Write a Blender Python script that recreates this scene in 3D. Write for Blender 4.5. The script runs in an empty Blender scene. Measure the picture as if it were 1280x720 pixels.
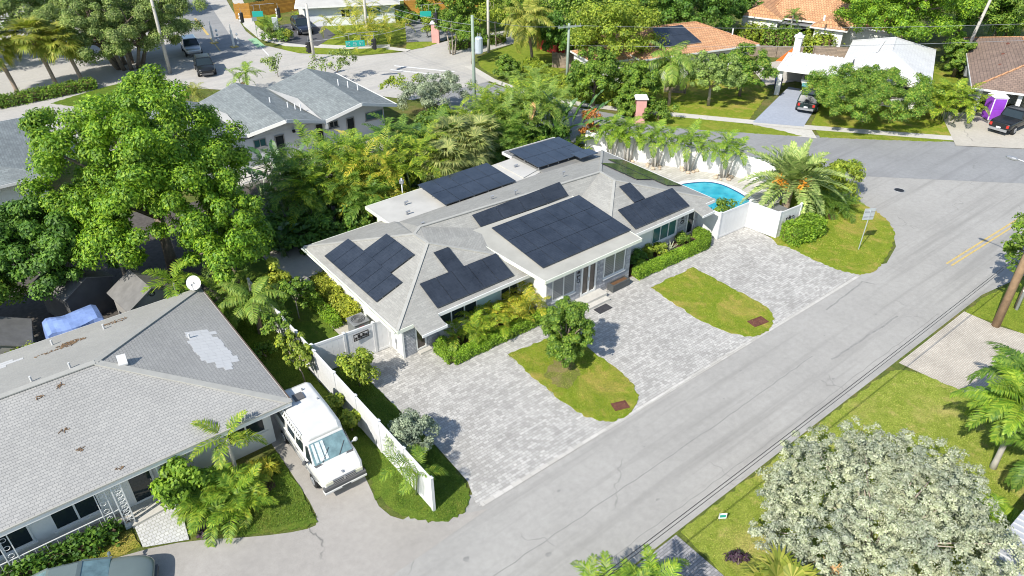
import bpy, math, random
import numpy as np
from mathutils import Vector, Matrix
scene = bpy.context.scene
COL = scene.collection
R = math.radians
# ------------------------------------------------------------------ camera model (street axis = +X, towards the back = +Y, metres)
F_PX, PITCH, AZ, HC = 913.0, R(33.3), R(51.5), 24.0
def G(px, py, z=0.0):
    """pixel of the 1280x720 photograph -> point of the place at height z"""
    dx, dy = (px-640)/F_PX, (py-360)/F_PX
    fy = math.cos(PITCH)-dy*math.sin(PITCH); fz = -math.sin(PITCH)-dy*math.cos(PITCH)
    t = (z-HC)/fz; X, Y = dx*t, fy*t
    return Vector((X*math.sin(AZ)+Y*math.cos(AZ), -X*math.cos(AZ)+Y*math.sin(AZ), z))
cd = bpy.data.cameras.new('camera'); cam = bpy.data.objects.new('camera', cd); COL.objects.link(cam)
cd.sensor_width = 36.0; cd.lens = F_PX/1280*36.0; cd.clip_end = 5000; cd.clip_start = .1
cam.location = (0, 0, HC); cam.rotation_euler = (math.pi/2-PITCH, 0, AZ-math.pi/2)
scene.camera = cam
# ------------------------------------------------------------------ light
SAZ, SEL = R(14), R(43)                      # shadows fall along SAZ
sd = Vector((-math.cos(SAZ)*math.cos(SEL), -math.sin(SAZ)*math.cos(SEL), math.sin(SEL)))   # towards the sun
sl = bpy.data.lights.new('sun', 'SUN'); sl.energy = 4.8; sl.angle = R(.55); sl.color = (1, .95, .87)
so = bpy.data.objects.new('sun', sl); COL.objects.link(so); so.rotation_euler = sd.to_track_quat('Z', 'Y').to_euler(); so.location = (-20, 0, 60)
w = bpy.data.worlds.new('World'); scene.world = w; w.use_nodes = True
nt = w.node_tree; bg = nt.nodes['Background']
sky = nt.nodes.new('ShaderNodeTexSky'); sky.sky_type = 'NISHITA'; sky.sun_disc = False
sky.sun_elevation = SEL; sky.sun_rotation = math.atan2(sd.x, sd.y) % (2*math.pi); sky.air_density = 1.0; sky.dust_density = .6
nt.links.new(sky.outputs[0], bg.inputs[0]); bg.inputs[1].default_value = .15
vs = scene.view_settings; vs.view_transform = 'Standard'; vs.look = 'None'; vs.gamma = 1; vs.exposure = .43; vs.use_curve_mapping = False
scene.cycles.max_bounces = 6; scene.cycles.transparent_max_bounces = 6; scene.cycles.use_denoising = True; scene.cycles.pixel_filter_type = 'BLACKMAN_HARRIS'; scene.cycles.filter_width = 1.05
# ------------------------------------------------------------------ materials
MATS = {}
class NT:
    def __init__(s, name):
        s.m = bpy.data.materials.new(name); s.m.use_nodes = True; s.t = s.m.node_tree; s.b = s.t.nodes['Principled BSDF']
        s.out = s.t.nodes['Material Output']; MATS[name] = s.m
    def n(s, typ, **kw):
        nd = s.t.nodes.new('ShaderNode'+typ)
        for k, v in kw.items(): setattr(nd, k, v)
        return nd
    def l(s, a, b): s.t.links.new(a, b)
    def coord(s, kind='Object'):
        return s.n('TexCoord').outputs[kind]
    def noise(s, scale, detail=4, rough=.55, vec=None, dist=0):
        nd = s.n('TexNoise'); nd.inputs['Scale'].default_value = scale; nd.inputs['Detail'].default_value = detail
        nd.inputs['Roughness'].default_value = rough; nd.inputs['Distortion'].default_value = dist
        s.l(vec if vec is not None else s.coord(), nd.inputs['Vector']); return nd.outputs['Fac']
    def ramp(s, fac, stops):
        nd = s.n('ValToRGB'); cr = nd.color_ramp
        while len(cr.elements) < len(stops): cr.elements.new(.5)
        for e, (p, c) in zip(cr.elements, stops):
            e.position = p; e.color = (*c, 1) if len(c) == 3 else c
        s.l(fac, nd.inputs[0]); return nd.outputs[0]
    def mix(s, a, b, fac, mode='MIX'):
        nd = s.n('MixRGB', blend_type=mode)
        for sock, v in ((nd.inputs[0], fac), (nd.inputs[1], a), (nd.inputs[2], b)):
            if hasattr(v, 'is_output'): s.l(v, sock)
            elif isinstance(v, (int, float)): sock.default_value = v
            else: sock.default_value = (*v, 1)
        return nd.outputs[0]
    def grey(s, fac, lo, hi):
        return s.ramp(fac, [(.25, (lo,)*3), (.75, (hi,)*3)])
    def bump(s, h, strength=.3, dist=.02):
        nd = s.n('Bump'); nd.inputs['Strength'].default_value = strength; nd.inputs['Distance'].default_value = dist
        s.l(h, nd.inputs['Height']); s.l(nd.outputs[0], s.b.inputs['Normal'])
    def fin(s, col, rough=.8, spec=.3, metal=0):
        if hasattr(col, 'is_output'): s.l(col, s.b.inputs['Base Color'])
        else: s.b.inputs['Base Color'].default_value = (*col, 1)
        s.b.inputs['Roughness'].default_value = rough; s.b.inputs['Specular IOR Level'].default_value = spec
        s.b.inputs['Metallic'].default_value = metal; return s.m
def plain(name, c, rough=.7, var=.12, scale=2.5, spec=.3, metal=0, bump=0, bscale=30):
    s = NT(name); n1 = s.noise(scale, 5); col = s.mix(c, s.grey(n1, 1-var, 1+var), 1.0, 'MULTIPLY')
    if bump: s.bump(s.noise(bscale, 4), bump, .02)
    return s.fin(col, rough, spec, metal)
def bricky(name, c1, c2, mortar, bw, bh, ms=.012, off=.5, var=.12, vscale=.6, rough=.85, bump=.35, squash=1.0, sqf=2, bias=0, uv='UV', stain=None, fine=.06):
    s = NT(name); b = s.n('TexBrick'); s.l(s.coord(uv), b.inputs['Vector'])
    b.offset = off; b.squash = squash; b.squash_frequency = sqf
    b.inputs['Color1'].default_value = (*c1, 1); b.inputs['Color2'].default_value = (*c2, 1); b.inputs['Mortar'].default_value = (*mortar, 1)
    b.inputs['Scale'].default_value = 1; b.inputs['Mortar Size'].default_value = ms; b.inputs['Mortar Smooth'].default_value = .2
    b.inputs['Brick Width'].default_value = bw; b.inputs['Row Height'].default_value = bh; b.inputs['Bias'].default_value = bias
    col = s.mix(b.outputs['Color'], s.grey(s.noise(vscale, 5), 1-var, 1+var), 1.0, 'MULTIPLY')
    col = s.mix(col, s.grey(s.noise(22, 3), 1-fine, 1+fine), 1.0, 'MULTIPLY')
    if stain: col = s.mix(col, stain[0], s.ramp(s.noise(stain[1], 6, .65), [(stain[2], (0, 0, 0)), (stain[2]+.16, (stain[3],)*3)]))
    if bump:
        inv = s.n('Invert'); s.l(b.outputs['Fac'], inv.inputs['Color']); s.bump(inv.outputs[0], bump, .012)
    return s.fin(col, rough, .25)
def leafmat(name, dark, mid, light, transl=.3, rough=.55, spec=.35, k=1.68):
    dark, mid, light = [tuple(min(.8, c*k) for c in q) for q in (dark, mid, light)]
    s = NT(name); geo = s.n('NewGeometry')
    col = s.ramp(geo.outputs['Random Per Island'], [(.0, dark), (.5, mid), (1, light)])
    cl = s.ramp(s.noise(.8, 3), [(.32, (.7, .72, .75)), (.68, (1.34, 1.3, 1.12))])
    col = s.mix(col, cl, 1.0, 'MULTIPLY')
    s.fin(col, rough, spec)
    tr = s.n('BsdfTranslucent'); s.l(s.mix(col, (1.25, 1.35, .7), 1.0, 'MULTIPLY'), tr.inputs['Color'])
    mx = s.n('MixShader'); mx.inputs[0].default_value = transl
    s.l(s.b.outputs[0], mx.inputs[1]); s.l(tr.outputs[0], mx.inputs[2]); s.l(mx.outputs[0], s.out.inputs['Surface'])
    return s.m
def grassmat(name, a, b, dry, dryamt=.55, soil=None, soilamt=.7, k=1.4):
    a, b, dry = [tuple(c*k for c in q) for q in (a, b, dry)]
    s = NT(name)
    v = s.coord()
    big = s.noise(.35, 6, .6, v); fine = s.noise(16, 5, .7, v); med = s.noise(2.2, 5, .65, v)
    col = s.mix(a, b, s.ramp(med, [(.36, (0, 0, 0)), (.64, (1, 1, 1))]))
    col = s.mix(col, dry, s.ramp(big, [(dryamt, (0, 0, 0)), (dryamt+.18, (.75,)*3)]))
    col = s.mix(col, dry, s.ramp(s.noise(1.25, 7, .7, v), [(dryamt+.02, (0, 0, 0)), (dryamt+.16, (.7,)*3)]))
    if soil: col = s.mix(col, soil, s.ramp(s.noise(.9, 6, .65, v), [(soilamt, (0, 0, 0)), (soilamt+.1, (.85,)*3)]))
    col = s.mix(col, s.ramp(fine, [(.3, (.5, .52, .46)), (.7, (1.5, 1.46, 1.34))]), 1.0, 'MULTIPLY')
    s.bump(s.noise(38, 4, .7, v), .9, .05)
    return s.fin(col, .9, .1)
def roadmat(name, c, patch, crack=.35, streak=True):
    s = NT(name); v = s.coord()
    col = s.mix(c, s.grey(s.noise(.25, 6, .6, v), .9, 1.1), 1.0, 'MULTIPLY')
    col = s.mix(col, s.grey(s.noise(3, 6, .75, v), .88, 1.12), 1.0, 'MULTIPLY')
    col = s.mix(col, s.grey(s.noise(42, 3, .7, v), .78, 1.22), 1.0, 'MULTIPLY')
    if streak:      # wheel tracks and worn bands that run along the road
        mp = s.n('Mapping'); s.l(v, mp.inputs[0]); mp.inputs['Scale'].default_value = (.03, .75, 1)
        st = s.noise(1.6, 4, .6, mp.outputs[0]); col = s.mix(col, patch, s.ramp(st, [(.5, (0, 0, 0)), (.66, (.6,)*3)]))
    vo = s.n('TexVoronoi', feature='DISTANCE_TO_EDGE'); vo.inputs['Scale'].default_value = .16
    dn = s.n('TexNoise'); dn.inputs['Scale'].default_value = 1.3; s.l(v, dn.inputs['Vector'])
    ad = s.n('VectorMath', operation='ADD'); s.l(v, ad.inputs[0]); s.l(dn.outputs['Color'], ad.inputs[1]); s.l(ad.outputs[0], vo.inputs['Vector'])
    ck = s.ramp(vo.outputs['Distance'], [(.0, (1, 1, 1)), (.006, (0, 0, 0))])
    gate = s.ramp(s.noise(.3, 2, .5, v), [(.55, (0, 0, 0)), (.6, (crack,)*3)])
    col = s.mix(col, (.1, .1, .095), s.mix(ck, gate, 1.0, 'MULTIPLY'))
    sp = s.ramp(s.noise(1.1, 3, .8, v), [(.735, (0, 0, 0)), (.76, (.55,)*3)]); col = s.mix(col, (.12, .115, .1), sp)
    s.bump(s.noise(70, 3, .6, v), .35, .01)
    return s.fin(col, .88, .2)
roadmat('street_asphalt', (.335, .325, .3), (.235, .228, .21))
roadmat('avenue_asphalt', (.26, .263, .26), (.2, .2, .2))
roadmat('drive_asphalt', (.33, .31, .28), (.27, .255, .23), .8, False)
roadmat('lot_concrete', (.43, .41, .37), (.36, .35, .33))
roadmat('dark_drive', (.1, .1, .105), (.08, .08, .08), .2, False)
roadmat('blue_drive', (.33, .36, .42), (.3, .33, .38), .1, False)
roadmat('concrete', (.5, .48, .43), (.38, .36, .32), .3, False)
roadmat('old_concrete', (.44, .41, .35), (.3, .27, .22), .6, False)
bricky('pavers', (.5, .485, .45), (.33, .32, .295), (.25, .24, .22), .27, .145, .009, .5, .13, .5, squash=.66, sqf=2, stain=((.22, .21, .19), .35, .54, .38), fine=.1)
bricky('brown_pavers', (.53, .485, .41), (.45, .405, .34), (.33, .295, .24), .17, .09, .014, .5, .2, .5, stain=((.24, .2, .16), .4, .55, .5))
bricky('herring_pavers', (.36, .35, .35), (.24, .24, .25), (.15, .15, .15), .22, .11, .01, .5, .12)
bricky('deck_pavers', (.53, .51, .47), (.42, .4, .36), (.3, .29, .26), .5, .25, .01, .5, .12)
bricky('walk_slabs', (.55, .55, .53), (.47, .47, .46), (.33, .33, .29), .17, .17, .014, .5, .1)
bricky('stone_cladding', (.5, .5, .51), (.3, .31, .33), (.16, .16, .17), .55, .09, .006, .37, .2, 1.5, bump=.9)
bricky('shingles', (.335, .328, .295), (.28, .274, .248), (.25, .25, .235), .33, .14, .008, .5, .1, .4, bump=.25, stain=((.29, .285, .26), .5, .56, .5), fine=.15)
bricky('tile_roof', (.365, .358, .335), (.32, .315, .298), (.2, .2, .19), .2, .135, .007, .5, .08, .35, bump=.7, stain=((.3, .29, .27), .7, .6, .45), fine=.07)
bricky('tile_roof_far', (.36, .352, .32), (.33, .322, .295), (.3, .3, .28), .2, .135, .006, .5, .08, .35, bump=.3, stain=((.31, .29, .26), .9, .6, .5), fine=.1)
bricky('grey_shingles', (.225, .25, .245), (.165, .185, .185), (.14, .15, .15), .4, .18, .012, .5, .12, .8, bump=.3, fine=.15)
bricky('orange_tiles', (.6, .34, .18), (.5, .26, .13), (.3, .16, .09), .3, .4, .03, .5, .14, .8, bump=.9)
bricky('brown_tiles', (.28, .2, .155), (.21, .15, .12), (.13, .1, .08), .34, .28, .02, .5, .15, .6, bump=.6)
bricky('white_tiles', (.64, .64, .62), (.58, .58, .565), (.5, .5, .49), .34, .3, .01, .5, .06, .5, bump=.4)
bricky('wood_fence', (.33, .26, .2), (.22, .18, .14), (.06, .05, .04), 4, .15, .01, 0, .2, 2)
bricky('orange_fence', (.5, .26, .05), (.38, .19, .04), (.1, .05, .01), 4, .16, .012, 0, .2, 1)
bricky('porch_brick', (.34, .3, .27), (.26, .23, .21), (.42, .41, .38), .22, .08, .012)
bricky('carport_ribs', (.68, .68, .66), (.63, .63, .61), (.38, .38, .37), 8, .42, .03, 0, .05)
plain('metal_sheet', (.55, .56, .57), .45, .08, .7, .5, .3)
plain('flat_roof_white', (.46, .45, .415), .8, .16, .5, bump=.15)
plain('flat_roof_cream', (.37, .36, .315), .85, .14, .9, bump=.25)
plain('flat_roof_grey', (.2, .2, .19), .9, .2, .8, bump=.2)
plain('ridge_cap', (.355, .35, .318), .85, .08, 3, bump=.2)
plain('wall_white', (.7, .7, .67), .75, .05, .8)
plain('wall_grey', (.66, .68, .71), .75, .05, .8)
plain('wall_teal', (.4, .52, .53), .7, .05, 1)
plain('trim_white', (.7, .7, .67), .5, .05, 1)
plain('fascia_cream', (.7, .72, .6), .5, .06, 1.5)
plain('vinyl', (.64, .64, .63), .4, .07, 1.7, .4)
plain('stucco_wall', (.72, .715, .69), .75, .1, 1.1)
plain('pink', (.62, .33, .29), .8, .12, 1.5)
plain('dark_iron', (.02, .02, .022), .5, .1)
plain('black_rubber', (.02, .02, .02), .8, .2)
plain('grey_metal', (.35, .36, .37), .4, .12, 3, .5, .5)
plain('ac_grey', (.17, .18, .18), .5, .15, 4)
plain('chrome', (.65, .66, .67), .2, .05, 2, .5, .9)
plain('mulch', (.11, .07, .045), .95, .4, 9, bump=.9)
plain('brown_trim', (.1, .075, .06), .8, .3, 8)
plain('rust', (.13, .05, .035), .85, .3, 8)
plain('wood_pole', (.33, .22, .13), .85, .25, 3, bump=.4)
plain('grey_pole', (.42, .4, .36), .8, .15, 2, bump=.3)
plain('green_pole', (.27, .33, .27), .8, .15, 2)
plain('concrete_pole', (.52, .49, .43), .8, .1, 2)
plain('bark', (.2, .16, .12), .9, .3, 5, bump=.6)
plain('bark_pale', (.36, .31, .25), .9, .25, 5, bump=.5)
plain('palm_bark', (.3, .23, .17), .9, .3, 8, bump=.8)
plain('green_stem', (.2, .26, .09), .6, .2, 5)
plain('fruit', (.75, .3, .03), .6, .25, 20)
plain('tarp_blue', (.2, .29, .55), .45, .15, 2.5, .4, bump=.5, bscale=6)
plain('shed_grey', (.3, .29, .27), .7, .1, 2)
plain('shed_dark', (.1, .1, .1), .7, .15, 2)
plain('shed_roof', (.17, .165, .155), .85, .2, 2)
plain('shed_pale', (.56, .5, .42), .7, .1, 2)
plain('sign_back', (.5, .54, .56), .4, .1, 3, .5, .4)
plain('sign_green', (.02, .33, .27), .5, .03)
plain('sign_white', (.8, .8, .8), .5, .03)
plain('yellow_paint', (.52, .38, .13), .7, .25, 6)
plain('white_paint', (.66, .66, .64), .7, .25, 6)
plain('green_paint', (.28, .48, .27), .7, .15, 4)
plain('soil_shade_grey', (.09, .08, .07), .95, .3, 4, bump=.5)  # yard soil, with the dark grey of its shade put into the colour
plain('tar_seam', (.25, .245, .23), .9, .25, 3)
plain('purple', (.27, .06, .5), .5, .1, 2)
plain('orange_plastic', (.8, .16, .03), .5, .1, 2)
plain('blue_plastic', (.015, .03, .12), .5, .1, 2)
plain('red_paint', (.3, .03, .03), .5, .1)
plain('trans_grey', (.55, .6, .66), .35, .06, 2, .5, .3)
plain('boulder', (.5, .4, .3), .9, .25, 3, bump=.6)
plain('debris_brown', (.2, .13, .075), .95, .35, 6)
plain('curb_paint', (.55, .53, .48), .85, .12, 2)
plain('tile_new', (.54, .54, .53), .7, .05, 3)
plain('doormat_mat', (.045, .045, .05), .95, .3, 12, bump=.5)
plain('planter_grey', (.08, .085, .085), .6, .2, 3)
plain('soil_brown', (.13, .07, .035), .95, .3, 14)
plain('white_enamel', (.8, .8, .79), .3, .06, 1.5, .5)
plain('pool_coping', (.8, .79, .76), .6, .05, 2)
plain('pool_tile', (.01, .05, .16), .2, .2, 12, .5)
def gloss(name, c, rough=.15, spec=.5, coat=.0, var=.05, scale=2, metal=0):
    s = NT(name); col = s.mix(c, s.grey(s.noise(scale, 3), 1-var, 1+var), 1.0, 'MULTIPLY'); s.fin(col, rough, spec, metal)
    s.b.inputs['Coat Weight'].default_value = coat; s.b.inputs['Coat Roughness'].default_value = .05; return s.m
gloss('glass', (.02, .03, .035), .06, .45)
gloss('glass_teal', (.05, .14, .14), .06, .8)
gloss('windscreen', (.16, .25, .26), .05, .8, var=.35, scale=3)
gloss('sunshade', (.55, .6, .6), .5, .3, var=.3, scale=5)
gloss('blind_glass', (.1, .12, .115), .1, .7)
gloss('door_glass', (.07, .055, .045), .06, .7)
gloss('paint_white', (.6, .595, .56), .35, .5, .2, .13, 1.6)
gloss('paint_black', (.012, .014, .016), .3, .4, .2)
gloss('paint_green', (.012, .03, .028), .3, .4, .2)
gloss('paint_sage', (.13, .165, .155), .3, .5, .8)
gloss('paint_silver', (.42, .44, .46), .3, .5, .6, metal=.5)
gloss('paint_navy', (.015, .02, .035), .25, .5, .6)
gloss('paint_bed', (.02, .021, .023), .5, .3, 0)
gloss('headlamp', (.6, .58, .45), .12, .6)
gloss('tail_red', (.45, .03, .02), .2, .5)
gloss('decal', (.1, .3, .32), .4, .4, 0, .5, 6)
def solarmat():
    s = NT('solar_cell'); b = s.n('TexBrick'); s.l(s.coord('UV'), b.inputs['Vector']); b.offset = 0
    b.inputs['Color1'].default_value = (.022, .027, .035, 1); b.inputs['Color2'].default_value = (.028, .034, .044, 1); b.inputs['Mortar'].default_value = (.04, .043, .052, 1)
    b.inputs['Scale'].default_value = 1; b.inputs['Mortar Size'].default_value = .004; b.inputs['Brick Width'].default_value = .16; b.inputs['Row Height'].default_value = .16
    col = s.mix(b.outputs['Color'], s.grey(s.noise(.9, 4), .7, 1.4), 1.0, 'MULTIPLY')
    s.fin(col, .16, .5); s.b.inputs['Coat Weight'].default_value = .6; s.b.inputs['Coat Roughness'].default_value = .12; return s.m
solarmat()
def poolmat():
    s = NT('pool_water'); n1 = s.noise(1.2, 3, .5, None, 1.5)
    vo = s.n('TexVoronoi', feature='SMOOTH_F1'); vo.inputs['Scale'].default_value = 1.6
    dn = s.n('TexNoise'); dn.inputs['Scale'].default_value = .8; s.l(s.coord(), dn.inputs['Vector'])
    ad = s.n('VectorMath', operation='ADD'); s.l(s.coord(), ad.inputs[0]); s.l(dn.outputs['Color'], ad.inputs[1]); s.l(ad.outputs[0], vo.inputs['Vector'])
    col = s.ramp(vo.outputs['Distance'], [(.1, (.015, .3, .42)), (.7, (.05, .42, .52))])
    col = s.mix(col, s.grey(n1, .9, 1.12), 1.0, 'MULTIPLY'); s.bump(s.noise(3.5, 4, .6, None, 1.2), .35, .06)
    s.fin(col, .04, .5); return s.m
poolmat()
grassmat('lawn_bright', (.105, .15, .016), (.16, .195, .026), (.27, .22, .06), .56)
grassmat('lawn_yellow', (.112, .165, .014), (.165, .197, .022), (.3, .225, .07), .5, (.3, .2, .12), .68)
grassmat('lawn_right', (.14, .185, .025), (.2, .235, .045), (.36, .29, .12), .53)
grassmat('lawn_green', (.06, .105, .014), (.095, .135, .02), (.15, .13, .04), .58, (.12, .08, .045), .68)
grassmat('bare_patch', (.28, .22, .12), (.2, .19, .06), (.14, .18, .03), .45, k=1)
grassmat('ground_mix', (.06, .085, .02), (.1, .12, .03), (.16, .12, .06), .52, (.16, .12, .08), .6)
leafmat('leaf_mango', (.038, .095, .008), (.095, .18, .013), (.19, .27, .022))
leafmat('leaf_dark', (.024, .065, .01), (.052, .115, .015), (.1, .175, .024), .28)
leafmat('leaf_mid', (.04, .09, .011), (.085, .15, .018), (.16, .215, .03))
leafmat('leaf_lime', (.08, .13, .014), (.15, .2, .022), (.25, .28, .035))
leafmat('leaf_banyan', (.06, .1, .025), (.115, .165, .04), (.21, .24, .085), .22)
leafmat('leaf_poinciana', (.045, .105, .014), (.09, .17, .022), (.2, .23, .04))
leafmat('leaf_silver', (.26, .3, .19), (.42, .47, .345), (.58, .6, .48), .12, .85, .1, .82)
leafmat('leaf_silver_green', (.15, .19, .13), (.24, .29, .2), (.36, .41, .3), .15, .8, .1, 1.1)
leafmat('leaf_frangi', (.08, .13, .035), (.14, .2, .055), (.22, .28, .08))
leafmat('leaf_hedge', (.06, .12, .012), (.11, .19, .016), (.18, .26, .025))
leafmat('leaf_yellow', (.11, .145, .016), (.19, .22, .026), (.32, .32, .045))
leafmat('leaf_croton', (.12, .12, .02), (.34, .12, .05), (.45, .2, .04))
leafmat('leaf_cordyline', (.02, .012, .02), (.045, .02, .04), (.06, .06, .05), .1)
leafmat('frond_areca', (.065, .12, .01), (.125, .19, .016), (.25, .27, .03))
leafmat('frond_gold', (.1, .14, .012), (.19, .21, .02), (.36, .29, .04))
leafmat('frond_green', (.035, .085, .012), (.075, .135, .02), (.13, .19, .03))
leafmat('frond_bright', (.055, .12, .011), (.11, .18, .017), (.2, .255, .028))
leafmat('frond_date', (.1, .155, .04), (.165, .22, .065), (.26, .29, .11), .15)
leafmat('frond_coco', (.12, .16, .02), (.21, .235, .035), (.33, .31, .07), .3, .55, .3, 1.25)
leafmat('frond_queen', (.07, .13, .018), (.12, .185, .032), (.2, .245, .05))
leafmat('frond_sabal', (.08, .11, .035), (.14, .165, .05), (.24, .24, .09))
leafmat('frond_dead', (.22, .13, .06), (.3, .18, .08), (.38, .26, .13), .15)
leafmat('paddle', (.02, .065, .014), (.045, .1, .018), (.09, .16, .03), .2, .4, 1.15)
leafmat('paddle_yellow', (.2, .18, .04), (.3, .26, .05), (.38, .34, .09), .25, .4, 1.1)
# ------------------------------------------------------------------ mesh helpers
def link(o, parent=None):
    COL.objects.link(o)
    if parent is not None: o.parent = parent
    return o
def tag(o, label=None, cat=None, group=None, kind=None):
    if label: o['label'] = label
    if cat: o['category'] = cat
    if group: o['group'] = group
    if kind: o['kind'] = kind
    return o
def thing(name, loc, label, cat, group=None, rz=0):
    o = bpy.data.objects.new(name, None); COL.objects.link(o); o.location = loc; o.rotation_euler = (0, 0, rz); o.empty_display_size = .3
    return tag(o, label, cat, group)
def copy_tree(o, parent=None):
    c = o.copy(); COL.objects.link(c)
    if parent is not None: c.parent = parent
    for ch in list(o.children): copy_tree(ch, c)
    return c
class MB:
    def __init__(s): s.v = []; s.f = []
    def poly(s, pts):
        i = len(s.v); s.v += [tuple(p) for p in pts]; s.f.append(tuple(range(i, i+len(pts)))); return s
    def hexa(s, p):      # p: 4 bottom (ccw), 4 top
        i = len(s.v); s.v += [tuple(q) for q in p]
        for f in ((3, 2, 1, 0), (4, 5, 6, 7), (0, 1, 5, 4), (1, 2, 6, 5), (2, 3, 7, 6), (3, 0, 4, 7)): s.f.append(tuple(i+k for k in f))
        return s
    def box(s, x0, y0, z0, x1, y1, z1):
        return s.hexa([(x0, y0, z0), (x1, y0, z0), (x1, y1, z0), (x0, y1, z0), (x0, y0, z1), (x1, y0, z1), (x1, y1, z1), (x0, y1, z1)])
    def beam(s, p, q, wd, ht, up=(0, 0, 1)):
        p, q = Vector(p), Vector(q); d = (q-p).normalized(); u = Vector(up)
        if abs(d.dot(u)) > .98: u = Vector((1, 0, 0))
        sd_ = d.cross(u).normalized()*wd/2; u2 = sd_.cross(d).normalized()*ht/2
        return s.hexa([p-sd_-u2, p+sd_-u2, q+sd_-u2, q-sd_-u2, p-sd_+u2, p+sd_+u2, q+sd_+u2, q-sd_+u2])
    def tube(s, pts, rad, n=7):
        pts = [Vector(p) for p in pts]; rad = rad if hasattr(rad, '__len__') else [rad]*len(pts); i0 = len(s.v)
        for k, p in enumerate(pts):
            d = (pts[min(k+1, len(pts)-1)]-pts[max(k-1, 0)]).normalized(); u = Vector((0, 0, 1)) if abs(d.z) < .9 else Vector((1, 0, 0))
            a = d.cross(u).normalized(); b = d.cross(a)
            for j in range(n):
                t = 2*math.pi*j/n; s.v.append(tuple(p+(a*math.cos(t)+b*math.sin(t))*rad[k]))
        for k in range(len(pts)-1):
            for j in range(n):
                j2 = (j+1) % n; s.f.append((i0+k*n+j, i0+k*n+j2, i0+(k+1)*n+j2, i0+(k+1)*n+j))
        s.f.append(tuple(i0+j for j in reversed(range(n)))); s.f.append(tuple(i0+(len(pts)-1)*n+j for j in range(n))); return s
    def prism(s, pts, z0, z1):
        n = len(pts); i = len(s.v)
        z0f = z0 if callable(z0) else (lambda x, y: z0); z1f = z1 if callable(z1) else (lambda x, y: z1)
        s.v += [(x, y, z0f(x, y)) for x, y in pts]+[(x, y, z1f(x, y)) for x, y in pts]
        s.f.append(tuple(reversed(range(i, i+n)))); s.f.append(tuple(range(i+n, i+2*n)))
        for k in range(n): k2 = (k+1) % n; s.f.append((i+k, i+k2, i+n+k2, i+n+k))
        return s
    def ball(s, c, r, n=8, m=5, sq=(1, 1, 1)):
        i = len(s.v); c = Vector(c)
        for a in range(1, m):
            ph = math.pi*a/m
            for j in range(n):
                t = 2*math.pi*j/n; s.v.append((c.x+r*sq[0]*math.sin(ph)*math.cos(t), c.y+r*sq[1]*math.sin(ph)*math.sin(t), c.z+r*sq[2]*math.cos(ph)))
        s.v += [(c.x, c.y, c.z+r*sq[2]), (c.x, c.y, c.z-r*sq[2])]; T = len(s.v)-2
        for j in range(n):
            j2 = (j+1) % n; s.f.append((T, i+j, i+j2)); s.f.append((T+1, i+(m-2)*n+j2, i+(m-2)*n+j))
            for a in range(m-2): s.f.append((i+a*n+j, i+(a+1)*n+j, i+(a+1)*n+j2, i+a*n+j2))
        return s
    def strip(s, pts, wd, z):     # a flat band of width wd along a polyline
        pts = [Vector((p[0], p[1], 0)) for p in pts]; L_, R_ = [], []
        for k, p in enumerate(pts):
            d = (pts[min(k+1, len(pts)-1)]-pts[max(k-1, 0)]).normalized(); nn = Vector((-d.y, d.x, 0))*wd/2; L_.append(p+nn); R_.append(p-nn)
        i = len(s.v)
        for a, b in zip(R_, L_): s.v += [(a.x, a.y, z), (b.x, b.y, z)]
        for k in range(len(pts)-1): s.f.append((i+2*k, i+2*k+2, i+2*k+3, i+2*k+1))
        return s
    def wallstrip(s, pts, th, z0, z1):
        for a, b in zip(pts[:-1], pts[1:]):
            s.beam((a[0], a[1], (z0+z1)/2), (b[0], b[1], (z0+z1)/2), th, z1-z0)
        return s
    def build(s, name, mat, parent=None, world=True, smooth=False, bevel=0, origin=None):
        me = bpy.data.meshes.new(name); V = np.array(s.v, dtype=np.float64)
        me.from_pydata(s.v, [], s.f); me.validate(verbose=False); me.update()
        uv = me.uv_layers.new(name='UVMap'); nl = len(me.loops)
        nrm = np.zeros(len(me.polygons)*3); me.polygons.foreach_get('normal', nrm); nrm = nrm.reshape(-1, 3)
        tot = np.zeros(len(me.polygons), int); me.polygons.foreach_get('loop_total', tot)
        vi = np.zeros(nl, int); me.loops.foreach_get('vertex_index', vi)
        N = np.repeat(nrm, tot, 0); co = np.zeros(len(me.vertices)*3); me.vertices.foreach_get('co', co); P = co.reshape(-1, 3)[vi]
        h = np.stack([-N[:, 1], N[:, 0], np.zeros(nl)], 1); ln = np.linalg.norm(h, axis=1); flat = ln < .02
        h[flat] = (1, 0, 0); ln[flat] = 1; h /= ln[:, None]; sl_ = np.cross(N, h)
        sl_[flat] = (0, 1, 0)
        U = np.stack([(P*h).sum(1), (P*sl_).sum(1)], 1).astype(np.float32); uv.data.foreach_set('uv', U.ravel())
        if mat: me.materials.append(MATS[mat])
        o = bpy.data.objects.new(name, me)
        if parent is not None:
            link(o, parent)
            if world:
                lo = parent.location.copy(); q = parent
                while q.parent is not None: q = q.parent; lo = lo+q.location
                me.transform(Matrix.Translation(-lo))
        else:
            COL.objects.link(o)
            if origin is None:
                mn, mx = V.min(0), V.max(0); origin = ((mn[0]+mx[0])/2, (mn[1]+mx[1])/2, mn[2])
            me.transform(Matrix.Translation(-Vector(origin))); o.location = origin
        if smooth: me.polygons.foreach_set('use_smooth', [True]*len(me.polygons))
        if bevel:
            b = o.modifiers.new('b', 'BEVEL'); b.width = bevel; b.segments = 2; b.limit_method = 'ANGLE'; b.angle_limit = R(35)
        return o
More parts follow.
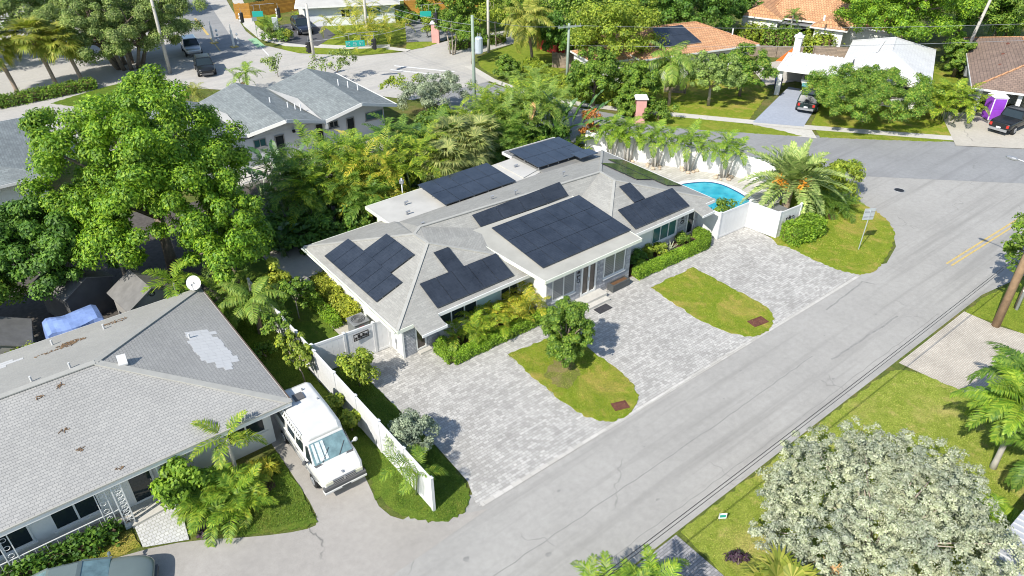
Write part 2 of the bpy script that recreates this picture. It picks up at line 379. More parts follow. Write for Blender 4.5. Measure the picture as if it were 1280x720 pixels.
def quads_obj(name, Q, mat, parent=None, smooth=False):
    """Q: (n,4,3) numpy quads in the parent's local space"""
    n = len(Q); me = bpy.data.meshes.new(name); me.vertices.add(n*4); me.vertices.foreach_set('co', Q.reshape(-1).astype(np.float32))
    me.loops.add(n*4); me.loops.foreach_set('vertex_index', np.arange(n*4, dtype=np.int32)); me.polygons.add(n)
    me.polygons.foreach_set('loop_start', np.arange(0, n*4, 4, dtype=np.int32)); me.polygons.foreach_set('loop_total', np.full(n, 4, dtype=np.int32))
    me.update(calc_edges=True); me.materials.append(MATS[mat]); o = bpy.data.objects.new(name, me); return link(o, parent)
def nz(a): return a/np.maximum(np.linalg.norm(a, axis=-1, keepdims=True), 1e-9)
def leaf_quads(p, d, n, L_, W_):
    s = nz(np.cross(d, n)); L_ = L_[:, None]; W_ = W_[:, None]
    return np.stack([p, p+d*L_*.5+s*W_, p+d*L_, p+d*L_*.5-s*W_], 1)
def crown_quads(rng, RX, RY, RZ, ncl, clr, per, ll, lw, cz=0, low=-.35, droop=.25, inner=.25, upb=.35, ragged=.12):
    """clumps of leaves spread through a crown's volume"""
    out = []
    d = nz(rng.normal(size=(ncl*4, 3))); d = d[d[:, 2] > low][:ncl]
    rad = np.where(rng.random(len(d)) < inner, rng.uniform(.2, .7, len(d)), rng.uniform(.74, 1.0, len(d)))
    ph = rng.uniform(0, 6.28, 6); lump = np.sin(d[:, 0]*4.1+ph[0])*np.sin(d[:, 1]*3.7+ph[1])+.7*np.sin(d[:, 0]*7.3+d[:, 2]*5+ph[2])*np.sin(d[:, 1]*6.7+ph[3])+.6*rng.normal(size=len(d))
    rad = rad*(1+ragged*lump*.8)
    C = d*rad[:, None]*np.array([RX, RY, RZ])
    for c, dd in zip(C, d):
        r = clr*rng.uniform(.6, 1.3); m = int(per*rng.uniform(.7, 1.3))
        a = nz(rng.normal(size=(m, 3))+np.array([0, 0, upb])+dd*.35)
        p = c+a*(r*rng.uniform(.45, 1.08, m)[:, None])*np.array([1, 1, .8])
        n = nz(a+rng.normal(size=(m, 3))*.35+np.array([0, 0, .45]))
        t = nz(np.cross(n, rng.normal(size=(m, 3)))); t[:, 2] -= droop; t = nz(t)
        out.append(leaf_quads(p, t, n, ll*rng.uniform(.65, 1.25, m), lw*rng.uniform(.7, 1.2, m)))
    Q = np.concatenate(out); Q[..., 2] += cz; return Q, C+np.array([0, 0, cz])
def tree(name, loc, label, cat, leaf, RX, RY, RZ, H, ncl, clr, per, ll, lw, seed, bark='bark', tr=.16, group=None, limbs=7, low=-.35, droop=.25, inner=.25, trunks=1, spread=.3, part='crown'):
    """H: height of the crown's centre above the ground"""
    rng = np.random.default_rng(seed); o = thing(name, loc, label, cat, group)
    if cat == 'tree' and ll > .24: ll, lw, per = ll*.74, lw*.78, int(per*1.6)
    if cat == 'tree' and ncl < 400: ncl, clr, per = int(ncl*1.9), clr*.74, int(per*.6)
    Q, C = crown_quads(rng, RX, RY, RZ, ncl, clr, per, ll, lw, H, low, droop, inner)
    quads_obj(part, Q, leaf, o)
    if limbs:
        fork = max(.25, H-RZ*.55)
        for t in range(trunks):
            b = MB(); a0 = 2*math.pi*t/trunks; bx, by = (0, 0) if trunks == 1 else (spread*math.cos(a0), spread*math.sin(a0))
            fx, fy = bx*2+rng.normal()*.12, by*2+rng.normal()*.12
            b.tube([(bx, by, -.05), (bx*1.2+(fx-bx)*.3, by*1.2+(fy-by)*.3, fork*.5), (fx, fy, fork)], [tr*1.25, tr*.95, tr*.8], 8)
            idx = rng.choice(len(C), min(limbs, len(C)), replace=False)
            for k in idx:
                c = C[k]; mid = ((fx+c[0])*.5, (fy+c[1])*.5, (fork+c[2])*.5+.12*RZ)
                b.tube([(fx, fy, fork-.1), mid, tuple(c)], [tr*.6, tr*.38, tr*.12], 5)
            b.build('trunk', bark, o, world=False, smooth=True)
    return o
def bush(name, loc, label, cat, leaf, RX, RY, RZ, ncl, clr, per, ll, lw, seed, group=None, H=None, low=-.2, droop=.2, stems=True):
    return tree(name, loc, label, cat, leaf, RX, RY, RZ, RZ*.75 if H is None else H, ncl, clr, per, ll, lw, seed, 'bark', .035, group, 5 if stems else 0, low, droop, .3, part='foliage')
def frond(rng, L_, az, el, bend, nl, ll, lw, va=.25, fw=.45, droop=.25, rw=.03, start=.16, tipl=.35, base=(0, 0, 0), twod=True):
    """pinnate leaf: a bent midrib with leaflets on both sides"""
    t = np.linspace(0, 1, nl+1); e = el-bend*t**1.25; st = L_/nl
    r = np.concatenate([[0], np.cumsum(np.cos(e[:-1]))])*st; z = np.concatenate([[0], np.cumsum(np.sin(e[:-1]))])*st
    ca, sa = math.cos(az), math.sin(az); P = np.stack([r*ca, r*sa, z], 1)+np.array(base)
    T = np.stack([np.cos(e)*ca, np.cos(e)*sa, np.sin(e)], 1); S = np.tile(np.array([-sa, ca, 0.]), (nl+1, 1)); N = np.cross(T, S)
    wv = rw*(1-.75*t)[:, None]
    rib = np.stack([P[:-1]-S[:-1]*wv[:-1], P[:-1]+S[:-1]*wv[:-1], P[1:]+S[1:]*wv[1:], P[1:]-S[1:]*wv[1:]], 1); out = [rib]
    k = np.where(t >= start)[0]; tt = (t[k]-start)/(1-start); prof = np.where(tt < .25, .55+1.8*tt, 1-(1-tipl)*np.clip((tt-.25)/.75, 0, 1)**1.6)
    for sgn in (1, -1):
        m = len(k); f = fw+.5*tt**2
        D = nz(S[k]*sgn*math.cos(va)+N[k]*math.sin(va)+T[k]*f[:, None]+rng.normal(size=(m, 3))*.07)
        l_ = (ll*prof*rng.uniform(.88, 1.1, m))[:, None]; w_ = np.full((m, 1), lw)*(.75+.25*prof[:, None])
        b = P[k]; W = nz(np.cross(D, N[k]+rng.normal(size=(m, 3))*.15))*w_
        mid = b+D*l_*.55; D2 = D.copy(); D2[:, 2] -= droop*2; D2 = nz(D2); tip = mid+D2*l_*.5
        if twod:
            mid = mid-np.array([0, 0, 1.])*droop*l_*.12
            out.append(np.stack([b-W*.4, b+W*.4, mid+W, mid-W], 1)); out.append(np.stack([mid-W, mid+W, tip+W*.1, tip-W*.1], 1))
        else:
            out.append(np.stack([b-W*.3, mid-W, tip, mid+W], 1))
    return np.concatenate(out)
def palm_crown(rng, n, L_, hi, lo, bend, nl, ll, lw, base=(0, 0, 0), va=.25, fw=.45, droop=.25, rw=.03, start=.16, tipl=.35, bj=.25, az0=0, twod=True):
    out = []
    for i in range(n):
        f = (i+.5)/n; el = hi+(lo-hi)*f**.85+rng.normal()*.08
        out.append(frond(rng, L_*rng.uniform(.82, 1.1)*(1-.25*(1-f)**3), az0+i*2.39996+rng.normal()*.18, el, bend*rng.uniform(1-bj, 1+bj)*(.65+.5*f), nl, ll, lw, va, fw, droop, rw, start, tipl, base, twod))
    return np.concatenate(out)
def fan_leaf(rng, az, el, pet, RF, nseg, base=(0, 0, 0), spread=2.2, droop=.5, w=.035):
    ca, sa = math.cos(az), math.sin(az); D = np.array([math.cos(el)*ca, math.cos(el)*sa, math.sin(el)]); S = np.array([-sa, ca, 0.]); N = np.cross(D, S)
    b = np.array(base); hub = b+D*pet; hub[2] -= pet*.12
    out = [np.stack([b-S*.02, b+S*.02, hub+S*.015, hub-S*.015])[None]]
    e2 = el-.55; D2 = np.array([math.cos(e2)*ca, math.cos(e2)*sa, math.sin(e2)]); N2 = np.cross(D2, S)
    a = np.linspace(-spread, spread, nseg)+rng.normal(size=nseg)*.03; l_ = RF*(1-.16*np.abs(a)/spread)*rng.uniform(.9, 1.08, nseg)
    d = np.cos(a)[:, None]*D2+np.sin(a)[:, None]*S+N2*(.12+.18*np.abs(a)[:, None]/spread); d = nz(d)
    q = nz(np.cross(d, np.tile(N2, (nseg, 1)))); wd = (np.maximum(w, RF*spread/nseg*.62))
    mid = hub+d*(l_*.58)[:, None]; d2 = d.copy(); d2[:, 2] -= droop*(.6+.8*rng.random(nseg)); d2 = nz(d2); tip = mid+d2*(l_*.45)[:, None]
    out.append(np.stack([np.tile(hub, (nseg, 1))-q*.01, np.tile(hub, (nseg, 1))+q*.01, mid+q*wd, mid-q*wd], 1)); out.append(np.stack([mid-q*wd, mid+q*wd, tip+q*.006, tip-q*.006], 1))
    return np.concatenate(out)
def fan_crown(rng, n, pet, RF, nseg, hi, lo, base=(0, 0, 0), spread=2.1, droop=.5):
    return np.concatenate([fan_leaf(rng, i*2.39996+rng.normal()*.2, hi+(lo-hi)*((i+.5)/n)+rng.normal()*.08, pet*rng.uniform(.8, 1.15), RF*rng.uniform(.85, 1.1), nseg, base, spread, droop) for i in range(n)])
def paddle(rng, base, az, el, pet, L_, W_, bend=.6):
    """banana-like leaf: long stalk, broad split blade"""
    n = 16; t = np.linspace(0, 1, n+1); tot = pet+L_; e = el-bend*(t**2); st = tot/n
    r = np.concatenate([[0], np.cumsum(np.cos(e[:-1]))])*st; z = np.concatenate([[0], np.cumsum(np.sin(e[:-1]))])*st
    ca, sa = math.cos(az), math.sin(az); P = np.stack([r*ca, r*sa, z], 1)+np.array(base); T = np.stack([np.cos(e)*ca, np.cos(e)*sa, np.sin(e)], 1); S = np.array([-sa, ca, 0.]); N = np.cross(T, np.tile(S, (n+1, 1)))
    rib = np.stack([P[:-1]-S*.025, P[:-1]+S*.025, P[1:]+S*.018, P[1:]-S*.018], 1); out = [rib]; k0 = int(n*pet/tot)
    m = n-k0; s_ = (np.arange(m+1))/m; wv = W_*np.sin(np.pi*np.clip(.08+.9*s_, 0, 1))**.6
    for sg in (1, -1):
        for j in range(m):
            a, b = P[k0+j], P[k0+j+1]; gap = .05 if rng.random() < .25 else 0; va = .35+rng.normal()*.12
            ea = S*sg*math.cos(va)+N[k0+j]*math.sin(va)+T[k0+j]*.25; q = ea/np.linalg.norm(ea); dz = np.array([0, 0, -.18*W_*rng.random()])
            out.append(np.stack([a, b-T[k0+j]*gap, b-T[k0+j]*gap+q*wv[j+1]+dz, a+q*wv[j]+dz])[None])
    return np.concatenate(out)
def palm(name, loc, label, cat, kind, seed, s=1.0, H=3.0, group=None, lean=(0, 0), n=None, leaf=None, rz=0):
    """single-stem palms: trunk + crown"""
    rng = np.random.default_rng(seed); o = thing(name, loc, label, cat, group, rz); top = (lean[0], lean[1], H)
    def stem(r0, r1, mat='palm_bark', nm='trunk', nn=9):
        b = MB(); k = 7; b.tube([(lean[0]*(j/k)**1.5, lean[1]*(j/k)**1.5, -.05+(H+.05)*j/k) for j in range(k+1)], [(r0+(r1-r0)*(j/k))*(1.25 if j == 0 else 1) for j in range(k+1)], nn); b.build(nm, mat, o, world=False, smooth=True)
    if kind == 'coco':
        stem(.17, .12); Q = palm_crown(rng, n or 22, 3.5*s, 1.25, -.75, 1.35, 30, 1.0*s, .06*s, top, va=-.15, fw=.35, droop=.75, rw=.045); quads_obj('crown', Q, leaf or 'frond_coco', o)
    elif kind == 'queen':
        stem(.16, .12); Q = palm_crown(rng, n or 20, 3.4*s, 1.3, -.45, 2.0, 32, .95*s, .045*s, top, va=-.05, fw=.3, droop=1.2, rw=.04); quads_obj('crown', Q, leaf or 'frond_queen', o)
    elif kind == 'date':
        stem(.3, .26); Q = palm_crown(rng, n or 46, 3.2*s, 1.4, -.35, .95, 36, .56*s, .042*s, top, va=.45, fw=.55, droop=.06, rw=.045, start=.1, tipl=.3); quads_obj('crown', Q, leaf or 'frond_date', o)
        for k in range(11):
            a = k*2.4; rr = rng.uniform(.7, 1.25); fr = MB()
            for q in range(26): fr.ball((top[0]+math.cos(a)*rr+rng.normal()*.12, top[1]+math.sin(a)*rr+rng.normal()*.12, top[2]-.02+rng.normal()*.17), .075, 5, 4)
            fr.build('fruit_cluster', 'fruit', o, world=False)
    elif kind == 'foxtail':
        stem(.13, .09, 'grey_pole'); b = MB(); b.tube([(lean[0], lean[1], H-.75), (lean[0], lean[1], H-.35), (lean[0], lean[1], H+.05)], [.1, .1, .05], 8); b.build('crownshaft', 'green_stem', o, world=False, smooth=True)
        Q = np.concatenate([palm_crown(rng, n or 11, 2.3*s, 1.15, -.1, 1.5, 46, .55*s, .032*s, top, va=v, fw=.5, droop=.3, rw=.035, az0=.0) for v in (.5, -.15)]); quads_obj('crown', Q, leaf or 'frond_green', o)
    elif kind == 'adonidia':
        stem(.09, .07, 'grey_pole'); b = MB(); b.tube([(lean[0], lean[1], H-.5), (lean[0], lean[1], H)], [.07, .04], 7); b.build('crownshaft', 'green_stem', o, world=False, smooth=True)
        Q = palm_crown(rng, n or 12, 1.55*s, 1.2, -.1, 1.5, 24, .42*s, .028*s, top, va=.35, fw=.5, droop=.25, rw=.03); quads_obj('crown', Q, leaf or 'frond_bright', o)
    elif kind == 'sabal':
        stem(.2, .17); Q = fan_crown(rng, n or 34, 1.0*s, .85*s, 20, 1.3, -.7, top); quads_obj('crown', Q, leaf or 'frond_sabal', o)
    elif kind == 'sabal_skirt':
        stem(.2, .17); Q = fan_crown(rng, n or 34, 1.05*s, .95*s, 22, 1.3, -.3, top, droop=.7); quads_obj('crown', Q, leaf or 'frond_sabal', o)
        Q = fan_crown(rng, 22, .9*s, .95*s, 14, -.5, -1.3, (top[0], top[1], H-.1), spread=1.3, droop=.9); quads_obj('dead_fronds', Q, 'frond_dead', o)
    return o
def clump_palm(name, loc, label, *a, **k):
    return clump_palm_(name, loc, label, *(a if isinstance(a[0], str) else ('palm',)+a), **k)
def clump_palm_(name, loc, label, cat, seed, stems=7, H=2.2, L_=1.9, spread=.5, leaf='frond_areca', per=6, group=None, nl=22, ll=.5, lw=.026, dead=0, hv=.35):
    """many-stemmed palm"""
    rng = np.random.default_rng(seed); o = thing(name, loc, label, cat, group); Qs = []
    for k in range(stems):
        a = k*2.4+rng.normal()*.3; rr = spread*math.sqrt((k+.5)/stems); b0 = (rr*math.cos(a), rr*math.sin(a), 0); h = H*rng.uniform(1-hv, 1.1)*(1-.25*rr/spread); out = rr*.9
        top = (b0[0]+out*math.cos(a), b0[1]+out*math.sin(a), h); b = MB(); b.tube([b0, ((b0[0]+top[0])*.47, (b0[1]+top[1])*.47, h*.55), top], [.045, .04, .03], 6); b.build('trunk', 'green_stem', o, world=False, smooth=True)
        Qs.append(palm_crown(rng, per, L_, 1.35, .1, 1.55, nl, ll, lw, top, va=.3, fw=.6, droop=.3, rw=.022, az0=a))
    quads_obj('crown', np.concatenate(Qs), leaf, o)
    if dead: quads_obj('dead_fronds', np.concatenate([frond(rng, L_*.8, rng.uniform(0, 6.3), -.2, 1.2, 16, ll*.8, lw*1.3, 0, .6, .9, base=(0, 0, H*rng.uniform(.5, .9))) for k in range(dead)]), 'frond_dead', o)
    return o
def paddle_plant(name, loc, label, cat, seed, n=12, H=2.4, L_=1.3, W_=.32, leaf='paddle', fan=None, group=None, spread=.25, el=(1.5, .8), yellow=0):
    rng = np.random.default_rng(seed); o = thing(name, loc, label, cat, group); Qs, Ys = [], []
    for k in range(n):
        if fan is None: az = k*2.4+rng.normal()*.3; e = rng.uniform(el[1], el[0])
        else: az = fan if k % 2 else fan+math.pi; e = math.pi/2-.95*abs((k-(n-1)/2)/(n/2))+rng.normal()*.05
        q = paddle(rng, (rng.normal()*spread, rng.normal()*spread, 0), az, e, H*rng.uniform(.55, 1), L_*rng.uniform(.8, 1.15), W_*rng.uniform(.8, 1.1), .5+.5*rng.random()); (Ys if k < yellow else Qs).append(q)
    quads_obj('foliage', np.concatenate(Qs), leaf, o)
    if Ys: quads_obj('yellow_leaf', np.concatenate(Ys), 'paddle_yellow', o)
    b = MB(); b.tube([(0, 0, -.05), (0, 0, H*.35)], [.16, .09], 8); b.build('stem', 'green_stem', o, world=False, smooth=True)
    return o
def hedge(name, pts, wd, ht, label, leaf, seed, ll=.09, lw=.035, dens=420, cat='hedge', group=None, rough=.06, z0=.05):
    """clipped or loose hedge along a line: leaves over its faces and through its body"""
    rng = np.random.default_rng(seed); out = []; base = Vector((pts[0][0], pts[0][1], 0)); core = MB()
    for a, b in zip(pts[:-1], pts[1:]):
        a, b = np.array([*a, 0.])-np.array(base), np.array([*b, 0.])-np.array(base); d = b-a; ln = np.linalg.norm(d); d /= ln; s = np.array([-d[1], d[0], 0])
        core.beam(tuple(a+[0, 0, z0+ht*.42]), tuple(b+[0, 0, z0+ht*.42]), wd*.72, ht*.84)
        for (nrm, m) in (((0, 0, 1), int(dens*ln*wd)), (s, int(dens*ln*ht)), (-s, int(dens*ln*ht)), (d, int(dens*wd*ht)), (-d, int(dens*wd*ht))):
            nrm = np.array(nrm, float); p = a+d*rng.uniform(-.03, ln+.03, m)[:, None]+s*rng.uniform(-wd/2, wd/2, m)[:, None]+np.array([0, 0, 1.])*rng.uniform(.02, ht, m)[:, None]
            if abs(nrm[2]) > .5: p[:, 2] = ht+rng.normal(size=m)*rough
            elif abs(nrm@s) > .5: p += s*((wd/2*np.sign(nrm@s))-(p-a)@s)[:, None]; p += nrm*(rng.normal(size=m)*rough)[:, None]
            else: p += d*((ln if nrm@d > 0 else 0)-(p-a)@d)[:, None]; p += nrm*(rng.normal(size=m)*rough)[:, None]
            p += np.stack([np.sin(p[:, 0]*5.1+p[:, 1]*3.3), np.cos(p[:, 0]*4.3-p[:, 1]*4.7), np.sin(p[:, 0]*3.7+p[:, 1]*5.9)], 1)*rough*.7
            p[:, 2] += z0; n = nz(nrm+rng.normal(size=(m, 3))*.55+np.array([0, 0, .3])); t = nz(np.cross(n, rng.normal(size=(m, 3))))
            out.append(leaf_quads(p, t, n, ll*rng.uniform(.6, 1.3, m), lw*rng.uniform(.7, 1.2, m)))
    o = thing(name, base, label, cat, group); quads_obj('foliage', np.concatenate(out), leaf, o); core.build('light_block_core', 'mulch', o, world=False); return o  # solid dark core added to stop light passing between the leaves
# ------------------------------------------------------------------ the setting
def chaikin(pts, it=2):
    for _ in range(it):
        o = []
        for a, b in zip(pts, pts[1:]+pts[:1]): o += [(a[0]*.75+b[0]*.25, a[1]*.75+b[1]*.25), (a[0]*.25+b[0]*.75, a[1]*.25+b[1]*.75)]
        pts = o
    return pts
def rag(pts, step=.35, amp=.05, seed=1):
    """an uneven outline: grass creeping over an edge"""
    r = random.Random(seed); o = []
    for a, b in zip(pts, pts[1:]+pts[:1]):
        L_ = math.hypot(b[0]-a[0], b[1]-a[1]); n = max(1, int(L_/step)); nx, ny = -(b[1]-a[1])/max(L_, 1e-6), (b[0]-a[0])/max(L_, 1e-6)
        for k in range(n): t = k/n; j = r.uniform(-amp, amp); o.append((a[0]+(b[0]-a[0])*t+nx*j, a[1]+(b[1]-a[1])*t+ny*j))
    return o
def sheet(name, pts, z, mat):
    return tag(MB().poly([(x, y, z) for x, y in pts]).build(name, mat), kind='structure')
def lawn(pts, mat, z=.05, seed=1, smooth=2, name='lawn', amp=.075, step=.22):
    for _ in range(smooth+1):
        o_ = []
        for i in range(len(pts)):
            a, b, c = [Vector(pts[(i+k) % len(pts)]).to_2d() for k in (-1, 0, 1)]
            if (b-a).length < .05 or (c-b).length < .05 or (b-a).angle(c-b) > R(58): o_.append(tuple(b))
            else: o_ += [tuple(a.lerp(b, .75)), tuple(b.lerp(c, .25))]
        pts = o_
    return tag(MB().prism(rag(pts, step, amp, seed), -.02, z).build(name, mat), kind='structure')
sheet('ground', [(-400, -300), (700, -300), (700, 700), (-400, 700)], 0, 'ground_mix')
sheet('street', [(-40, 10.7), (44, 10.75), (52, 9.5), (60, 4), (68, -4), (80, 2), (70, 14), (62, 22), (54, 29), (50.5, 30), (49.2, 22.6), (48.6, 20), (47.6, 18.2), (45.5, 16.8), (43, 16.1), (40, 17.2), (12, 17.2), (9.4, 18), (-40, 18)], .008, 'street_asphalt')
AV = [(84, 0), (70.5, 13.5), (64, 19.8), (57.5, 26.3), (53, 31.5), (49.6, 36.2), (46, 42), (43.4, 48), (41.8, 54), (41, 61), (40.5, 68)]
tag(MB().strip(AV, 8.2, .014).build('avenue', 'avenue_asphalt'), kind='structure')
sheet('cross_street', [(20, 78.5), (24, 85), (25.5, 92), (28.5, 104), (31, 122), (35, 145), (44, 145), (39.5, 122), (36.5, 110), (33.4, 97), (32.6, 89), (34.4, 83.2), (39.5, 77.8), (44, 76.2), (49.5, 77), (60, 76.5), (60, 71.5), (50, 70), (47.2, 66.5), (45.6, 61), (36, 61), (33, 66), (26, 72)], .020, 'lot_concrete')
sheet('parking_lot', [(-60, 62), (11, 66), (20, 78.5), (24, 85), (25.5, 92), (28.5, 104), (33, 130), (-60, 150)], .012, 'lot_concrete')
sheet('cross_street_lane', [(24.6, 92), (27.6, 104), (30, 122), (36.6, 122), (34, 110), (31.2, 97), (30.4, 87.5), (24.4, 85.5)], .028, 'avenue_asphalt')
# neighbour's asphalt apron and van drive
sheet('neighbour_driveway', chaikin([(-20, 15.9), (12.6, 15.9), (9.0, 17.5), (8.2, 18.8), (8.5, 20.4), (9.0, 23), (9.1, 28), (6.3, 28), (6.2, 21.6), (6.0, 19.9), (5.3, 20.0), (3.7, 20.9), (1.7, 22.3), (-.2, 23.15), (-3.4, 23.9), (-9, 24.6), (-20, 25)], 1), .016, 'drive_asphalt')
sheet('paver_driveway', [(11.4, 16.62), (41.5, 16.35), (40.2, 17.2), (40, 21.6), (40.2, 25.2), (37.4, 27.2), (14.2, 28.3), (11.8, 28.5), (12.0, 20.5), (11.9, 18)], .022, 'pavers')
tag(MB().strip([(11.6, 16.62), (40.2, 16.4)], .2, .027).build('paver_edge_band', 'deck_pavers'), kind='structure')
lawn([(18.6, 23.75), (22.3, 23.3), (22.25, 20.4), (22.1, 18.2), (21.5, 17.0), (20.4, 16.62), (19.3, 16.68), (18.6, 17.5), (18.35, 19.2)], 'lawn_yellow', .055, 3)
lawn([(29.25, 23.45), (33.0, 23.35), (33.0, 18.2), (32.6, 17.1), (31.5, 16.5), (30.1, 16.45), (29.3, 17.4), (28.85, 19.1)], 'lawn_yellow', .055, 4)
lawn([tuple(G(*p)[:2]) for p in ((972, 307), (985, 309), (1005, 319), (1030, 331), (1055, 340), (1077, 345), (1094, 339), (1107, 324), (1117, 304), (1118, 289), (1110, 276), (1094, 264), (1076, 254), (1062, 249))]+[(50.2, 25.6), (46.5, 26), (43, 24.4), (40.3, 23)], 'lawn_yellow', .055, 5)
# strip of lawn along the white fence, round nose by the street
lawn([(10.0, 28.4), (11.75, 28.2), (11.9, 24), (11.85, 19), (11.75, 17.6), (11.1, 16.75), (10.0, 16.75), (9.2, 17.5), (8.6, 18.7), (8.6, 20), (9.7, 20.6), (9.9, 24)], 'lawn_green', .055, 6)
lawn([(7.4, 24.3), (8.9, 24.2), (8.8, 20.6), (8.3, 19.6), (9.9, 19.8), (9.85, 38), (7.4, 38)], 'lawn_green', .045, 7)
lawn([(9.95, 28.6), (12.4, 28.6), (12.5, 41), (9.95, 41)], 'lawn_green', .05, 8)
lawn([(2.05, 24.7), (6.2, 24.7), (6.15, 21.6), (5.95, 20.05), (5.3, 20.1), (3.75, 21.0), (1.75, 22.45)], 'lawn_green', .055, 9)
lawn([(0, 24.3), (.05, 23.2), (-3.4, 24.0), (-9, 24.75), (-9, 26), (-2, 25.6)], 'lawn_yellow', .05, 10)
sheet('planting_bed', [(1.6, 24.0), (5.6, 24.4), (5.4, 22.8), (3.6, 22.2), (2.0, 22.9)], .064, 'mulch')
sheet('front_walk', [(.12, 24.35), (1.95, 24.75), (1.62, 22.35), (.1, 23.1)], .062, 'walk_slabs')
# right side of the street
lawn([(17.0, 10.62), (32.4, 10.62), (33.4, 10.4), (34.0, 9.6), (34.25, 7.6), (34.6, 5.5), (34, 3.2), (31, 2), (22, -4), (17, -4), (16.75, 4), (16.8, 9.2)], 'lawn_right', .055, 11)
sheet('neighbour_paver_driveway', [(34.0, 10.6), (41.4, 10.62), (41.4, 8.9), (41.8, 7.5), (41.8, -3), (26, -3), (27, 3.5), (34, 3.5), (34.6, 5.5), (34.2, 8)], .018, 'brown_pavers')
lawn([(41.45, 10.55), (44, 10.6), (50.5, 9.3), (58, 4.6), (64, -2), (64, -8), (41.8, -8), (41.8, 7.5)], 'lawn_bright', .055, 12)
sheet('herringbone_walk', [(13.2, 10.65), (16.75, 10.65), (16.7, 4), (13.2, 4)], .02, 'herring_pavers')
# pool terrace
sheet('pool_deck', [(37.0, 26.5), (40.2, 25.4), (40.3, 22.4), (43.5, 22.8), (48.2, 25.5), (46.7, 29.6), (44.5, 33.3), (42, 37.8), (40.4, 40.8), (36, 41), (36.9, 35)], .026, 'deck_pavers')
POOL = chaikin([(38.0, 30.6), (39.6, 32.2), (42.0, 31.8), (44.2, 30.6), (44.1, 28.0), (43.3, 26.2), (42.2, 25.3), (40.2, 25.8), (39.4, 27.2), (38.2, 28)], 3)
pc = sum(p[0] for p in POOL)/len(POOL), sum(p[1] for p in POOL)/len(POOL)
def grow(pts, k): return [(p[0]+(p[0]-pc[0])/max(.1, math.hypot(p[0]-pc[0], p[1]-pc[1]))*k, p[1]+(p[1]-pc[1])/max(.1, math.hypot(p[0]-pc[0], p[1]-pc[1]))*k) for p in pts]
def ring(a, b, z0, z1):
    m = MB(); n = len(a)
    for k in range(n):
        k2 = (k+1) % n
        m.poly([(*b[k], z1), (*b[k2], z1), (*a[k2], z1), (*a[k], z1)][::-1]); m.poly([(*a[k], z0), (*a[k2], z0), (*a[k2], z1), (*a[k], z1)]); m.poly([(*b[k2], z0), (*b[k], z0), (*b[k], z1), (*b[k2], z1)])
    return m
pool = thing('swimming_pool', (pc[0], pc[1], 0), 'kidney shaped swimming pool with turquoise water beside the roof corner', 'swimming pool')
ring(POOL, grow(POOL, .38), .02, .085).build('coping', 'pool_coping', pool); ring(grow(POOL, -.09), grow(POOL, -.004), .02, .076).build('waterline_tile', 'pool_tile', pool)
wtr = MB().poly([(x, y, .045) for x, y in grow(POOL, -.05)]).build('water', 'pool_water', pool)
# beyond the avenue: verges, pavements, drives
lawn([(48.2, 43.5), (51.2, 38.9), (54.3, 35.4), (57.6, 31.7), (56.9, 35.8), (53.6, 40.8), (50, 46.4)], 'lawn_bright', .05, 13, name='verge')
lawn([(58.6, 30.6), (66.5, 22.8), (67.6, 23.0), (59.9, 31.8)], 'lawn_bright', .05, 14, name='verge')
lawn([(49.8, 46.9), (53.9, 41.4), (57.0, 36.9), (66.5, 41), (66, 47), (58, 50), (52, 56), (46, 58), (46.2, 52)], 'lawn_yellow', .045, 15)
lawn([(60.3, 32.6), (67.9, 23.4), (72.4, 26.5), (74, 33), (70, 37)], 'lawn_yellow', .045, 16)
lawn([(46, 59), (46, 53), (47.5, 49.6), (50, 47), (51.5, 52), (50, 60)], 'lawn_bright', .046, 17)
tag(MB().strip([(46.6, 53.6), (48.2, 49.5), (50.2, 46.2), (53.7, 41.2), (57.2, 36.3), (59.9, 32.5), (67.7, 22.9)], 1.1, .056).build('pavement', 'concrete'), kind='structure')
sheet('blue_grey_driveway', [(57.0, 36.4), (59.7, 32.9), (69.6, 36.9), (68.4, 40.3)], .062, 'blue_drive')
sheet('driveway_apron', [(54.9, 35.2), (57.5, 36.5), (60, 32.4), (58.2, 30.6)], .03, 'concrete')
sheet('cracked_concrete_driveway', [(65.9, 22.3), (71.6, 16.5), (78, 17.5), (78.5, 22.5), (73, 27)], .06, 'old_concrete')
lawn([(72, 27), (73.8, 26), (90, 33), (88, 40), (76, 33)], 'lawn_bright', .04, 18)
sheet('yard_sand', [(67, 42), (71, 47), (80, 46), (86, 40), (80, 36), (74, 40)], .05, 'old_concrete')
lawn([(34.6, 83), (39.2, 78.6), (43.9, 76.5), (45.2, 77), (43.4, 79.4), (37, 85), (34.4, 88), (33.4, 86)], 'lawn_bright', .06, 19, name='verge')
lawn([(44.6, 76.4), (47.4, 76.1), (50.5, 77.2), (49.5, 78.7), (46.5, 79)], 'lawn_bright', .06, 20, name='verge')
lawn([(36, 86.5), (43.5, 80), (47, 79.8), (53, 83), (56, 90), (50, 96), (40, 92)], 'lawn_bright', .05, 21)
lawn([(36.5, 97), (41, 101), (40.5, 112), (38, 112), (35, 101)], 'lawn_bright', .05, 22, name='verge')
lawn([(49.5, 78.5), (52, 77.3), (54, 78), (54, 82), (51, 81)], 'lawn_bright', .06, 23, name='verge')
lawn([(47.6, 65.8), (50.4, 69.5), (58, 71), (60, 62), (54, 58), (47, 61)], 'lawn_bright', .05, 24)
lawn([(12, 76), (17, 79), (19.5, 84.5), (14, 84.5), (8, 82)], 'lawn_green', .05, 25, name='verge')
lawn([(56, 78.5), (70, 78), (78, 92), (58, 98), (53, 88)], 'lawn_bright', .05, 26)
tag(MB().strip([(40.4, 119), (37.8, 110), (34.9, 99.5), (33.9, 92), (35, 87.4), (39.8, 82), (44.2, 79.2)], 1.5, .065).build('pavement', 'concrete'), kind='structure')
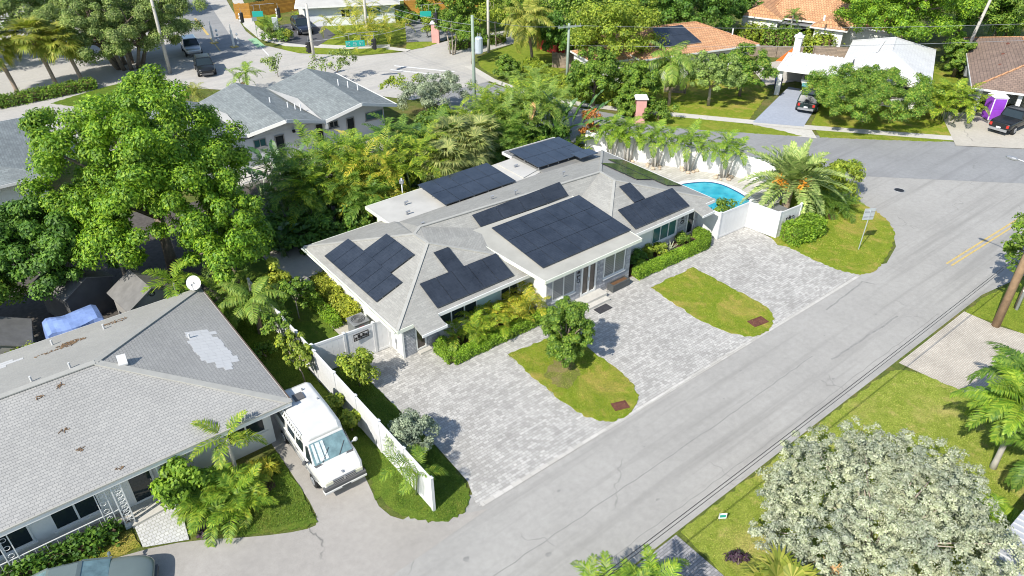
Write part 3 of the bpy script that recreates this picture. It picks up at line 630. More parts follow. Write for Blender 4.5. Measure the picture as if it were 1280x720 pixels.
tag(MB().strip([(43.6, 78.6), (44.9, 76.1)], 1.1, .074).build('pavement', 'concrete'), kind='structure')
tag(MB().strip([(46.9, 66.8), (45.9, 61.2), (46.1, 56.2), (46.8, 52.4)], .9, .058).build('pavement', 'concrete'), kind='structure')
sheet('black_asphalt_driveway', [(34.6, 89), (37.4, 84.6), (41.5, 88), (43, 97), (38, 97)], .07, 'dark_drive')
sheet('asphalt_driveway', [(46.8, 79.6), (50.3, 77), (55, 79.3), (57.5, 88), (52, 88.5)], .07, 'avenue_asphalt')
def seam(pts, wd, z, seed, mat='tar_seam'):
    r = random.Random(seed); P = []
    for a, b in zip(pts[:-1], pts[1:]):
        n = max(2, int(math.hypot(b[0]-a[0], b[1]-a[1])/.5))
        P += [(a[0]+(b[0]-a[0])*k/n+r.uniform(-.04, .04), a[1]+(b[1]-a[1])*k/n+r.uniform(-.04, .04)) for k in range(n)]
    tag(MB().strip(P+[pts[-1]], wd, z).build('road_seam', mat), kind='structure')
seam([(-8, 13.7), (10, 13.65), (22, 13.6), (31, 13.7)], .045, .0125, 1); seam([(31.5, 12.9), (38, 12.75)], .1, .0125, 2); seam([(35.4, 15.6), (39.8, 15.9), (40.1, 15.3)], .09, .0125, 3); seam([(12, 11.5), (24, 11.4), (40, 11.45)], .03, .0125, 4)
for k, (x, y, s_) in enumerate(((14.6, 15.2, .1), (19.3, 14.7, .07), (17.5, 12.3, .1), (22.2, 12.7, .06), (27.1, 15.3, .08), (30.2, 12.0, .1), (12.2, 13.1, .16), (9.6, 14.9, .22), (33.1, 14.3, .07), (8.8, 12.6, .2), (24.7, 14.5, .06), (37.2, 13.6, .08))):
    rr_ = random.Random(k); tag(MB().poly([(x+s_*rr_.uniform(.5, 1.2)*math.cos(t*.785), y+s_*.7*rr_.uniform(.5, 1.2)*math.sin(t*.785), .0135) for t in range(8)]).build('road_stain', 'tar_seam'), kind='structure')
# painted lines
m = MB(); m.strip([(45.9, 13.42), (56, 13.15), (61, 11.6), (66, 7.4)], .11, .016); m.strip([(45.9, 13.72), (56, 13.45), (61.2, 11.9), (66.2, 7.7)], .11, .016)
tag(m.build('double_yellow_line', 'yellow_paint'), kind='structure')
m = MB(); m.strip([(27.5, 90), (28.6, 96.5)], .14, .036); m.strip([(28.9, 98), (30.6, 108)], .3, .036); tag(m.build('yellow_road_line', 'yellow_paint'), kind='structure')
m = MB(); m.strip([(32.0, 89), (31.2, 84.5)], .14, .034); m.strip([(44.5, 66), (40.5, 72)], .3, .034); m.strip([(43.3, 65), (39.4, 71)], .3, .034); tag(m.build('white_road_line', 'white_paint'), kind='structure')
tag(MB().strip([(32.6, 93), (32.0, 88.5)], 1.0, .032).build('green_bike_lane', 'green_paint'), kind='structure')
sheet('side_path', [(12.45, 28.9), (13.6, 28.9), (13.7, 37.2), (21, 37.9), (21, 42.5), (12.5, 42.5)], .056, 'old_concrete')
sheet('backyard_soil', [(-12, 36.4), (9.7, 36.4), (12.4, 41.5), (24, 42.6), (35.5, 43), (35.5, 52), (10, 52), (-12, 62)], .006, 'soil_shade_grey')
# ------------------------------------------------------------------ building helpers
def window(parent, a, b, z0, z1, nn=2, pane='glass', frame='trim_white', fw=.07, out=.035, sill=True, name='window', slats=0):
    """frame bars on the wall line a->b (outside is to its right) with the pane as its child"""
    a, b = Vector((*a, 0)), Vector((*b, 0)); d = (b-a).normalized(); n = Vector((d.y, -d.x, 0)); L_ = (b-a).length
    def P(t, z, o): q = a+d*t+n*o; return (q.x, q.y, z)
    m = MB()
    for t in [fw/2]+[L_*k/nn for k in range(1, nn)]+[L_-fw/2]: m.beam(P(t, z0+fw+.002, out/2), P(t, z1-fw-.002, out/2), out, fw, up=tuple(d))
    for z in (z0+fw/2, z1-fw/2): m.beam(P(0, z, out/2), P(L_, z, out/2), out, fw)
    if sill: m.beam(P(-.06, z0-.05, .05), P(L_+.06, z0-.05, .05), .1, .09)
    w_ = m.build(name, frame, parent)
    p = MB(); p.poly([P(fw*.5, z0+fw*.5, .012), P(L_-fw*.5, z0+fw*.5, .012), P(L_-fw*.5, z1-fw*.5, .012), P(fw*.5, z1-fw*.5, .012)]); p.build('pane', pane, w_)
    if slats:
        s_ = MB()
        for k in range(slats): z = z0+fw+(z1-z0-2*fw)*(k+.5)/slats; s_.beam(P(fw, z, .02), P(L_-fw, z, .02), .012, .05)
        s_.build('blind', 'grey_metal', w_)
    return w_
def fascia(parent, pts, z, h=.2, th=.05, mat='trim_white', closed=True, name='fascia'):
    m = MB(); P = pts+[pts[0]] if closed else pts
    for a, b in zip(P[:-1], P[1:]):
        za, zb = (z(*a), z(*b)) if callable(z) else (z, z); m.beam((a[0], a[1], za-h/2), (b[0], b[1], zb-h/2), th, h)
    return m.build(name, mat, parent)
def caps(parent, lines, wd=.17, mat='ridge_cap'):
    m = MB()
    for a, b in lines:
        a, b = Vector(a)+Vector((0, 0, .015)), Vector(b)+Vector((0, 0, .015)); m.beam(a, b, wd, .05)
    return m.build('ridge_cap', mat, parent)
def solar(house, org, eu, ev, nx, ny, plane, lift=.12, gap=.028, skip=()):
    """one array: nx by ny panels; org/eu/ev in plan, plane(u, v) gives the roof height"""
    m = MB(); org, eu, ev = Vector(org), Vector(eu), Vector(ev)
    def P(a, b, o=0): q = org+eu*a+ev*b; return Vector((q.x, q.y, plane(q.x, q.y)+lift+o))
    for b in range(ny):
        for t in (.25, .75): m.beam(P(.02, b+t, -.05), P(nx-.02, b+t, -.05), .04, .04)
    for a in range(nx+1):
        for b in range(ny+1): q = P(min(max(a, .1), nx-.1), min(max(b, .06), ny-.06), -.08); m.box(q.x-.03, q.y-.03, q.z-lift*.7, q.x+.03, q.y+.03, q.z+.03)
    arr = m.build('solar_array', 'grey_metal', house)
    for i in range(nx):
        for j in range(ny):
            if (i, j) in skip: continue
            g = gap/2/eu.length; h = gap/2/ev.length; c = [P(i+g, j+h), P(i+1-g, j+h), P(i+1-g, j+1-h), P(i+g, j+1-h)]
            if (c[1]-c[0]).cross(c[3]-c[0]).z < 0: c = c[::-1]
            MB().hexa([q-Vector((0, 0, .04)) for q in c]+c).build('solar_panel', 'solar_cell', arr)
    return arr
def pipe(parent, x, y, z, h=.35, r=.05, mat='white_enamel', elbow=0, name='vent_pipe'):
    m = MB(); m.tube([(x, y, z-.05), (x, y, z+h)], r, 8)
    if elbow: m.tube([(x, y, z+h-.02), (x+elbow, y-.05, z+h+.02)], r*.9, 7)
    return m.build(name, mat, parent, smooth=False)
# ------------------------------------------------------------------ main house
H1 = thing('main_house', (25.2, 31, 0), 'long white house with grey hip roofs and dark solar panels behind the grey paver driveway', 'house')
MB().prism([(14.2, 26.9), (22.3, 26.9), (28.9, 26.9), (28.9, 26.3), (36.6, 26.3), (36.6, 35.2), (35, 35.2), (35, 39.1), (31, 39.1), (31, 36.5), (28.2, 36.5), (28.2, 37.7), (19, 37.7), (19, 35.8), (14.2, 35.8)], 0, 2.5).build('wall', 'wall_white', H1)
MB().prism([(22.32, 26.898), (22.32, 25.05), (28.9, 25.05), (28.9, 26.898)], 0, 2.78).build('wall', 'wall_white', H1)
sL = .364
zl_ = lambda u, v: min(2.6+sL*(u-13.5), 4.2)
a, b, c, d = (13.5, 36.5, 2.6), (13.5, 26.0, 2.6), (23.6, 26.0, 2.6), (22.3, 36.5, 2.6)
p, q, r_ = (17.95, 29.95, 4.2), (17.9, 31.25, 4.2), (18.6, 31.75, 4.22)
B_, A_ = (31.8, 30.75, 4.22), (31.63, 29.3, 4.2)
rf = MB()
rf.poly([a, b, p, q]); rf.poly([b, (14.35, 26.0, 2.6), (14.35, 25.2, 2.45), (15.85, 25.2, 2.45), (15.85, 26, 2.6), c, p]) if False else rf.poly([b, c, p])
rf.poly([c, (23.8, 29.6, 3.25), p]); rf.poly([p, (23.8, 29.6, 3.25), r_, q])
rf.poly([q, (19.2, 35.3, 2.88), (19.2, 36.5, 2.6), a])
rf.poly([q, r_, B_, (30.9, 35.3, 2.9), (19.2, 35.3, 2.88)])
rf.poly([r_, (23.8, 29.6, 3.25), (28.5, 29.6, 3.25), B_])
rf.poly([(28.5, 29.6, 3.25), A_, B_]); rf.poly([(28.5, 29.6, 3.25), (27.4, 25.5, 2.6), A_])
rf.poly([(27.4, 25.5, 2.6), (37.25, 25.5, 2.6), A_])
rf.poly([(37.25, 25.5, 2.6), (37.25, 36.0, 2.6), B_, A_]); rf.poly([(37.25, 36, 2.6), (30.9, 36, 2.72), (30.9, 35.3, 2.9), B_])
rf.build('roof', 'shingles', H1)
MB().prism([(14.4, 25.2), (15.85, 25.2), (15.85, 26.05), (14.4, 26.05)], lambda x, y: 2.28+.3*(y-25.2), lambda x, y: 2.36+.3*(y-25.2)).build('porch_roof', 'shingles', H1); MB().prism([(35.15, 24.75), (36.3, 24.75), (36.3, 25.55), (35.15, 25.55)], lambda x, y: 2.28+.3*(y-24.75), lambda x, y: 2.36+.3*(y-24.75)).build('porch_roof', 'shingles', H1)
fascia(H1, [(14.4, 25.17), (15.88, 25.17), (15.88, 26)], 2.36, .14, .05, closed=False); fascia(H1, [(35.15, 24.72), (36.33, 24.72), (36.33, 25.5)], 2.36, .14, .05, closed=False)
sf = MB(); sf.prism([(13.5, 26), (22.3, 26), (22.3, 26.9), (27.4, 26.9), (27.4, 25.5), (37.2, 25.5), (37.2, 36), (30.9, 36), (13.5, 36.5)], 2.38, 2.44); sf.build('soffit', 'trim_white', H1)
fascia(H1, [(19, 36.52), (13.47, 36.52), (13.47, 25.97), (14.4, 25.97)], 2.6, .2, .05, 'fascia_cream', False); fascia(H1, [(15.86, 25.97), (22.3, 25.97)], 2.6, .2, .05, 'trim_white', False)
fascia(H1, [(29.2, 25.47), (35.15, 25.47)], 2.6, .2, .05, 'trim_white', False); fascia(H1, [(36.3, 25.47), (37.28, 25.47), (37.28, 36.0), (35.4, 36.0)], 2.6, .2, .05, 'trim_white', False)
m = MB(); m.tube([(13.36, 36.5, 2.52), (13.36, 26, 2.5)], .06, 6); m.build('gutter', 'fascia_cream', H1)
caps(H1, [(a, q), (b, p), (c, p), (p, q), (q, r_), (r_, B_), (B_, A_), (A_, (27.4, 25.5, 2.6)), (A_, (37.25, 25.5, 2.6)), (B_, (37.25, 36, 2.6))])
zf = lambda u, v: 2.95+.13*(v-24.5)
FL = [(21.75, 24.5), (29.15, 24.5), (28.75, 30.1), (20.6, 30.35)]
MB().prism([FL[0], FL[1], FL[2], FL[3]], lambda x, y: zf(x, y)-.16, zf).build('front_flat_roof', 'flat_roof_cream', H1)
fascia(H1, [FL[3], (21.73, 24.47), (29.18, 24.47), FL[2]], lambda x, y: zf(x, y)+.012, .2, .05, 'fascia_cream', False)
MB().prism([(18.55, 38.15), (18.6, 35.1), (28.2, 34.75), (30.6, 35.3), (30.6, 38.4), (28.2, 38.3)], 2.78, 2.95).build('back_flat_roof', 'flat_roof_white', H1)
fascia(H1, [(28.2, 38.33), (18.52, 38.18), (18.57, 35.1)], 2.965, .2, .05, 'fascia_cream', False)
MB().prism([(30.62, 35.0), (35.4, 34.6), (35.4, 39.4), (30.62, 39.6)], 2.86, 3.0).build('back_flat_roof', 'flat_roof_grey', H1)
fascia(H1, [(35.43, 34.6), (35.43, 39.43), (30.6, 39.63), (30.6, 38.5)], 3.015, .2, .05, 'trim_white', False)
m = MB(); m.prism([(29.0, 35.2), (30.55, 35.6), (30.55, 38.2), (29.0, 38.1)], 2.955, 3.02); m.build('roof_patch', 'flat_roof_white', H1)
# solar arrays
zfr = lambda u, v: 2.6+.405*(v-26)
solar(H1, (13.8, 28.55), (0, .98), (1.6, 0), 6, 1, zl_); solar(H1, (15.36, 29.72), (0, .98), (1.58, 0), 3, 1, zl_)
solar(H1, (15.98, 26.18), (1.0, 0), (0, 1.62), 5, 1, zfr); solar(H1, (17.8, 27.75), (.98, 0), (0, 1.45), 1, 1, zfr)
solar(H1, (22.3, 25.35), (.985, 0), (-.03, 1.5), 7, 3, zf, .1)
solar(H1, (21.8, 30.3), (1.68, -.03), (0, .88), 4, 1, lambda u, v: 4.22-(31.75-(u-18.6)*.0758-v)*.97/(31.75-(u-18.6)*.0758-29.6))
zrf = lambda u, v: 2.6+.42*(v-25.5)
solar(H1, (29.95, 25.7), (1.0, 0), (0, 1.58), 5, 1, zrf); solar(H1, (31.45, 27.3), (1.0, 0), (0, 1.4), 1, 1, zrf)
zrs = lambda u, v: 4.2-.3*(u-31.8)
solar(H1, (35.3, 28.0), (0, 1.1), (1.6, 0), 5, 1, zrs); solar(H1, (33.6, 29.2), (0, 1.1), (1.6, 0), 3, 1, zrs)
solar(H1, (22.3, 34.75), (1.14, 0), (0, 1.62), 5, 2, lambda u, v: 3.06+.06*(v-34.7), .18)
solar(H1, (30.5, 35.4), (.93, -.03), (-.03, 1.62), 5, 2, lambda u, v: 3.1+.05*(v-35), .16); solar(H1, (33.4, 34.3), (.85, -.03), (0, 1.05), 2, 1, lambda u, v: 3.55-.0*u, .0)
for (x, y) in ((20.6, 36.8), (20.0, 35.6), (29.6, 36.9), (22.6, 34.4)): pipe(H1, x, y, 2.95, .22, .07, 'grey_metal', .22)
pipe(H1, 21.5, 38.6, 2.2, 1.7, .04, 'white_enamel'); pipe(H1, 21.5, 38.6, 3.6, .15, .16, 'grey_metal', 0, 'vent_cap')
for (x, y, z) in ((19.0, 32.2, 4.0), (24.3, 32.6, 3.9), (25.6, 31.9, 4.15), (30.0, 32.4, 3.98)): pipe(H1, x, y, z, .16, .06, 'grey_metal', .15)
# openings
window(H1, (22.75, 25.05), (24.45, 25.05), .9, 2.35, 2, 'blind_glass', slats=11); window(H1, (26.75, 25.05), (28.5, 25.05), .85, 2.35, 2, 'blind_glass', slats=11)
dr = window(H1, (24.92, 25.05), (26.15, 25.05), .32, 2.38, 2, 'door_glass', fw=.13, out=.06, sill=False, name='door'); MB().box(25.5, 24.94, 1.25, 25.54, 24.97, 1.5).build('handle', 'chrome', dr)
m = MB()
for x0, x1, z0, z1 in ((22.32, 22.7, 0, 2.7), (22.705, 24.5, 0, .8), (24.52, 24.88, 0, 2.7), (26.2, 26.68, 0, 2.7), (26.7, 28.55, 0, .75), (28.56, 28.9, 0, 2.7)): m.box(x0, 25.0, z0, x1, 25.047, z1)
m.box(28.903, 25.0, 0, 28.95, 25.6, 2.7); m.build('stone_cladding', 'stone_cladding', H1)
m = MB()
for k, z in enumerate((2.1, 1.82, 1.54)):      # black house number plates beside the door
    if k == 0: m.box(24.6, 24.975, z-.07, 24.8, 24.998, z+.09)
    if k == 1: m.box(24.58, 24.975, z-.1, 24.64, 24.998, z+.1); m.box(24.645, 24.975, z+.02, 24.82, 24.998, z+.08)
    if k == 2: m.tube([(24.7+.11*math.cos(t/12*6.283), 24.985, z+.13*math.sin(t/12*6.283)) for t in range(13)], .02, 5)
m.build('house_number', 'dark_iron', H1)
MB().box(24.5, 24.35, .03, 26.5, 25.0, .31).build('step', 'concrete', H1); MB().box(24.62, 23.98, .028, 26.38, 24.348, .16).build('step', 'concrete', H1)
window(H1, (16.4, 26.9), (18.95, 26.9), .85, 2.3, 3, 'glass'); window(H1, (20.55, 26.9), (21.85, 26.9), .85, 2.3, 2, 'glass')
MB().box(18.97, 26.87, .05, 20.53, 26.897, 2.38).build('wall_panel', 'wall_teal', H1)
dr = window(H1, (14.95, 26.9), (15.6, 26.9), .12, 2.15, 1, 'door_glass', fw=.09, out=.05, sill=False, name='door'); MB().box(15.46, 26.8, 1.1, 15.5, 26.84, 1.25).build('handle', 'chrome', dr)
m = MB(); m.box(14.2, 26.84, 0, 14.92, 26.897, 2.38); m.box(15.64, 26.84, 0, 16.38, 26.897, 2.38); m.build('stone_cladding', 'stone_cladding', H1)
MB().box(14.13, 26.8, 0, 14.24, 26.838, 2.38).build('corner_post', 'trim_white', H1)
MB().box(15.0, 26.55, .024, 15.75, 26.84, .1).build('step', 'concrete', H1)
m = MB(); m.box(14.14, 27.48, .62, 14.198, 27.62, .86); m.tube([(14.16, 27.55, .2), (14.16, 27.55, .6)], .02, 5); m.build('meter', 'grey_metal', H1)
window(H1, (32.3, 26.3), (34.6, 26.3), .6, 2.15, 3, 'glass_teal'); dr = window(H1, (35.65, 26.3), (36.4, 26.3), .15, 2.15, 1, 'glass', fw=.09, out=.05, sill=False, name='door'); MB().box(36.26, 26.2, 1.05, 36.3, 26.245, 1.2).build('handle', 'chrome', dr)
m = MB(); m.box(34.75, 26.24, 0, 35.6, 26.297, 2.38); m.box(36.42, 26.24, 0, 36.66, 26.297, 2.38); m.build('stone_cladding', 'stone_cladding', H1)
m = MB(); m.tube([(35.12+.16*math.cos(t/12*6.283), 26.22, 1.35+.1*math.sin(t/12*6.283)) for t in range(13)], .03, 5); m.box(35.0, 26.21, 1.58, 35.25, 26.235, 1.64); m.box(35.06, 26.21, 1.68, 35.2, 26.235, 1.78); m.build('house_number', 'dark_iron', H1)
for v in (33.1, 31.0, 29.0): window(H1, (14.2, v), (14.2, v-1.0), 1.2, 1.95, 2, 'glass')
window(H1, (20.5, 37.7), (19.4, 37.7), .9, 2.0, 2, 'glass')
# things by the house
t = thing('planter_box', (27.75, 24.65, .03), 'dark grey rectangular planter box with brown soil below the front window', 'planter'); m = MB()
m.box(27.05, 24.42, .03, 28.45, 24.5, .5); m.box(27.05, 24.82, .03, 28.45, 24.9, .5); m.box(27.05, 24.502, .03, 27.13, 24.818, .5); m.box(28.37, 24.502, .03, 28.45, 24.818, .5); m.build('box', 'planter_grey', t); MB().box(27.13, 24.5, .04, 28.37, 24.82, .44).build('soil', 'soil_brown', t)
tag(MB().prism([(24.95, 23.35), (25.95, 23.35), (25.95, 23.88), (24.95, 23.88)], .026, .045).build('doormat', 'doormat_mat'), 'dark grey doormat on the pavers below the front door steps', 'doormat')
ac = thing('air_conditioner', (13.45, 30.2, .05), 'dark grey boxy air conditioner standing against the white side wall', 'air conditioner'); m = MB(); m.box(12.95, 29.75, .1, 13.85, 30.65, .95); m.build('body', 'ac_grey', ac, bevel=.06)
m = MB(); m.box(12.92, 29.72, .952, 13.88, 30.68, 1.0); m.build('lid', 'grey_metal', ac, bevel=.03)
m = MB()
for rr in (.12, .2, .28, .36): m.tube([(13.4+rr*math.cos(k/16*6.283), 30.2+rr*math.sin(k/16*6.283), 1.02) for k in range(17)], .012, 4)
m.build('fan_grille', 'dark_iron', ac); MB().box(13.2, 29.735, .72, 13.5, 29.747, .8).build('badge', 'red_paint', ac); MB().box(12.85, 29.65, .055, 13.95, 30.75, .1).build('base', 'concrete', ac)
# ------------------------------------------------------------------ fences and walls
def vinyl_fence(name, pts, label, h=1.85, step=2.15, gates=(), mat='vinyl', cat='fence', capped=True, lines=True):
    o = thing(name, (pts[0][0], pts[0][1], 0), label, cat)
    for a, b in zip(pts[:-1], pts[1:]):
        A, B = Vector((*a, 0)), Vector((*b, 0)); L_ = (B-A).length; d = (B-A)/L_; n = max(1, round(L_/step))
        for k in range(n):
            p0, p1 = A+d*(L_*k/n+.07), A+d*(L_*(k+1)/n-.07); m = MB(); m.beam(p0+Vector((0, 0, h*.5+.02)), p1+Vector((0, 0, h*.5+.02)), .05, h-.14)
            if lines:
                nn = max(2, int((p1-p0).length/.28)); sd_ = Vector((-d.y, d.x, 0))
                for j in range(1, nn):
                    q_ = p0.lerp(p1, j/nn)
                    for s_ in (.0262, -.0262): m.beam(q_+sd_*s_+Vector((0, 0, .1)), q_+sd_*s_+Vector((0, 0, h-.1)), .012, .006, up=tuple(sd_))
            for z in (.12, h-.04): m.beam(p0+Vector((0, 0, z)), p1+Vector((0, 0, z)), .075, .14)
            m.build('gate' if k in gates and a == pts[0] else 'panel', mat, o)
        for k in range(n+1):
            if k == n and b != pts[-1]: continue
            q_ = A+d*(L_*k/n); m = MB(); m.box(q_.x-.065, q_.y-.065, 0, q_.x+.065, q_.y+.065, h+.08)
            if capped: m.hexa([(q_.x-.085, q_.y-.085, h+.081), (q_.x+.085, q_.y-.085, h+.081), (q_.x+.085, q_.y+.085, h+.081), (q_.x-.085, q_.y+.085, h+.081), (q_.x-.02, q_.y-.02, h+.15), (q_.x+.02, q_.y-.02, h+.15), (q_.x+.02, q_.y+.02, h+.15), (q_.x-.02, q_.y+.02, h+.15)])
            m.build('post', mat, o)
    return o
vinyl_fence('white_fence', [(9.92, 17.6), (9.9, 36.2)], 'long white vinyl fence running from the street back between the two houses', 1.88)
gf = vinyl_fence('gate_fence', [(10.02, 28.45), (11.7, 28.3), (13.3, 28.2), (14.12, 28.15)], 'short white vinyl fence with a gate between the long fence and the house', 1.88, 1.75)
m = MB(); A = Vector((12.0, 28.22, 0)); 
m.box(12.12, 28.12, 1.3, 12.98, 28.15, 1.34); m.box(12.12, 28.12, 1.66, 12.98, 28.15, 1.7); m.box(12.12, 28.12, 1.342, 12.16, 28.15, 1.658); m.box(12.94, 28.12, 1.342, 12.98, 28.15, 1.658)
for x0, x1, z0, z1 in ((12.2, 12.32, 1.38, 1.5), (12.36, 12.5, 1.4, 1.62), (12.52, 12.6, 1.38, 1.48), (12.62, 12.74, 1.42, 1.6), (12.78, 12.9, 1.38, 1.5)): m.box(x0, 28.122, z0, x1, 28.148, z1)
m.build('gate_grille', 'dark_iron', gf)
pf = vinyl_fence('pool_fence', [(37.0, 26.45), (37.1, 24.75), (40.0, 24.6), (40.25, 22.4), (42.4, 22.25)], 'tall white vinyl fence stepping around the pool corner of the driveway', 1.9, 2.2)
m = MB()
for (x0, x1, z0, z1) in ((40.75, 40.95, 1.35, 1.42), (40.82, 40.88, 1.2, 1.34), (41.05, 41.3, 1.25, 1.4), (41.12, 41.2, 1.42, 1.5), (41.4, 41.7, 1.3, 1.36)): m.box(x0, 22.2, z0, x1, 22.225, z1)
m.build('gate_grille', 'dark_iron', pf)
sw = thing('stucco_wall', (41, 35, 0), 'white stucco garden wall behind the pool palms along the avenue', 'wall'); WP = [(40.3, 40.7), (42.2, 37.3), (44.1, 34.0), (46.0, 30.7), (47.3, 27.9), (47.6, 25.6)]
for a, b in zip(WP[:-1], WP[1:]): MB().wallstrip([a, b], .16, 0, 1.85).build('panel', 'stucco_wall', sw)
for q_ in WP: MB().box(q_[0]-.13, q_[1]-.13, 0, q_[0]+.13, q_[1]+.13, 1.95).build('post', 'stucco_wall', sw)
# ------------------------------------------------------------------ neighbour's house at lower left
H2 = thing('tiled_house', (0, 30, 0), 'white house with a pale grey flat tile hip roof at the lower left', 'house')
MB().prism([(-14, 25.35), (6.5, 25.35), (6.5, 35.2), (-14, 35.2)], 0, 2.4).build('wall', 'wall_white', H2)
E1, E2, E3, E4, RE, RW = (7.25, 24.45, 2.6), (7.25, 35.95, 2.6), (-15, 35.95, 2.6), (-15, 24.45, 2.6), (1.2, 30.0, 4.3), (-15, 30.05, 4.3)
m = MB(); m.poly([E4, E1, RE, RW]); m.poly([E1, E2, RE]); rf2 = m.build('roof', 'tile_roof', H2)
MB().poly([E2, E3, RW, RE]).build('roof', 'tile_roof_far', H2)
MB().prism([(-15, 24.5), (7.2, 24.5), (7.2, 35.9), (-15, 35.9)], 2.4, 2.45).build('soffit', 'trim_white', H2)
fascia(H2, [E4[:2], E1[:2], E2[:2], E3[:2]], 2.59, .2, .06, 'trim_white', False); m = MB(); m.beam((7.3, 24.4, 2.61), (7.3, 36, 2.61), .05, .06); m.build('gutter', 'brown_trim', H2); MB().beam((7.3, 24.4, 2.64), (-15, 24.4, 2.64), .05, .06).build('gutter', 'flat_roof_cream', H2)
caps(H2, [(RE, E1), (RE, E2), (RE, RW)], .3, 'tile_new' if False else 'ridge_cap')
zs = lambda u, v: 4.3-.281*(u-1.2)
m = MB()          # newer, paler tiles on the right slope
for k, (v0, u0, u1) in enumerate(((31.2, 5.15, 5.9), (30.93, 5.1, 6.3), (30.66, 5.15, 6.2), (30.39, 5.0, 6.25), (30.12, 5.05, 6.35), (29.85, 5.05, 6.3), (29.58, 5.0, 6.35), (29.31, 5.05, 6.3), (29.04, 5.1, 6.4), (28.77, 5.05, 6.3), (28.5, 5.2, 6.35), (28.23, 5.5, 6.3), (27.96, 5.45, 6.0), (27.7, 5.7, 6.05))):
    uu = u0
    while uu < u1-.05: m.prism([(uu, v0), (uu+.335, v0), (uu+.335, v0+.262), (uu, v0+.262)], lambda x, y: zs(x, y)+.001, lambda x, y: zs(x, y)+.012); uu += .34
m.build('pale_tile', 'tile_new', H2)
zb = lambda u, v: 4.3-.285*(v-30); m = MB()
for k, (v0, u0, u1) in enumerate(((34.3, -3.2, -1.6), (34.02, -3.5, -1.2), (33.75, -3.6, -1.9), (33.5, -3.3, -2.3))):
    m.prism([(u0, v0), (u1, v0), (u1, v0+.25), (u0, v0+.25)], lambda x, y: zb(x, y)+.001, lambda x, y: zb(x, y)+.013)
m.build('pale_tile', 'tile_new', H2)
rg = random.Random(5)
def debris(x, y, z, rx, ry, n, nm, label, slope=(0, 0)):
    m = MB()
    for k in range(n):
        a, r = rg.uniform(0, 6.28), math.sqrt(rg.random()); dx, dy = rx*r*math.cos(a), ry*r*math.sin(a); l_ = rg.uniform(.03, .1); t = rg.uniform(0, 6.28); zz = z+slope[0]*dx+slope[1]*dy+.015
        m.beam((x+dx-l_*math.cos(t), y+dy-l_*math.sin(t), zz+slope[0]*-l_*math.cos(t)+slope[1]*-l_*math.sin(t)), (x+dx+l_*math.cos(t), y+dy+l_*math.sin(t), zz+slope[0]*l_*math.cos(t)+slope[1]*l_*math.sin(t)+.02), .02, .015)
    o = m.build(nm, 'debris_brown'); o['kind'] = 'stuff'; o['label'] = label; return o
sb = (0, -.285); sfn = (0, .306)
debris(.75, 33.95, zb(0, 33.95), .6, .28, 110, 'leaf_litter', 'brown pile of fallen leaves on the back slope of the tiled roof', sb); debris(.1, 33.6, zb(0, 33.6), .9, .15, 30, 'twig_litter', 'dry twigs trailing below the leaf pile on the tiled roof', sb)
debris(2.9, 34.9, zb(0, 34.9), .6, .25, 35, 'leaf_litter', 'sparse brown leaves near the back eave of the tiled roof', sb)
zfn = lambda u, v: 2.6+.306*(v-24.45)
for k, (x, y, l_) in enumerate(((-.3, 29.5, 'small brown leaf clump on the front roof slope just below the ridge'), (-1.1, 29.3, 'dry leaf clump on the front roof slope at the far left'), (-.75, 27.4, 'curled dry leaf on the middle of the front roof slope'), (-.5, 26.3, 'pair of dried twigs low on the front roof slope'), (.42, 24.85, 'brown leaf clump by the front gutter above the porch'))): debris(x, y, zfn(x, y), .15, .07, 9, 'leaf_litter', l_, sfn)
m = MB(); m.hexa([(1.95, 29.35, zfn(0, 29.35)), (2.3, 29.3, zfn(0, 29.3)), (2.35, 29.7, zfn(0, 29.7)-.02), (2.0, 29.75, zfn(0, 29.75)-.02), (1.95, 29.35, zfn(0, 29.35)+.06), (2.3, 29.3, zfn(0, 29.3)+.06), (2.35, 29.7, zfn(0, 29.7)+.2), (2.0, 29.75, zfn(0, 29.75)+.2)]); m.build('roof_vent', 'tile_new', H2)
for x, y, z in ((2.25, 34.35, zb(0, 34.35)), (.05, 34.65, zb(0, 34.65)), (.3, 30.4, 4.2), (-1.15, 30.5, 4.15)): pipe(H2, x, y, z, .28, .045, 'tile_new')
pipe(H2, 5.2, 30.9, zs(5.2, 0), .25, .045, 'tile_new')
for (a, b) in (((4.5, 25.35), (6.2, 25.35)),): window(H2, a, b, .9, 2.0, 2, 'glass')
window(H2, (-6, 25.35), (-3, 25.35), .7, 2.1, 3, 'glass'); window(H2, (-2.3, 25.35), (-.6, 25.35), .7, 2.1, 2, 'glass'); window(H2, (6.5, 27.5), (6.5, 29), .9, 2.0, 2, 'glass'); window(H2, (6.5, 31.5), (6.5, 33), .9, 2.0, 2, 'glass')
dr = window(H2, (.45, 25.35), (1.45, 25.35), .17, 2.2, 1, 'glass', fw=.1, sill=False, name='door'); MB().box(1.28, 25.28, 1.1, 1.32, 25.31, 1.2).build('handle', 'chrome', dr)
MB().prism([(-9, 24.75), (.05, 24.75), (.05, 25.33), (-9, 25.33)], 0, .16).build('porch_base', 'porch_brick', H2); MB().prism([(.06, 24.3), (1.95, 24.45), (1.95, 25.33), (.06, 25.33)], 0, .165).build('porch_step', 'concrete', H2)
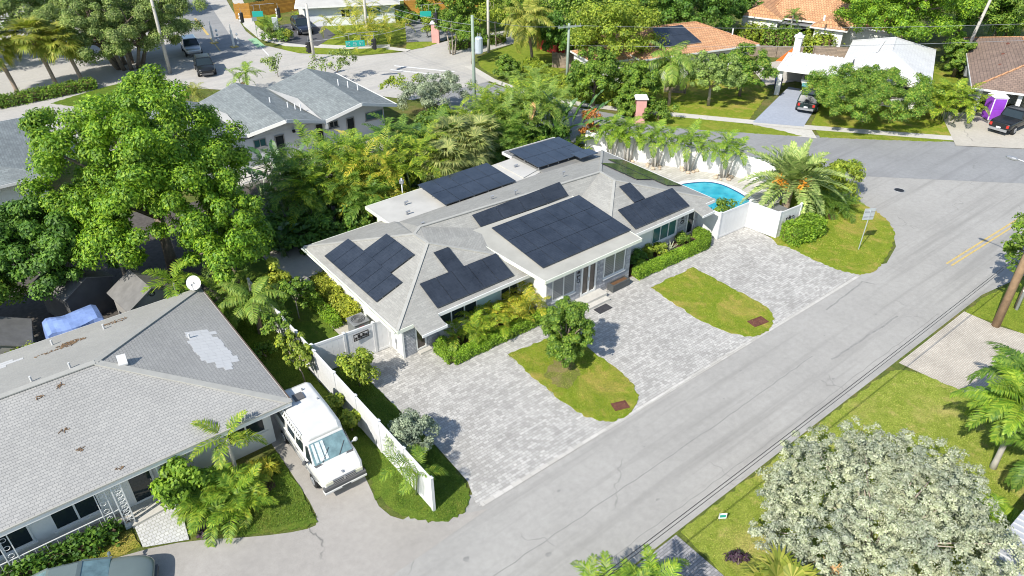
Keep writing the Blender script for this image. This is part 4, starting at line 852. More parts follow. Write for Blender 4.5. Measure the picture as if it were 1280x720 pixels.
for cx, cy in ((.05, 24.52), (1.75, 24.62)):
    m = MB()
    for px_ in (-.17, .17): m.beam((cx+px_, cy, .15), (cx+px_, cy, 2.42), .05, .05)
    for k in range(9):
        z0 = .3+k*.235; m.beam((cx-.15, cy, z0), (cx+.15, cy, z0+.22), .022, .022); m.beam((cx+.15, cy, z0), (cx-.15, cy, z0+.22), .022, .022)
        m.tube([(cx+.07*math.cos(t/8*6.283), cy, z0+.11+.07*math.sin(t/8*6.283)) for t in range(9)], .011, 4)
    m.box(cx-.22, cy-.1, .0, cx+.22, cy+.1, .148); m.build('trellis_column', 'trim_white', H2)
m = MB()
for z in (.35, 1.0): m.beam((-9, 24.62, z), (-.15, 24.62, z), .03, .03)
for k in range(24): m.beam((-9+k*.37, 24.62, .17), (-9+k*.37, 24.62, 1.0), .018, .018)
for cx in (-.35, -3.6, -6.8):
    m.beam((cx, 24.62, .17), (cx, 24.62, 2.42), .035, .035); m.beam((cx-.35, 24.62, .17), (cx-.35, 24.62, 2.42), .035, .035)
    for k in range(5): m.tube([(cx-.175+.1*math.cos(t/8*6.283), 24.62, .35+k*.42+.1*math.sin(t/8*6.283)) for t in range(9)], .012, 4)
m.build('porch_railing', 'trim_white', H2)
# satellite dish on the back corner
sd_ = thing('satellite_dish', (6.9, 35.6, 2.65), 'round white satellite dish on the back corner of the tiled roof', 'satellite dish'); m = MB(); ax = Vector((-.35, -.75, .55)).normalized(); sx = ax.cross(Vector((0, 0, 1))).normalized(); sy = sx.cross(ax); C0 = Vector((6.95, 35.55, 3.2))
def dpt(r, t): return C0+sx*(r*math.cos(t))+sy*(r*1.08*math.sin(t))+ax*(.35*r*r)
for k in range(24):
    t0, t1 = k/24*6.283, (k+1)/24*6.283
    for r0, r1 in ((.0, .13), (.13, .25), (.25, .36)):
        q_ = [dpt(r0, t0), dpt(r1, t0), dpt(r1, t1), dpt(r0, t1)]
        m.hexa([p-ax*.012 for p in q_]+q_)
m.build('dish', 'trim_white', sd_); m = MB(); m.tube([(6.9, 35.6, 2.6), (6.9, 35.6, 2.95), tuple(C0-ax*.03)], .035, 6); m.build('mast', 'grey_metal', sd_); m = MB(); m.tube([tuple(dpt(.4, -1.57)), tuple(C0+ax*.5-sy*.12)], .015, 5); m.ball(tuple(C0+ax*.5-sy*.12), .06, 6, 5); m.build('feed_arm', 'grey_metal', sd_)
MB().ball(tuple(C0+ax*.02), .05, 6, 5, (1, 1, .5)).build('badge', 'dark_iron', sd_)
# sheds and the covered pile behind it
def shed(nm, x, y, wx, wy, h, rise, label, wm, rm, door=True, rz=0, dm='shed_dark'):
    t = thing(nm, (x, y, 0), label, 'shed', None, rz); a, b = wx/2, wy/2
    m = MB(); m.box(-a, -b, 0, a, b, h); m.poly([(-a, -b-.001, h), (a, -b-.001, h), (0, -b-.001, h+rise)]); m.poly([(a, b+.001, h), (-a, b+.001, h), (0, b+.001, h+rise)]); m.build('wall', wm, t, world=False)
    m = MB(); o_ = .18; k = rise/a
    for s_ in (1, -1):
        p = [(0, -b-o_, h+rise+.03), (s_*(a+o_), -b-o_, h-k*o_+.03), (s_*(a+o_), b+o_, h-k*o_+.03), (0, b+o_, h+rise+.03)]
        if s_ < 0: p = p[::-1]
        m.hexa([(q_[0], q_[1], q_[2]-.05) for q_ in p]+p)
    m.build('roof', rm, t, world=False)
    if door:
        m = MB(); m.box(-a*.62, -b-.03, .1, -.01, -b-.003, h*.86); m.box(.01, -b-.03, .1, a*.62, -b-.003, h*.86); m.build('door', dm, t, world=False); m = MB(); m.tube([(.13*math.cos(q/8*6.283), -b-.02, h+rise*.45+.13*math.sin(q/8*6.283)) for q in range(9)], .03, 4); m.build('gable_vent', 'dark_iron', t, world=False)
    return t
shed('garden_shed', 5.0, 38.7, 2.6, 2.4, 1.9, .75, 'pale grey plastic shed with dark double doors behind the tiled roof', 'shed_grey', 'shed_roof', True, R(8), 'shed_dark')
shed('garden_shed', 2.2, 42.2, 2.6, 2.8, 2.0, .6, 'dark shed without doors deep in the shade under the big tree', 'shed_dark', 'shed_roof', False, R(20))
shed('garden_shed', -2.2, 38.9, 3.0, 2.4, 1.7, .7, 'grey gabled shed at the left edge beyond the tiled roof', 'shed_grey', 'shed_roof', True, R(-8))
tp = thing('tarp_covered_pile', (1.3, 38.2, 0), 'bright blue tarpaulin draped over a pile behind the tiled roof', 'tarpaulin'); m = MB(); nx_, ny_ = 14, 8
def tz(i, j):
    x, y = i/nx_*2-1, j/ny_*2-1; return max(.1, 2.0-.25*abs(y)**1.5-.55*max(abs(x)-.75, 0)*4*.5-(1.1 if (abs(x) > .98 or abs(y) > .98) else 0)+.03*math.sin(i*1.1+j*.8)+.03*math.cos(j*1.3))
V_ = [[(-.2+i/nx_*3.0, 37.2+j/ny_*2.2+.12*math.sin(i*.7), tz(i, j)) for j in range(ny_+1)] for i in range(nx_+1)]
for i in range(nx_):
    for j in range(ny_): m.poly([V_[i][j], V_[i+1][j], V_[i+1][j+1], V_[i][j+1]])
m.build('tarpaulin', 'tarp_blue', tp, smooth=True); MB().box(.2, 37.6, 0, 2.4, 39.0, 1.1).build('pile', 'shed_dark', tp)
bn = thing('wheelie_bin', (2.95, 38.1, 0), 'black slatted bin between the blue tarpaulin and the pale shed', 'bin'); m = MB(); m.hexa([(2.75, 37.8, 0), (3.2, 37.8, 0), (3.2, 38.3, 0), (2.75, 38.3, 0), (2.68, 37.75, 1.0), (3.27, 37.75, 1.0), (3.27, 38.35, 1.0), (2.68, 38.35, 1.0)]); m.build('body', 'dark_iron', bn); m = MB(); m.box(2.66, 37.72, 1.0, 3.3, 38.38, 1.07); m.build('lid', 'shed_dark', bn)
ho = thing('neighbour_outbuilding', (-4, 64, 0), 'grey roofed building glimpsed behind the left edge trees', 'building'); MB().box(-12, 57.8, 0, 3.6, 70.5, 2.5).build('wall', 'wall_white', ho)
m = MB(); m.poly([(-12.6, 57, 2.6), (4.3, 57, 2.6), (-4, 63, 4.3)]); m.poly([(4.3, 57, 2.6), (4.9, 71, 2.6), (-4, 65, 4.3), (-4, 63, 4.3)]); m.poly([(4.9, 71, 2.6), (-12.6, 71, 2.6), (-4, 65, 4.3)]); m.poly([(-12.6, 71, 2.6), (-12.6, 57, 2.6), (-4, 63, 4.3), (-4, 65, 4.3)]); m.build('roof', 'grey_shingles', ho); fascia(ho, [(-12.6, 57), (4.3, 57), (4.9, 71), (-12.6, 71)], 2.6, .2, .06)
# ------------------------------------------------------------------ vehicles (local axes: +x forward, z up)
def loft(m, secs, cap=True):
    n = len(secs[0]); i0 = len(m.v)
    for s in secs: m.v += [tuple(p) for p in s]
    for k in range(len(secs)-1):
        for j in range(n): j2 = (j+1) % n; m.f.append((i0+k*n+j, i0+k*n+j2, i0+(k+1)*n+j2, i0+(k+1)*n+j))
    if cap: m.f.append(tuple(i0+j for j in reversed(range(n)))); m.f.append(tuple(i0+(len(secs)-1)*n+j for j in range(n)))
    return m
def sect(x, w_, zb, zt, sh=.1, crown=.03):
    return [(x, -w_*.9, zb), (x, w_*.9, zb), (x, w_, zb+.16), (x, w_, zt-sh), (x, w_-.09, zt), (x, w_*.5, zt+crown), (x, -w_*.5, zt+crown), (x, -w_+.09, zt), (x, -w_, zt-sh), (x, -w_, zb+.16)]
def wheels(t, xs, half, r, wd=.22):
    for x in xs:
        for s in (1, -1):
            y = s*(half-.09); w_ = MB(); w_.tube([(x, y-wd/2*s, r), (x, y-wd*.4*s, r), (x, y+wd*.4*s, r), (x, y+wd/2*s, r)], [r*.86, r, r, r*.86], 18); wo = w_.build('wheel', 'black_rubber', t, world=False)
            q_ = MB(); q_.tube([(x, y+(wd/2-.04)*s, r), (x, y+(wd/2+.012)*s, r)], [r*.6, r*.55], 14)
            for k in range(5): a = k*1.2566; q_.beam((x+.06*math.cos(a), y+(wd/2+.018)*s, r+.06*math.sin(a)), (x+r*.52*math.cos(a), y+(wd/2+.018)*s, r+r*.52*math.sin(a)), .05, .02, up=(0, 1, 0))
            q_.build('rim', 'grey_metal', wo, world=False)
def car(nm, loc, rz, label, paint, body, cab, wb, half, r=.33, lights=True, glassm='glass', roofm=None, cat='car', bed=None, front=True):
    """body: (x, halfwidth, zbottom, ztop) stations rear to front; cab: (x_low, x_roof, z_low, z_roof, inset) rear then front"""
    t = thing(nm, loc, label, cat, None, rz); m = MB(); loft(m, [sect(*b) for b in body]); bo = m.build('body', paint, t, world=False, smooth=True); ss_ = bo.modifiers.new('s', 'SUBSURF'); ss_.levels = ss_.render_levels = 2
    (xr0, xr1, zl, zr), (xf0, xf1, _, _), iw = cab; wl, wr = half-.07, half-.07-iw; g = MB()
    lo = [(xr0, -wl, zl), (xf0, -wl, zl), (xf0, wl, zl), (xr0, wl, zl)]; hi = [(xr1, -wr, zr), (xf1, -wr, zr), (xf1, wr, zr), (xr1, wr, zr)]
    g.hexa(lo+hi); g.build('window', glassm, t, world=False, bevel=.05)
    rf_ = MB(); rf_.hexa([(xr1-.04, -wr-.02, zr), (xf1+.04, -wr-.02, zr), (xf1+.04, wr+.02, zr), (xr1-.04, wr+.02, zr), (xr1+.08, -wr+.1, zr+.06), (xf1-.1, -wr+.1, zr+.06), (xf1-.1, wr-.1, zr+.06), (xr1+.08, wr-.1, zr+.06)])
    for s in (-1, 1):
        rf_.beam((xf0, s*(wl-.01), zl), (xf1+.02, s*(wr+.005), zr), .07, .05); rf_.beam((xr0, s*(wl-.01), zl), (xr1, s*(wr+.005), zr), .1, .05); xm = (xr0+xf0)/2-.1; rf_.beam((xm, s*(wl+.008), zl), (xm-.02, s*(wr+.01), zr), .08, .04)
        rf_.beam((xr0-.02, s*(wl+.005), zl+.02), (xf0+.02, s*(wl+.005), zl+.02), .05, .05)
    rf_.build('roof', roofm or paint, t, world=False, bevel=.03)
    wheels(t, wb, half, r); x1, w1 = body[-1][0], body[-1][1]; x0, w0 = body[0][0], body[0][1]
    for s in (-1, 1):
        b = MB(); b.ball((x1-.2, s*w1*.78, .62), .15, 8, 6, (1, 1.1, .55)); b.build('headlight', 'headlamp', t, world=False)
        b = MB(); b.box(x0-.02, s*w0*.8-.1, .72, x0+.08, s*w0*.8+.1, .98); b.build('tail_light', 'tail_red', t, world=False)
        b = MB(); b.ball((xf0-.1, s*(half+.07), zl+.07), .1, 7, 5, (.7, 1, .75)); b.beam((xf0-.1, s*(half-.08), zl+.04), (xf0-.1, s*half, zl+.06), .05, .04); b.build('mirror', paint, t, world=False)
    b = MB(); b.box(x1-.02, -w1*.75, .3, x1+.06, w1*.75, .48); b.build('front_bumper', 'shed_dark', t, world=False); b = MB(); b.box(x0-.07, -w0*.85, .38, x0+.02, w0*.85, .58); b.build('rear_bumper', 'grey_metal', t, world=False)
    b = MB(); b.box(x0-.085, -.18, .62, x0-.02, .18, .74); b.build('licence_plate', 'sign_white', t, world=False)
    if bed: b = MB(); b.box(bed[0], -half+.13, bed[2], bed[1], half-.13, bed[2]+.025); b.build('bed_cover', 'paint_bed', t, world=False)
    return t
SUV = [(-2.25, .82, .38, 1.0), (-2.2, .9, .3, 1.05), (-1.0, .94, .26, 1.06), (.5, .94, .26, 1.05), (1.2, .92, .26, 1.02), (2.0, .86, .3, .93), (2.28, .74, .36, .8)]
SED = [(-2.35, .74, .4, .9), (-2.25, .84, .32, .98), (-1.3, .9, .24, 1.0), (.5, .91, .24, .98), (1.1, .9, .24, .95), (1.9, .85, .28, .84), (2.25, .72, .34, .7), (2.36, .55, .38, .6)]
PIC = [(-2.8, .86, .5, 1.05), (-2.75, .93, .42, 1.1), (-.9, .96, .4, 1.1), (.6, .97, .38, 1.1), (1.4, .95, .38, 1.08), (2.3, .9, .42, 1.0), (2.6, .8, .46, .9)]
car('parked_sedan', (-2.1, 22.0, .02), R(-20), 'grey green sedan with reflective windscreen parked at the bottom left corner', 'paint_sage', SED, ((-1.75, -1.0, .97, 1.4), (.95, .1, .97, 1.4), .2), (-1.4, 1.42), .91, .32, glassm='windscreen')
car('parked_suv', (64.6, 35.6, .07), R(24), 'dark green and black SUV seen from behind on the blue grey driveway', 'paint_green', SUV, ((-2.1, -1.75, 1.04, 1.66), (1.15, .35, 1.04, 1.66), .13), (-1.35, 1.4), .94, .36)
car('pickup_truck', (74.0, 21.2, .07), R(-2), 'black pickup truck with a covered bed beside the purple portable toilet', 'paint_black', PIC, ((-.75, -.55, 1.09, 1.75), (1.3, .55, 1.09, 1.75), .14), (-1.7, 1.75), .97, .4, bed=(-2.62, -.85, 1.1), cat='pickup')
car('moving_car', (23.3, 82.8, .03), R(-102), 'small black hatchback driving towards the viewer on the shaded cross street', 'paint_black', SUV, ((-1.95, -1.5, 1.03, 1.55), (1.1, .2, 1.03, 1.55), .15), (-1.35, 1.4), .94, .33)
car('moving_car', (24.7, 91.3, .03), R(-100), 'pale silver car half hidden by the banyan on the cross street', 'paint_silver', SUV, ((-2.1, -1.7, 1.03, 1.62), (1.1, .3, 1.03, 1.62), .13), (-1.35, 1.4), .94, .35)
car('parked_suv', (38.9, 92.0, .08), R(-100), 'dark SUV parked on the black asphalt driveway by the white bungalow', 'paint_navy', SUV, ((-2.1, -1.75, 1.04, 1.66), (1.15, .35, 1.04, 1.66), .13), (-1.35, 1.4), .94, .36)
for k, (px_, py_, lab, pm, rz_) in enumerate(((190, 19, 'white car parked in the lot beyond the banyan crown', 'paint_white', 20), (100, 20, 'silver car parked in the lot glimpsed through the banyan leaves', 'paint_silver', 20), (4, 34, 'white car at the left edge of the parking lot', 'paint_white', 20), (90, 25, 'black car parked in the lot glimpsed through the banyan leaves', 'paint_black', 20))):
    g = G(px_, py_, .6); car('parked_car', (g.x, g.y, .02), R(rz_+90), lab, pm, SED, ((-1.75, -1.0, .97, 1.4), (.95, .1, .97, 1.4), .2), (-1.4, 1.42), .91, .32)
# the old conversion van
vn = thing('camper_van', (7.72, 23.35, .03), 'old white high roof camper van with a blocked windscreen parked beside the white fence', 'van', None, R(-92))
hw = .98; VB = [(-2.6, .9, .5, 1.15), (-2.55, hw, .42, 1.22), (-1.2, 1.0, .38, 1.24), (.9, 1.0, .38, 1.24), (1.75, .98, .4, 1.2), (2.35, .93, .45, 1.08), (2.62, .84, .5, .98)]
m = MB(); loft(m, [sect(*b, .06, .02) for b in VB]); m.build('body', 'paint_white', vn, world=False, bevel=.04)
def vs_(x, w0, w1, z0, z1): return [(x, -w0, z0), (x, w0, z0), (x, w1, z1-.12), (x, w1-.16, z1), (x, -w1+.16, z1), (x, -w1, z1-.12)]
m = MB(); loft(m, [vs_(-2.56, .93, .84, 1.2, 2.05), vs_(-2.3, .95, .86, 1.2, 2.2), vs_(-.4, .95, .86, 1.22, 2.28), vs_(.75, .95, .85, 1.22, 2.26), vs_(1.02, .95, .8, 1.22, 2.08)]); m.build('upper_body', 'paint_white', vn, world=False, bevel=.05)
m = MB(); m.hexa([(1.0, -.93, 1.2), (1.72, -.9, 1.17), (1.72, .9, 1.17), (1.0, .93, 1.2), (.95, -.8, 1.95), (1.06, -.78, 1.95), (1.06, .78, 1.95), (.95, .8, 1.95)]); m.build('cab', 'paint_white', vn, world=False, bevel=.02)
m = MB(); m.poly([(1.715, -.84, 1.215), (1.715, .84, 1.215), (1.1, .76, 1.9), (1.1, -.76, 1.9)]); wv = m.build('windscreen', 'windscreen', vn, world=False); wv.location = (.014, 0, .012)
sh = MB()
for k, (y0, y1) in enumerate(((-.74, -.62), (-.56, -.36), (-.31, -.18))): sh.poly([(1.68, y0, 1.27), (1.68, y1, 1.27), (1.14, y1*.93, 1.87), (1.14, y0*.93, 1.87)])
so_ = sh.build('sunshade', 'sunshade', wv, world=False); so_.location = (.006, 0, .006)
m = MB(); m.hexa([(1.68, -.9, 1.165), (1.84, -.86, 1.15), (1.84, .86, 1.15), (1.68, .9, 1.165), (1.7, -.88, 1.222), (1.82, -.84, 1.205), (1.82, .84, 1.205), (1.7, .88, 1.222)]); m.build('cowl', 'shed_dark', vn, world=False)
for s in (-1, 1):
    m = MB(); m.poly([(1.08, s*.935, 1.27), (1.62, s*.915, 1.25), (1.12, s*.845, 1.86), (1.02, s*.86, 1.86)][::s]); m.build('side_window', 'glass', vn, world=False).location = (0, s*.012, 0)
    for x0, x1 in ((.1, .8), (-.85, -.1), (-2.3, -1.2)): m = MB(); m.poly([(x0, s*.951, 1.35), (x1, s*.951, 1.35), (x1, s*.89, 1.82), (x0, s*.89, 1.82)][::s]); m.build('side_window', 'glass', vn, world=False).location = (0, s*.012, 0)
    m = MB(); m.box(-2.4, s*1.005-.006, .78, 2.2, s*1.005+.006, .84); m.box(-2.4, s*1.005-.006, .66, 2.0, s*1.005+.006, .7); m.build('stripe', 'grey_metal', vn, world=False)
    m = MB(); m.ball((1.42, s*1.16, 1.36), .12, 7, 5, (.6, .9, 1)); m.beam((1.42, s*.92, 1.3), (1.42, s*1.1, 1.34), .05, .05); m.build('mirror', 'shed_dark' if s < 0 else 'paint_white', vn, world=False)
    m = MB(); m.box(2.5, s*.66-.17, .78, 2.655, s*.66+.17, .95); m.build('headlight', 'headlamp', vn, world=False, bevel=.02)
for s in (-1, 1):
    m = MB()
    for x in (.98, -.02, -1.05): m.box(x-.008, s*.995-.012, .55, x+.008, s*.995+.012, 1.18)
    m.box(-1.05, s*.995-.012, .545, .98, s*.995+.012, .557); m.build('door_seam', 'dark_iron', vn, world=False); m = MB(); m.box(.12, s*1.01-.012, 1.06, .3, s*1.01+.012, 1.1); m.build('handle', 'shed_dark', vn, world=False)
m = MB(); m.beam((1.74, -.5, 1.24), (1.42, -.05, 1.6), .02, .015); m.beam((1.74, .25, 1.24), (1.42, .65, 1.6), .02, .015); m.build('wiper', 'dark_iron', vn, world=False)
m = MB(); m.beam((-1.9, -.97, 1.98), (.7, -.97, 2.02), .05, .05); m.beam((-1.9, -.87, 2.16), (.7, -.87, 2.2), .05, .05)
for k in range(14): x = -1.8+k*.185; m.beam((x, -.98, 1.98), (x, -.87, 2.17), .04, .03)
m.build('roof_rail', 'trim_white', vn, world=False)
m = MB(); m.box(2.6, -.5, .76, 2.65, .5, .96); gr = m.build('grille', 'shed_dark', vn, world=False); m = MB()
for z in (.77, .86, .95): m.box(2.652, -.5, z-.014, 2.668, .5, z+.014)
m.box(2.652, -.03, .786, 2.67, .03, .844); m.box(2.652, -.03, .876, 2.67, .03, .934); m.build('grille_bar', 'chrome', gr, world=False)
m = MB(); m.box(2.45, -.95, .42, 2.74, .95, .54); m.build('bumper', 'paint_white', vn, world=False, bevel=.03); m = MB(); m.box(2.5, -.94, .545, 2.72, .94, .72); m.build('bumper', 'shed_dark', vn, world=False, bevel=.03); MB().box(2.745, -.2, .43, 2.752, .2, .53).build('licence_plate', 'shed_dark', vn, world=False)
m = MB(); m.hexa([(2.46, -.05, 1.085), (2.56, -.035, 1.06), (2.56, .035, 1.06), (2.46, .05, 1.085), (2.46, -.05, 1.12), (2.56, -.03, 1.09), (2.56, .03, 1.09), (2.46, .05, 1.12)]); m.build('hood_emblem', 'grey_metal', vn, world=False)
m = MB(); m.box(-1.75, -.25, 2.262, -1.3, .2, 2.31); m.build('roof_hatch', 'shed_dark', vn, world=False); m = MB(); m.box(-2.55, -.55, 2.1, -2.2, .55, 2.19) if False else m.box(-2.95, -.8, .75, -2.62, .05, 1.75); m.build('rear_box', 'shed_pale', vn, world=False, bevel=.03); m = MB(); m.box(-2.9, .12, .8, -2.62, .7, 1.6); m.build('spare_cover', 'grey_metal', vn, world=False, bevel=.08)
for x, y in ((-1.9, .3), (-.9, .6), (-1.2, -.5)): MB().tube([(x, y, 2.2), (x, y, 2.33)], .04, 6).build('roof_vent', 'grey_metal', vn, world=False)
wheels(vn, (-1.6, 1.6), .99, .36, .24)
# boat on its trailer in the carport
bt = thing('motor_boat', (69.6, 38.3, .07), 'white motor boat with coloured hull markings on a trailer inside the carport', 'boat', None, R(24)); m = MB()
BS = []
for x, w_, zb_, zt_ in ((-2.6, 1.05, .75, 1.55), (-1.0, 1.1, .62, 1.55), (1.0, 1.0, .65, 1.62), (2.2, .6, .85, 1.72), (2.9, .08, 1.25, 1.8)): BS.append([(x, 0, zb_), (x, w_*.75, zb_+.22), (x, w_, zt_), (x, w_-.12, zt_+.03), (x, -w_+.12, zt_+.03), (x, -w_, zt_), (x, -w_*.75, zb_+.22)])
loft(m, BS); m.build('hull', 'paint_white', bt, world=False, bevel=.03); m = MB(); m.box(-2.3, -.85, 1.6, .6, .85, 1.64); m.build('cockpit', 'shed_dark', bt, world=False); m = MB(); m.hexa([(.5, -.7, 1.65), (1.0, -.5, 1.66), (1.0, .5, 1.66), (.5, .7, 1.65), (.35, -.65, 2.0), (.5, -.45, 2.0), (.5, .45, 2.0), (.35, .65, 2.0)]); m.build('windshield', 'glass', bt, world=False)
m = MB(); m.box(-2.65, -.85, .95, -2.612, .85, 1.3); m.build('hull_marking', 'decal', bt, world=False); m = MB(); m.box(-2.95, -.22, .9, -2.66, .22, 1.75); m.build('outboard_motor', 'red_paint', bt, world=False, bevel=.06); m = MB()
for s in (-1, 1): m.beam((-2.5, s*.6, .5), (3.3, s*.12, .5), .1, .1)
m.build('trailer', 'grey_metal', bt, world=False); wheels(bt, (-.8,), 1.0, .3, .2)
# ------------------------------------------------------------------ grey roofed house with three gable bays
H3 = thing('gabled_house', (20, 59, 0), 'white house under a blue grey roof of low gables with white valley strips', 'house')
MB().prism([(10.6, 54.6), (29.3, 54.6), (29.3, 63.6), (10.6, 63.6)], 0, 2.6).build('wall', 'wall_grey', H3)
VAL = [(11.0, 54.6), (17.25, 54.4), (23.4, 53.5), (29.9, 53.3)]; RD = [14.1, 19.9, 26.3]; BK = 64.3
m = MB(); wl_ = MB(); fs = MB()
for k in range(3):
    (x0, y0), (x1, y1), xr = VAL[k], VAL[k+1], RD[k]; yr = min(y0, y1)-.7; zr = 4.05
    if k == 2: bkx0, bkx1, bkr = 22.9, 29.9, 27.0
    else: bkx0, bkx1, bkr = (11.0, 16.9, 14.1) if k == 0 else (16.9, 22.9, 20.3)
    m.poly([(x0, y0, 3), (xr, yr, zr), (bkr, BK, zr), (bkx0, BK, 3.0)][::-1]); m.poly([(x1, y1, 3), (bkx1, BK, 3.0), (bkr, BK, zr), (xr, yr, zr)][::-1])
    wl_.poly([(x0+.4, 54.61, 2.598), (x1-.3, 54.61, 2.598), (xr, 54.61, 3.75)]); fs.beam((x0, y0-.02, 2.93), (xr, yr-.02, zr-.07), .06, .26); fs.beam((xr, yr-.02, zr-.07), (x1, y1-.02, 2.93), .06, .26)
fs.beam((29.92, 53.3, 2.93), (29.92, BK, 2.93), .06, .24); fs.box(23.3, 53.45, 2.35, 23.55, 53.75, 2.85)
m.build('roof', 'grey_shingles', H3); wl_.build('gable', 'wall_grey', H3); fs.build('fascia', 'trim_white', H3)
for (x, yf) in ((17.05, 54.5), (23.15, 53.6)):       # white crickets in the valleys
    m = MB(); zc = 3.34; m.poly([(x+.1, yf, 3.03), (x+.45, 59, zc), (x-.45, 59.0, zc)]); m.poly([(x+.45, 59.0, zc), (x-.15, BK-.2, 3.03), (x-.45, 59.0, zc)]); m.build('valley_cover', 'flat_roof_white', H3)
for (x, y, z, h) in ((21.0, 58.5, 3.7, .4), (21.9, 57.1, 3.5, .4), (22.3, 56.6, 3.4, .45), (22.5, 56.0, 3.4, .5), (27.3, 58.6, 3.85, .5), (28.0, 58.2, 3.65, .5), (28.6, 57.6, 3.45, .5)): pipe(H3, x, y, z, h, .05, 'white_enamel')
for (x0, x1, z0, z1, nn, gl) in ((24.15, 24.95, 1.85, 2.4, 2, 'glass'), (27.5, 29.2, 1.75, 2.4, 1, 'glass_teal'), (21.5, 21.9, 1.85, 2.5, 1, 'glass_teal'), (17.7, 18.7, 1.75, 2.4, 2, 'glass_teal'), (12.5, 14.2, 1.2, 2.3, 2, 'glass')): window(H3, (x0, 54.6), (x1, 54.6), z0, z1, nn, gl, 'grey_metal', .06)
for (x0, x1) in ((25.7, 26.45), (19.4, 20.2)): dr = window(H3, (x0, 54.6), (x1, 54.6), .3, 2.35, 1, 'glass', 'grey_metal', .08, .05, False, 'door'); MB().box(x1-.16, 54.51, 1.2, x1-.12, 54.545, 1.35).build('handle', 'chrome', dr)
m = MB(); m.box(23.0, 54.5, .3, 23.5, 54.597, 2.4); m.build('recess_shade', 'dark_iron', H3); MB().box(20.95, 54.42, 2.3, 21.15, 54.595, 2.5).build('wall_light', 'dark_iron', H3)  # near-black box on the wall stands in for the shade of a recess
MB().box(15, 51.9, 0, 29.5, 54.59, .3).build('walkway', 'concrete', H3)
m = MB()
for z in (.75, 1.2): m.beam((15, 52.0, z), (29.5, 52.0, z), .05, .05)
for k in range(13): m.beam((15+k*1.2083, 52.0, .3), (15+k*1.2083, 52.0, 1.2), .06, .06)
m.build('railing', 'dark_iron', H3)
debris(17.6, 53.2, .31, .1, .1, 2, 'twig_litter', 'twig on the walkway of the gabled house')
# ------------------------------------------------------------------ simple hip / gable houses beyond the avenue
def hip_roof(h, x0, y0, x1, y1, ze, zr, ov, mat, ridge_axis='x', inset=None, capm=None, fm='trim_white', rot=None):
    w2 = (y1-y0)/2 if ridge_axis == 'x' else (x1-x0)/2; i = w2 if inset is None else inset
    a, b, c, d = (x0-ov, y0-ov, ze), (x1+ov, y0-ov, ze), (x1+ov, y1+ov, ze), (x0-ov, y1+ov, ze)
    if ridge_axis == 'x': r0, r1 = (x0+i, (y0+y1)/2, zr), (x1-i, (y0+y1)/2, zr); F = [[a, b, r1, r0], [b, c, r1], [c, d, r0, r1], [d, a, r0]]
    else: r0, r1 = ((x0+x1)/2, y0+i, zr), ((x0+x1)/2, y1-i, zr); F = [[a, b, r0], [b, c, r1, r0], [c, d, r1], [d, a, r0, r1]]
    m = MB(); [m.poly(f) for f in F]; m.poly([(q[0], q[1], q[2]-.16) for q in (d, c, b, a)]); m.build('roof', mat, h, world=False)
    f = MB()
    for p, q in ((a, b), (b, c), (c, d), (d, a)): f.beam((p[0], p[1], p[2]-.08), (q[0], q[1], q[2]-.08), .06, .17)
    f.build('fascia', fm, h, world=False)
    if capm:
        g = MB()
        for p, q in ((r0, r1), (a, r0), (d, r0 if ridge_axis == 'x' else r1), (b, r1 if ridge_axis == 'x' else r0), (c, r1)): g.beam(Vector(p)+Vector((0, 0, .03)), Vector(q)+Vector((0, 0, .03)), .2, .07)
        g.build('ridge_cap', capm, h, world=False)
def lwin(h, a, b, z0, z1, nn=2, pane='glass', **k):
    lo = h.location.copy(); 
    a, b = (a[0]+lo.x, a[1]+lo.y), (b[0]+lo.x, b[1]+lo.y); return window(h, a, b, z0, z1, nn, pane, **k)
A45 = R(-50)
# white carport house (built in its own axes: +x along the pavement towards the right, +y away from the avenue)
H4 = thing('carport_house', (66.4, 33.7, 0), 'white roofed house with a ribbed white carport over a boat', 'house', None, R(-66))
def blk(h, x0, y0, x1, y1, z1, mat): return MB().box(x0, y0, 0, x1, y1, z1).build('wall', mat, h, world=False)
blk(H4, -.2, 2.8, 6.6, 14.8, 2.5, 'wall_white')
hip_roof(H4, -.5, 2.2, 7.0, 15.6, 2.6, 4.35, .35, 'white_tiles', 'y', 3.8, 'white_tiles')
m = MB(); m.poly([(-6.2, 1.1, 2.72), (.2, 1.2, 2.72), (.2, 4.4, 3.62), (-5.0, 4.4, 3.62)]); m.poly([(.2, 7.4, 2.85), (-6.2, 7.4, 2.72), (-5.0, 4.4, 3.62), (.2, 4.4, 3.62)]); m.poly([(-6.2, 7.4, 2.72), (-6.2, 1.1, 2.72), (-5.0, 4.4, 3.62)]); m.poly([(-6.2, 7.4, 2.56), (.2, 7.4, 2.56), (.2, 1.2, 2.56), (-6.2, 1.1, 2.56)]); m.build('carport_roof', 'carport_ribs', H4, world=False)
m = MB(); m.beam((-6.2, 1.07, 2.64), (.2, 1.17, 2.64), .06, .22); m.beam((-6.23, 1.1, 2.64), (-6.23, 7.4, 2.64), .06, .22); m.build('fascia', 'trim_white', H4, world=False)
for k in range(15): x = -5.9+k*.42; t_ = min(1, (x+6.2)/1.2); MB().beam((x, 1.14, 2.76), (x, 1.1+3.3*t_, 2.76+.9*t_), .1, .09).build('rib', 'trim_white', H4, world=False)
for x, y in ((-5.9, 1.7), (-.4, 1.8)): MB().box(x-.22, y-.22, 0, x+.22, y+.22, 2.54).build('post', 'trim_white', H4, world=False)
